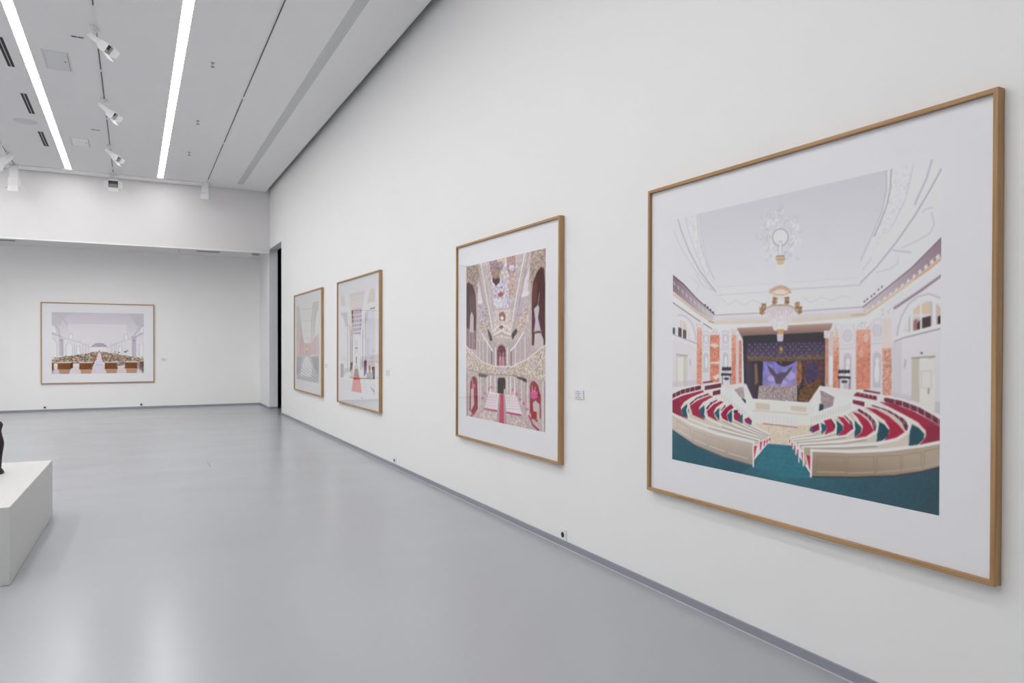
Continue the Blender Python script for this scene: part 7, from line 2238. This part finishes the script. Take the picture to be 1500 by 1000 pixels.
p,128 90 70 ,1,546 1509 535 1522 512 1522 501 1508 512 1495 535 1495 546 1509
p,70 104 86 ,1,1190 1516 1179 1529 1156 1529 1144 1515 1156 1502 1179 1502 1190 1516
p,110 76 60 ,1,870 1407 861 1419 842 1418 833 1407 842 1396 861 1396 870 1407
p,110 76 60 ,1,971 1438 961 1450 942 1450 932 1438 942 1426 961 1426 971 1438
p,110 76 60 ,1,446 1542 434 1556 410 1556 398 1541 410 1527 434 1527 446 1542
p,128 90 70 ,1,1161 1495 1150 1508 1128 1508 1117 1495 1128 1481 1150 1481 1161 1495
p,110 76 60 ,1,1124 1489 1113 1502 1091 1502 1080 1489 1091 1475 1113 1476 1124 1489
p,128 90 70 ,1,924 1404 915 1416 897 1415 888 1404 897 1393 915 1393 924 1404
p,128 90 70 ,1,859 1330 852 1340 837 1340 829 1330 837 1320 852 1320 859 1330
p,196 186 184 ,1,830 1503 818 1516 796 1516 785 1502 796 1489 818 1489 830 1503
p,60 58 62 ,1,546 1561 533 1576 509 1576 496 1561 509 1546 533 1547 546 1561
p,60 58 62 ,1,1262 1587 1249 1602 1223 1602 1210 1586 1223 1571 1249 1571 1262 1587
p,214 206 204 ,1,398 1504 387 1517 365 1517 354 1504 365 1490 387 1490 398 1504
p,196 186 184 ,1,1222 1332 1214 1342 1199 1342 1192 1332 1199 1322 1214 1322 1222 1332
p,214 206 204 ,1,815 1333 807 1343 792 1343 785 1333 792 1323 807 1323 815 1333
p,92 68 58 ,1,1308 1412 1299 1423 1281 1423 1271 1411 1281 1400 1299 1400 1308 1412
p,214 206 204 ,1,575 1474 564 1487 543 1487 533 1474 543 1461 564 1462 575 1474
p,84 120 98 ,1,921 1353 913 1364 897 1363 889 1353 897 1343 913 1343 921 1353
p,128 90 70 ,1,594 1450 584 1462 564 1462 554 1450 564 1438 584 1438 594 1450
p,128 90 70 ,1,483 1485 472 1498 450 1498 440 1485 450 1472 472 1472 483 1485
p,84 120 98 ,1,1190 1538 1178 1552 1154 1552 1142 1538 1154 1524 1178 1524 1190 1538
p,60 58 62 ,1,579 1425 570 1436 551 1436 541 1424 551 1413 570 1413 579 1425
p,214 206 204 ,1,1760 1524 1748 1538 1724 1537 1712 1523 1724 1509 1748 1510 1760 1524
p,60 58 62 ,1,837 1376 829 1386 812 1386 804 1375 812 1365 829 1365 837 1376
p,110 76 60 ,1,848 1517 836 1531 813 1531 802 1517 813 1503 836 1503 848 1517
p,60 58 62 ,1,1451 1510 1439 1524 1416 1523 1405 1509 1416 1496 1439 1496 1451 1510
p,214 206 204 ,1,1648 1604 1634 1620 1607 1620 1593 1604 1607 1588 1634 1588 1648 1604
l,150 98 72 ,1,22.6 977 1306 950 1396
l,150 98 72 ,1,22.6 1045 1306 1063 1397
l,150 98 72 ,1,22.6 962 1385 925 1475
l,150 98 72 ,1,22.6 1058 1385 1082 1476
l,150 98 72 ,1,22.5 947 1464 900 1553
l,150 98 72 ,1,22.6 1072 1465 1102 1555
l,150 98 72 ,1,22.5 932 1542 875 1632
l,150 98 72 ,1,22.6 1085 1544 1121 1635
p,198 193 204 ,1,995 1261 1024 1261 1121 2031 869 2026
l,178 172 188 ,1,22.6 920 1711 1084 1713
p,160 76 58 ,1,998 1238 1021 1238 1021 1306 998 1306
p,114 72 48 ,1,125 1647 392 1649 392 1839 125 1835
n,0.12,1,26.8 125 1647 392 1649 392 1839 125 1835
p,196 186 190 ,1,110 1611 392 1614 392 1649 125 1647
l,96 62 44 ,1,20.1 125 1835 392 1839
p,150 104 76 ,0.65,139 1847 392 1850 363 2017 168 2014
l,112 72 48 ,1,17.8 258 1648 258 1837
p,114 72 48 ,1,582 1651 854 1654 854 1846 582 1842
n,0.12,1,27 582 1651 854 1654 854 1846 582 1842
p,196 186 190 ,1,567 1615 854 1618 854 1654 582 1651
l,96 62 44 ,1,20.3 582 1842 854 1846
p,150 104 76 ,0.65,597 1853 854 1857 824 2025 626 2022
l,112 72 48 ,1,18 718 1653 718 1844
p,114 72 48 ,1,1129 1646 1406 1649 1406 1842 1129 1838
n,0.12,1,27.3 1129 1646 1406 1649 1406 1842 1129 1838
p,196 186 190 ,1,1114 1610 1406 1613 1406 1649 1129 1646
l,96 62 44 ,1,20.5 1129 1838 1406 1842
p,150 104 76 ,0.65,1143 1850 1406 1854 1376 2035 1173 2032
l,112 72 48 ,1,18.2 1267 1647 1267 1840
p,114 72 48 ,1,1572 1639 1854 1642 1854 1826 1572 1822
n,0.12,1,27.5 1572 1639 1854 1642 1854 1826 1572 1822
p,196 186 190 ,1,1557 1603 1854 1605 1854 1642 1572 1639
l,96 62 44 ,1,20.6 1572 1822 1854 1826
p,150 104 76 ,0.65,1587 1833 1854 1837 1824 2043 1618 2039
l,112 72 48 ,1,18.3 1713 1641 1713 1824
p,114 72 48 ,1,1915 1608 2023 1609 2023 1793 1915 1792
n,0.12,1,27.6 1915 1608 2023 1609 2023 1793 1915 1792
p,196 186 190 ,1,1900 1572 2023 1573 2023 1609 1915 1608
l,96 62 44 ,1,20.7 1915 1792 2023 1793
p,150 104 76 ,0.65,1931 1804 2023 1805 1992 2046 1962 2045
l,112 72 48 ,1,18.4 1969 1609 1969 1793
p,96 66 58 ,1,-26 1634 46 1635 46 1857 -26 1855
n,0.12,1,26.6 -26 1634 46 1635 46 1857 -26 1855
p,196 186 190 ,1,-40 1598 46 1599 46 1635 -26 1634
l,96 62 44 ,1,20 -26 1855 46 1857
p,150 104 76 ,0.65,-11 1867 46 1868 17 2011 17 2011
l,112 72 48 ,1,17.7 10 1634 10 1856
p,74 46 40 ,1,392 1661 443 1616 443 1795 392 1839
p,120 76 56 ,1,854 1666 906 1531 906 1644 854 1801
p,96 92 104 ,0.7,1854 1677 1915 1631 2023 1862 2023 2000 1885 1860
p,80 62 62 ,0.6,1413 1672 1565 1605 1565 1719 1413 1763
p,66 112 84 ,1,285 1526 278 1543 262 1550 246 1543 239 1525 246 1508 262 1501 278 1508 285 1526
p,66 112 84 ,1,398 1515 392 1531 378 1537 363 1531 357 1515 363 1500 378 1493 392 1500 398 1515
p,66 112 84 ,1,723 1529 716 1547 699 1554 683 1547 676 1529 683 1511 699 1504 716 1512 723 1529
p,66 112 84 ,1,836 1530 831 1545 817 1551 803 1545 798 1530 803 1516 817 1510 831 1516 836 1530
p,66 112 84 ,1,1465 1308 1459 1324 1444 1330 1429 1324 1423 1308 1429 1292 1444 1286 1459 1292 1465 1308
p,66 112 84 ,1,1607 1286 1599 1306 1580 1314 1561 1306 1553 1286 1561 1265 1580 1257 1599 1265 1607 1286
p,66 112 84 ,1,1647 1252 1640 1267 1625 1274 1610 1267 1604 1252 1610 1236 1625 1229 1640 1236 1647 1252
p,66 112 84 ,1,1717 1515 1708 1538 1686 1547 1665 1537 1656 1514 1665 1492 1686 1483 1708 1492 1717 1515
p,66 112 84 ,1,1365 1285 1362 1294 1353 1298 1345 1294 1341 1285 1345 1276 1353 1272 1362 1276 1365 1285
p,66 112 84 ,1,1888 1482 1882 1496 1869 1501 1856 1495 1851 1482 1856 1468 1869 1463 1882 1468 1888 1482
p,66 112 84 ,1,92 1480 87 1493 75 1498 62 1493 57 1479 62 1466 75 1461 87 1466 92 1480
p,66 112 84 ,1,512 1438 507 1451 494 1457 482 1451 477 1438 482 1425 494 1419 507 1425 512 1438
p,66 112 84 ,1,611 1416 607 1427 597 1432 586 1427 582 1416 586 1405 597 1401 607 1405 611 1416
p,66 112 84 ,1,1977 1471 1972 1482 1962 1487 1951 1482 1946 1471 1951 1460 1962 1455 1972 1460 1977 1471''',
}


def raster(txt, W, H, base):
    S = 2; w, h = W * S, H * S
    img = np.empty((h, w, 3), np.float32); img[:] = base
    U = 2000.0
    xs = (np.arange(w) + .5) / w * U; ys = (np.arange(h) + .5) / h * U
    rng = np.random.default_rng(11)
    def hx(c): return np.array([float(q) for q in c], np.float32) / 255
    def win(x0, x1, y0, y1):
        a = max(0, int(x0 / U * w) - 1); b = min(w, int(x1 / U * w) + 2)
        c = max(0, int(y0 / U * h) - 1); d = min(h, int(y1 / U * h) + 2)
        return (a, b, c, d) if a < b and c < d else None
    def inside(P, a, b, c, d):
        X = xs[a:b][None, :]; Y = ys[c:d][:, None]
        m = np.zeros((d - c, b - a), bool)
        n = len(P)
        for i in range(n):
            x1, y1 = P[i]; x2, y2 = P[(i + 1) % n]
            if y1 == y2: continue
            m ^= ((y1 > Y) != (y2 > Y)) & (X < (x2 - x1) * (Y - y1) / (y2 - y1) + x1)
        return m
    for ln in txt.split('\n'):
        k, c, al, r = ln.split(',')
        c = c.split()
        v = [float(q) for q in r.split()]; al = float(al)
        wd = None
        if k in 'ln': wd = v[0]; v = v[1:]
        P = [(v[i], v[i + 1]) for i in range(0, len(v), 2)]
        gp = None
        if k == 'g': gp = P[:2]; P = P[2:]
        e = wd if k == 'l' else 0
        wn = win(min(p[0] for p in P) - e, max(p[0] for p in P) + e, min(p[1] for p in P) - e, max(p[1] for p in P) + e)
        if wn is None: continue
        a, b, cc, d = wn
        sub = img[cc:d, a:b]
        if k == 'l':
            X = xs[a:b][None, :]; Y = ys[cc:d][:, None]
            dm = np.full((d - cc, b - a), 1e9, np.float32)
            for (x1, y1), (x2, y2) in zip(P[:-1], P[1:]):
                L2 = (x2 - x1) ** 2 + (y2 - y1) ** 2 + 1e-6
                t = np.clip(((X - x1) * (x2 - x1) + (Y - y1) * (y2 - y1)) / L2, 0, 1)
                dm = np.minimum(dm, np.hypot(X - x1 - t * (x2 - x1), Y - y1 - t * (y2 - y1)))
            m = np.clip((wd * .5 - dm) / (U / h) + .5, 0, 1)[..., None] * al
            sub[:] = sub * (1 - m) + hx(c) * m
        elif k == 'n':
            m = inside(P, a, b, cc, d)[..., None]
            nh = max(2, int((d - cc) / h * U / wd) + 2); nw = max(2, int((b - a) / w * U / wd) + 2)
            g = rng.random((nh, nw)).astype(np.float32) - .5
            yi = np.linspace(0, nh - 1.001, d - cc); xi = np.linspace(0, nw - 1.001, b - a)
            y0 = yi.astype(int); x0 = xi.astype(int); fy = (yi - y0)[:, None]; fx = (xi - x0)[None, :]
            n = (g[y0][:, x0] * (1 - fx) + g[y0][:, x0 + 1] * fx) * (1 - fy) + (g[y0 + 1][:, x0] * (1 - fx) + g[y0 + 1][:, x0 + 1] * fx) * fy
            sub[:] = np.where(m, np.clip(sub * (1 + float(c[0]) * 2 * n[..., None]), 0, 1), sub)
        else:
            m = inside(P, a, b, cc, d)[..., None] * al
            if gp:
                (x1, y1), (x2, y2) = gp
                t = np.clip(((xs[a:b][None, :] - x1) * (x2 - x1) + (ys[cc:d][:, None] - y1) * (y2 - y1)) / ((x2 - x1) ** 2 + (y2 - y1) ** 2), 0, 1)[..., None]
                colr = hx(c[:3]) * (1 - t) + hx(c[3:]) * t
            else:
                colr = hx(c)
            sub[:] = sub * (1 - m) + colr * m
    img = img.reshape(H, S, W, S, 3).mean((1, 3))
    p = np.pad(img, ((1, 1), (1, 1), (0, 0)), 'edge')          # photographs are a little soft
    p = p[:-2] * SOFT + p[1:-1] * (1 - 2 * SOFT) + p[2:] * SOFT
    return p[:, :-2] * SOFT + p[:, 1:-1] * (1 - 2 * SOFT) + p[:, 2:] * SOFT

def print_mesh(key, W, H, x0, x1, z0, z1, y, parent):
    im = raster(ART[key], W, H, (.8, .8, .8))
    l = np.where(im <= .04045, im / 12.92, ((im + .055) / 1.055) ** 2.4)
    l = np.clip((l - np.array(FIT[key][0])) / FIT[key][1], .004, .95)
    xs = np.linspace(x0, x1, W); zs = np.linspace(z1, z0, H)
    co = np.empty((H, W, 3), np.float32); co[..., 0] = xs[None, :]; co[..., 1] = y; co[..., 2] = zs[:, None]
    me = bpy.data.meshes.new('print')
    i = np.arange(W * H).reshape(H, W)
    q = np.stack([i[1:, :-1], i[1:, 1:], i[:-1, 1:], i[:-1, :-1]], -1).reshape(-1, 4)
    nf = len(q)
    me.vertices.add(W * H); me.vertices.foreach_set('co', co.reshape(-1))
    me.loops.add(nf * 4); me.loops.foreach_set('vertex_index', q.reshape(-1).astype(np.int32))
    me.polygons.add(nf); me.polygons.foreach_set('loop_start', np.arange(0, nf * 4, 4, dtype=np.int32))
    me.update(calc_edges=True)
    at = me.color_attributes.new('pigment', 'FLOAT_COLOR', 'POINT')
    at.data.foreach_set('color', np.concatenate([l, np.ones((H, W, 1))], -1).reshape(-1).astype(np.float32))
    me.materials.append(M_print)
    return link(bpy.data.objects.new('print', me), parent)

def picture(name_loc, rotz, W, z0, z1, px0, px1, pz0, pz1, key, res, label, print_label):
    """local frame: x to the right, z up, the wall behind at y=0, the room towards -y"""
    t = thing('framed_photograph', label, 'framed photograph', name_loc, rotz, 'oak-framed photographs of grand interiors')
    h = W / 2; FW = .019; DEP = .045; z1 -= z0; zb = z0
    # frame: four mitred rails
    bm = bmesh.new()
    def loop(o, y): return [bm.verts.new(p) for p in ((-h + o, y, o), (h - o, y, o), (h - o, y, z1 - o), (-h + o, y, z1 - o))]
    A = loop(0, -.002); B = loop(0, -DEP); C = loop(FW, -DEP); D_ = loop(FW, -.002)
    for (p, q) in ((A, B), (B, C), (C, D_), (D_, A)):
        for i in range(4):
            j = (i + 1) % 4
            bm.faces.new((p[i], p[j], q[j], q[i])).material_index = 0 if i in (0, 2) else 1
    mesh('frame', bm, [M_wood_h, M_wood_v], t, .0025, 2)
    g = FW + .0006
    boxes('backing_board', [(-h + g, -.022, g, h - g, -.003, z1 - g)], M_backing, t)
    boxes('mount', [(-h + g, -.0255, g, h - g, -.0222, z1 - g)], M_mat, t)
    p = print_mesh(key, res[0], res[1], px0, px1, pz0 - zb, pz1 - zb, -.0262, t)
    p['label'] = print_label
    boxes('glass', [(-h + g, -.0345, g, h - g, -.0325, z1 - g)], M_glass, t)
    return t
M_wood_h = wood('oak_rail', 0); M_wood_v = wood('oak_stile', 2)
def right_wall_picture(ya, yb, z0, z1, pa, pb, pz0, pz1, *a):
    c = (ya + yb) / 2            # right wall: picture-right is -y
    return picture((0, c, z0), -math.pi / 2, yb - ya, z0, z1, c - pb, c - pa, pz0, pz1, *a)
right_wall_picture(1.598, 3.669, .6147, 2.457, 1.8216, 3.450, .832, 2.250, 'theatre', (470, 420),
    'very large oak-framed photograph of a theatre with curved red benches, nearest on right wall', 'colour photograph of a white theatre interior with a teal floor')
right_wall_picture(4.7285, 6.7099, .6127, 2.4762, 4.9661, 6.4917, .8324, 2.2595, 'gilded', (240, 300),
    'large oak-framed photograph of a gilded hall with pink seats, second along right wall', 'colour photograph of a gilded hall with a painted ceiling')
right_wall_picture(9.2526, 11.4787, .6243, 2.4833, 9.5019, 11.3093, .8391, 2.2648, 'runner', (210, 210),
    'oak-framed photograph of a white hall with a red carpet runner, third along right wall', 'colour photograph of a white staircase hall')
right_wall_picture(12.547, 14.938, .634, 2.4874, 12.8122, 14.7636, .8508, 2.2685, 'redgallery', (160, 170),
    'oak-framed photograph of a pale red gallery, farthest on right wall beside doorway', 'colour photograph of a red-walled gallery')
picture((-3.56915, FAR, .6242), 0, 2.2929, .6242, 2.4669, -4.5058 + 3.56915, -2.6467 + 3.56915, .8464, 2.2474, 'reading', (250, 190),
    'wide oak-framed photograph of a reading room with rows of desks, alone on far wall', 'colour photograph of a white reading room with brown desks')

# ------------------------------------------------------------------ exhibit labels, sockets, switch
def wall_label(loc, rotz, w, h, label):
    t = thing('exhibit_sign', label, 'wall label', loc, rotz, 'small white labels beside the pictures')
    boxes('card', [(-w / 2, -.010, 0, w / 2, -.0003, h)], M_label, t, .001)
    ls = []
    for k, (f, th) in enumerate(((.22, .007), (.60, .0045), (.24, .007), (.56, .0045))):
        zc = h * (.80 - k * .205)
        ls.append((-w * f / 2 - .006, -.0106, zc - th / 2, w * f / 2 - .006, -.0101, zc + th / 2))
    boxes('text_lines', ls, M_ink, t)
wall_label((0, 4.511, 1.121), -math.pi / 2, .118, .064, 'small white label on right wall beside the gilded hall photograph')
wall_label((0, 9.025, 1.122), -math.pi / 2, .13, .074, 'small white label on right wall beside the red runner photograph')
wall_label((0, 12.36, 1.130), -math.pi / 2, .13, .070, 'small white label on right wall beside the pale red gallery photograph')
wall_label((-2.213, FAR, 1.118), 0, .13, .078, 'small white label on far wall beside the reading room photograph')

def socket(loc, rotz, label):
    t = thing('power_socket', label, 'power socket', loc, rotz, 'white wall sockets above the baseboard')
    s = .041
    bm = bmesh.new()
    box(bm, -s, -.010, 0, s, -.0003, 2 * s)
    mesh('plate', bm, M_socket, t, .003)
    bm = bmesh.new(); cyl(bm, (0, -.0125, s), (0, -.0101, s), .029, .031, n=28)
    mesh('socket_ring', bm, M_socket, t)
    bm = bmesh.new(); cyl(bm, (0, -.0134, s), (0, -.0126, s), .021, n=24)
    mesh('socket_well', bm, M_hole, t)
socket((0, 4.723, .0495), -math.pi / 2, 'white socket low on right wall below the gap between the two nearest photographs')
socket((0, 8.73, .0495), -math.pi / 2, 'white socket low on right wall left of the gilded hall photograph')
socket((-4.643, FAR, .052), 0, 'white socket with dark well low on far wall, under left end of reading room photograph')
socket((-2.70, FAR, .052), 0, 'white socket with dark well low on far wall, under right end of reading room photograph')

t = thing('light_switch', 'small white wall switch in recess beside the dark doorway', 'switch', (0, 18.93, 1.80), -math.pi / 2)
boxes('switch_plate', [(-.045, -.009, 0, .045, -.0003, .085)], M_socket, t, .002)
boxes('rocker', [(-.028, -.012, .015, .028, -.0092, .070)], M_label, t, .001)

# ------------------------------------------------------------------ plinth and figurine
P0, P1 = Vector((-3.555, 5.512)), Vector((-3.502, 7.603)); PH = .49
u = (P1 - P0).normalized(); n_ = Vector((-u.y, u.x)); PW = 1.05
bm = bmesh.new()
q = [P0, P1, P1 + n_ * PW, P0 + n_ * PW]
hexa(bm, [(p.x, p.y, 0) for p in q], [(p.x, p.y, PH) for p in q])
tag(mesh('display_plinth', bm, M_plinth, None, .006, 3), 'low white display plinth on grey floor at left edge of the photo', 'plinth')

# standing robed figure, one continuous surface
FX, FY = FIGXY
bm = bmesh.new()
prof = [(0, .078, .070), (.012, .082, .073), (.030, .074, .064), (.045, .060, .052), (.09, .064, .054), (.15, .070, .056), (.20, .078, .058), (.235, .083, .060), (.265, .080, .058),
        (.30, .070, .052), (.335, .064, .050), (.36, .070, .054), (.385, .076, .052), (.405, .066, .045), (.42, .034, .032), (.435, .028, .028), (.45, .034, .036), (.475, .042, .046), (.50, .042, .046), (.525, .033, .036), (.54, .016, .018)]
rings = []
for (z, a, b) in prof:
    r_ = []
    for i in range(28):
        th = 2 * math.pi * i / 28
        fold = 1 + (.05 * math.cos(7 * th + z * 9) if .03 < z < .30 else 0)
        r_.append(bm.verts.new((a * fold * math.cos(th), b * fold * math.sin(th), z)))
    rings.append(r_)
for a, b in zip(rings[:-1], rings[1:]):
    for i in range(28):
        j = (i + 1) % 28
        bm.faces.new((a[i], a[j], b[j], b[i])).smooth = True
bm.faces.new(rings[0][::-1]); bm.faces.new(rings[-1])
fg = mesh('carved_figurine', bm, M_fig)
fg.location = (FX, FY, PH)
tag(fg, 'dark maroon carved figurine standing on white plinth, cut by left edge of the photo', 'figurine')

# ------------------------------------------------------------------ camera, world, colour
cam = bpy.data.cameras.new('camera'); co = link(bpy.data.objects.new('camera', cam))
YAW, PIT, ROL = .4746, -.0085, .0023
f_ = Vector((math.sin(YAW) * math.cos(PIT), math.cos(YAW) * math.cos(PIT), math.sin(PIT)))
r_ = Vector((math.cos(YAW), -math.sin(YAW), 0)); u_ = r_.cross(f_)
rr = r_ * math.cos(ROL) + u_ * math.sin(ROL); uu = -r_ * math.sin(ROL) + u_ * math.cos(ROL)
m3 = Matrix((rr, uu, -f_)).transposed()
co.matrix_world = Matrix.Translation((-2.8684, 0, 1.5)) @ m3.to_4x4()
cam.sensor_width = 36; cam.lens = 1080 / 1500 * 36
cam.shift_y = 16 / 1500
cam.clip_start = .05; cam.clip_end = 100
SC.camera = co
w = bpy.data.worlds.new('world'); SC.world = w; w.use_nodes = True
w.node_tree.nodes['Background'].inputs[0].default_value = (.93, .96, 1.0, 1)
w.node_tree.nodes['Background'].inputs[1].default_value = SKY
vs = SC.view_settings
vs.view_transform = 'Standard'; vs.look = 'None'; vs.gamma = 1.0; vs.exposure = EXPO
try: vs.use_curve_mapping = False
except Exception: pass
SC.cycles.max_bounces = 12; SC.cycles.diffuse_bounces = 8; SC.cycles.glossy_bounces = 4; SC.cycles.transparent_max_bounces = 16
SC.cycles.use_denoising = True
SC.cycles.caustics_reflective = False; SC.cycles.caustics_refractive = False
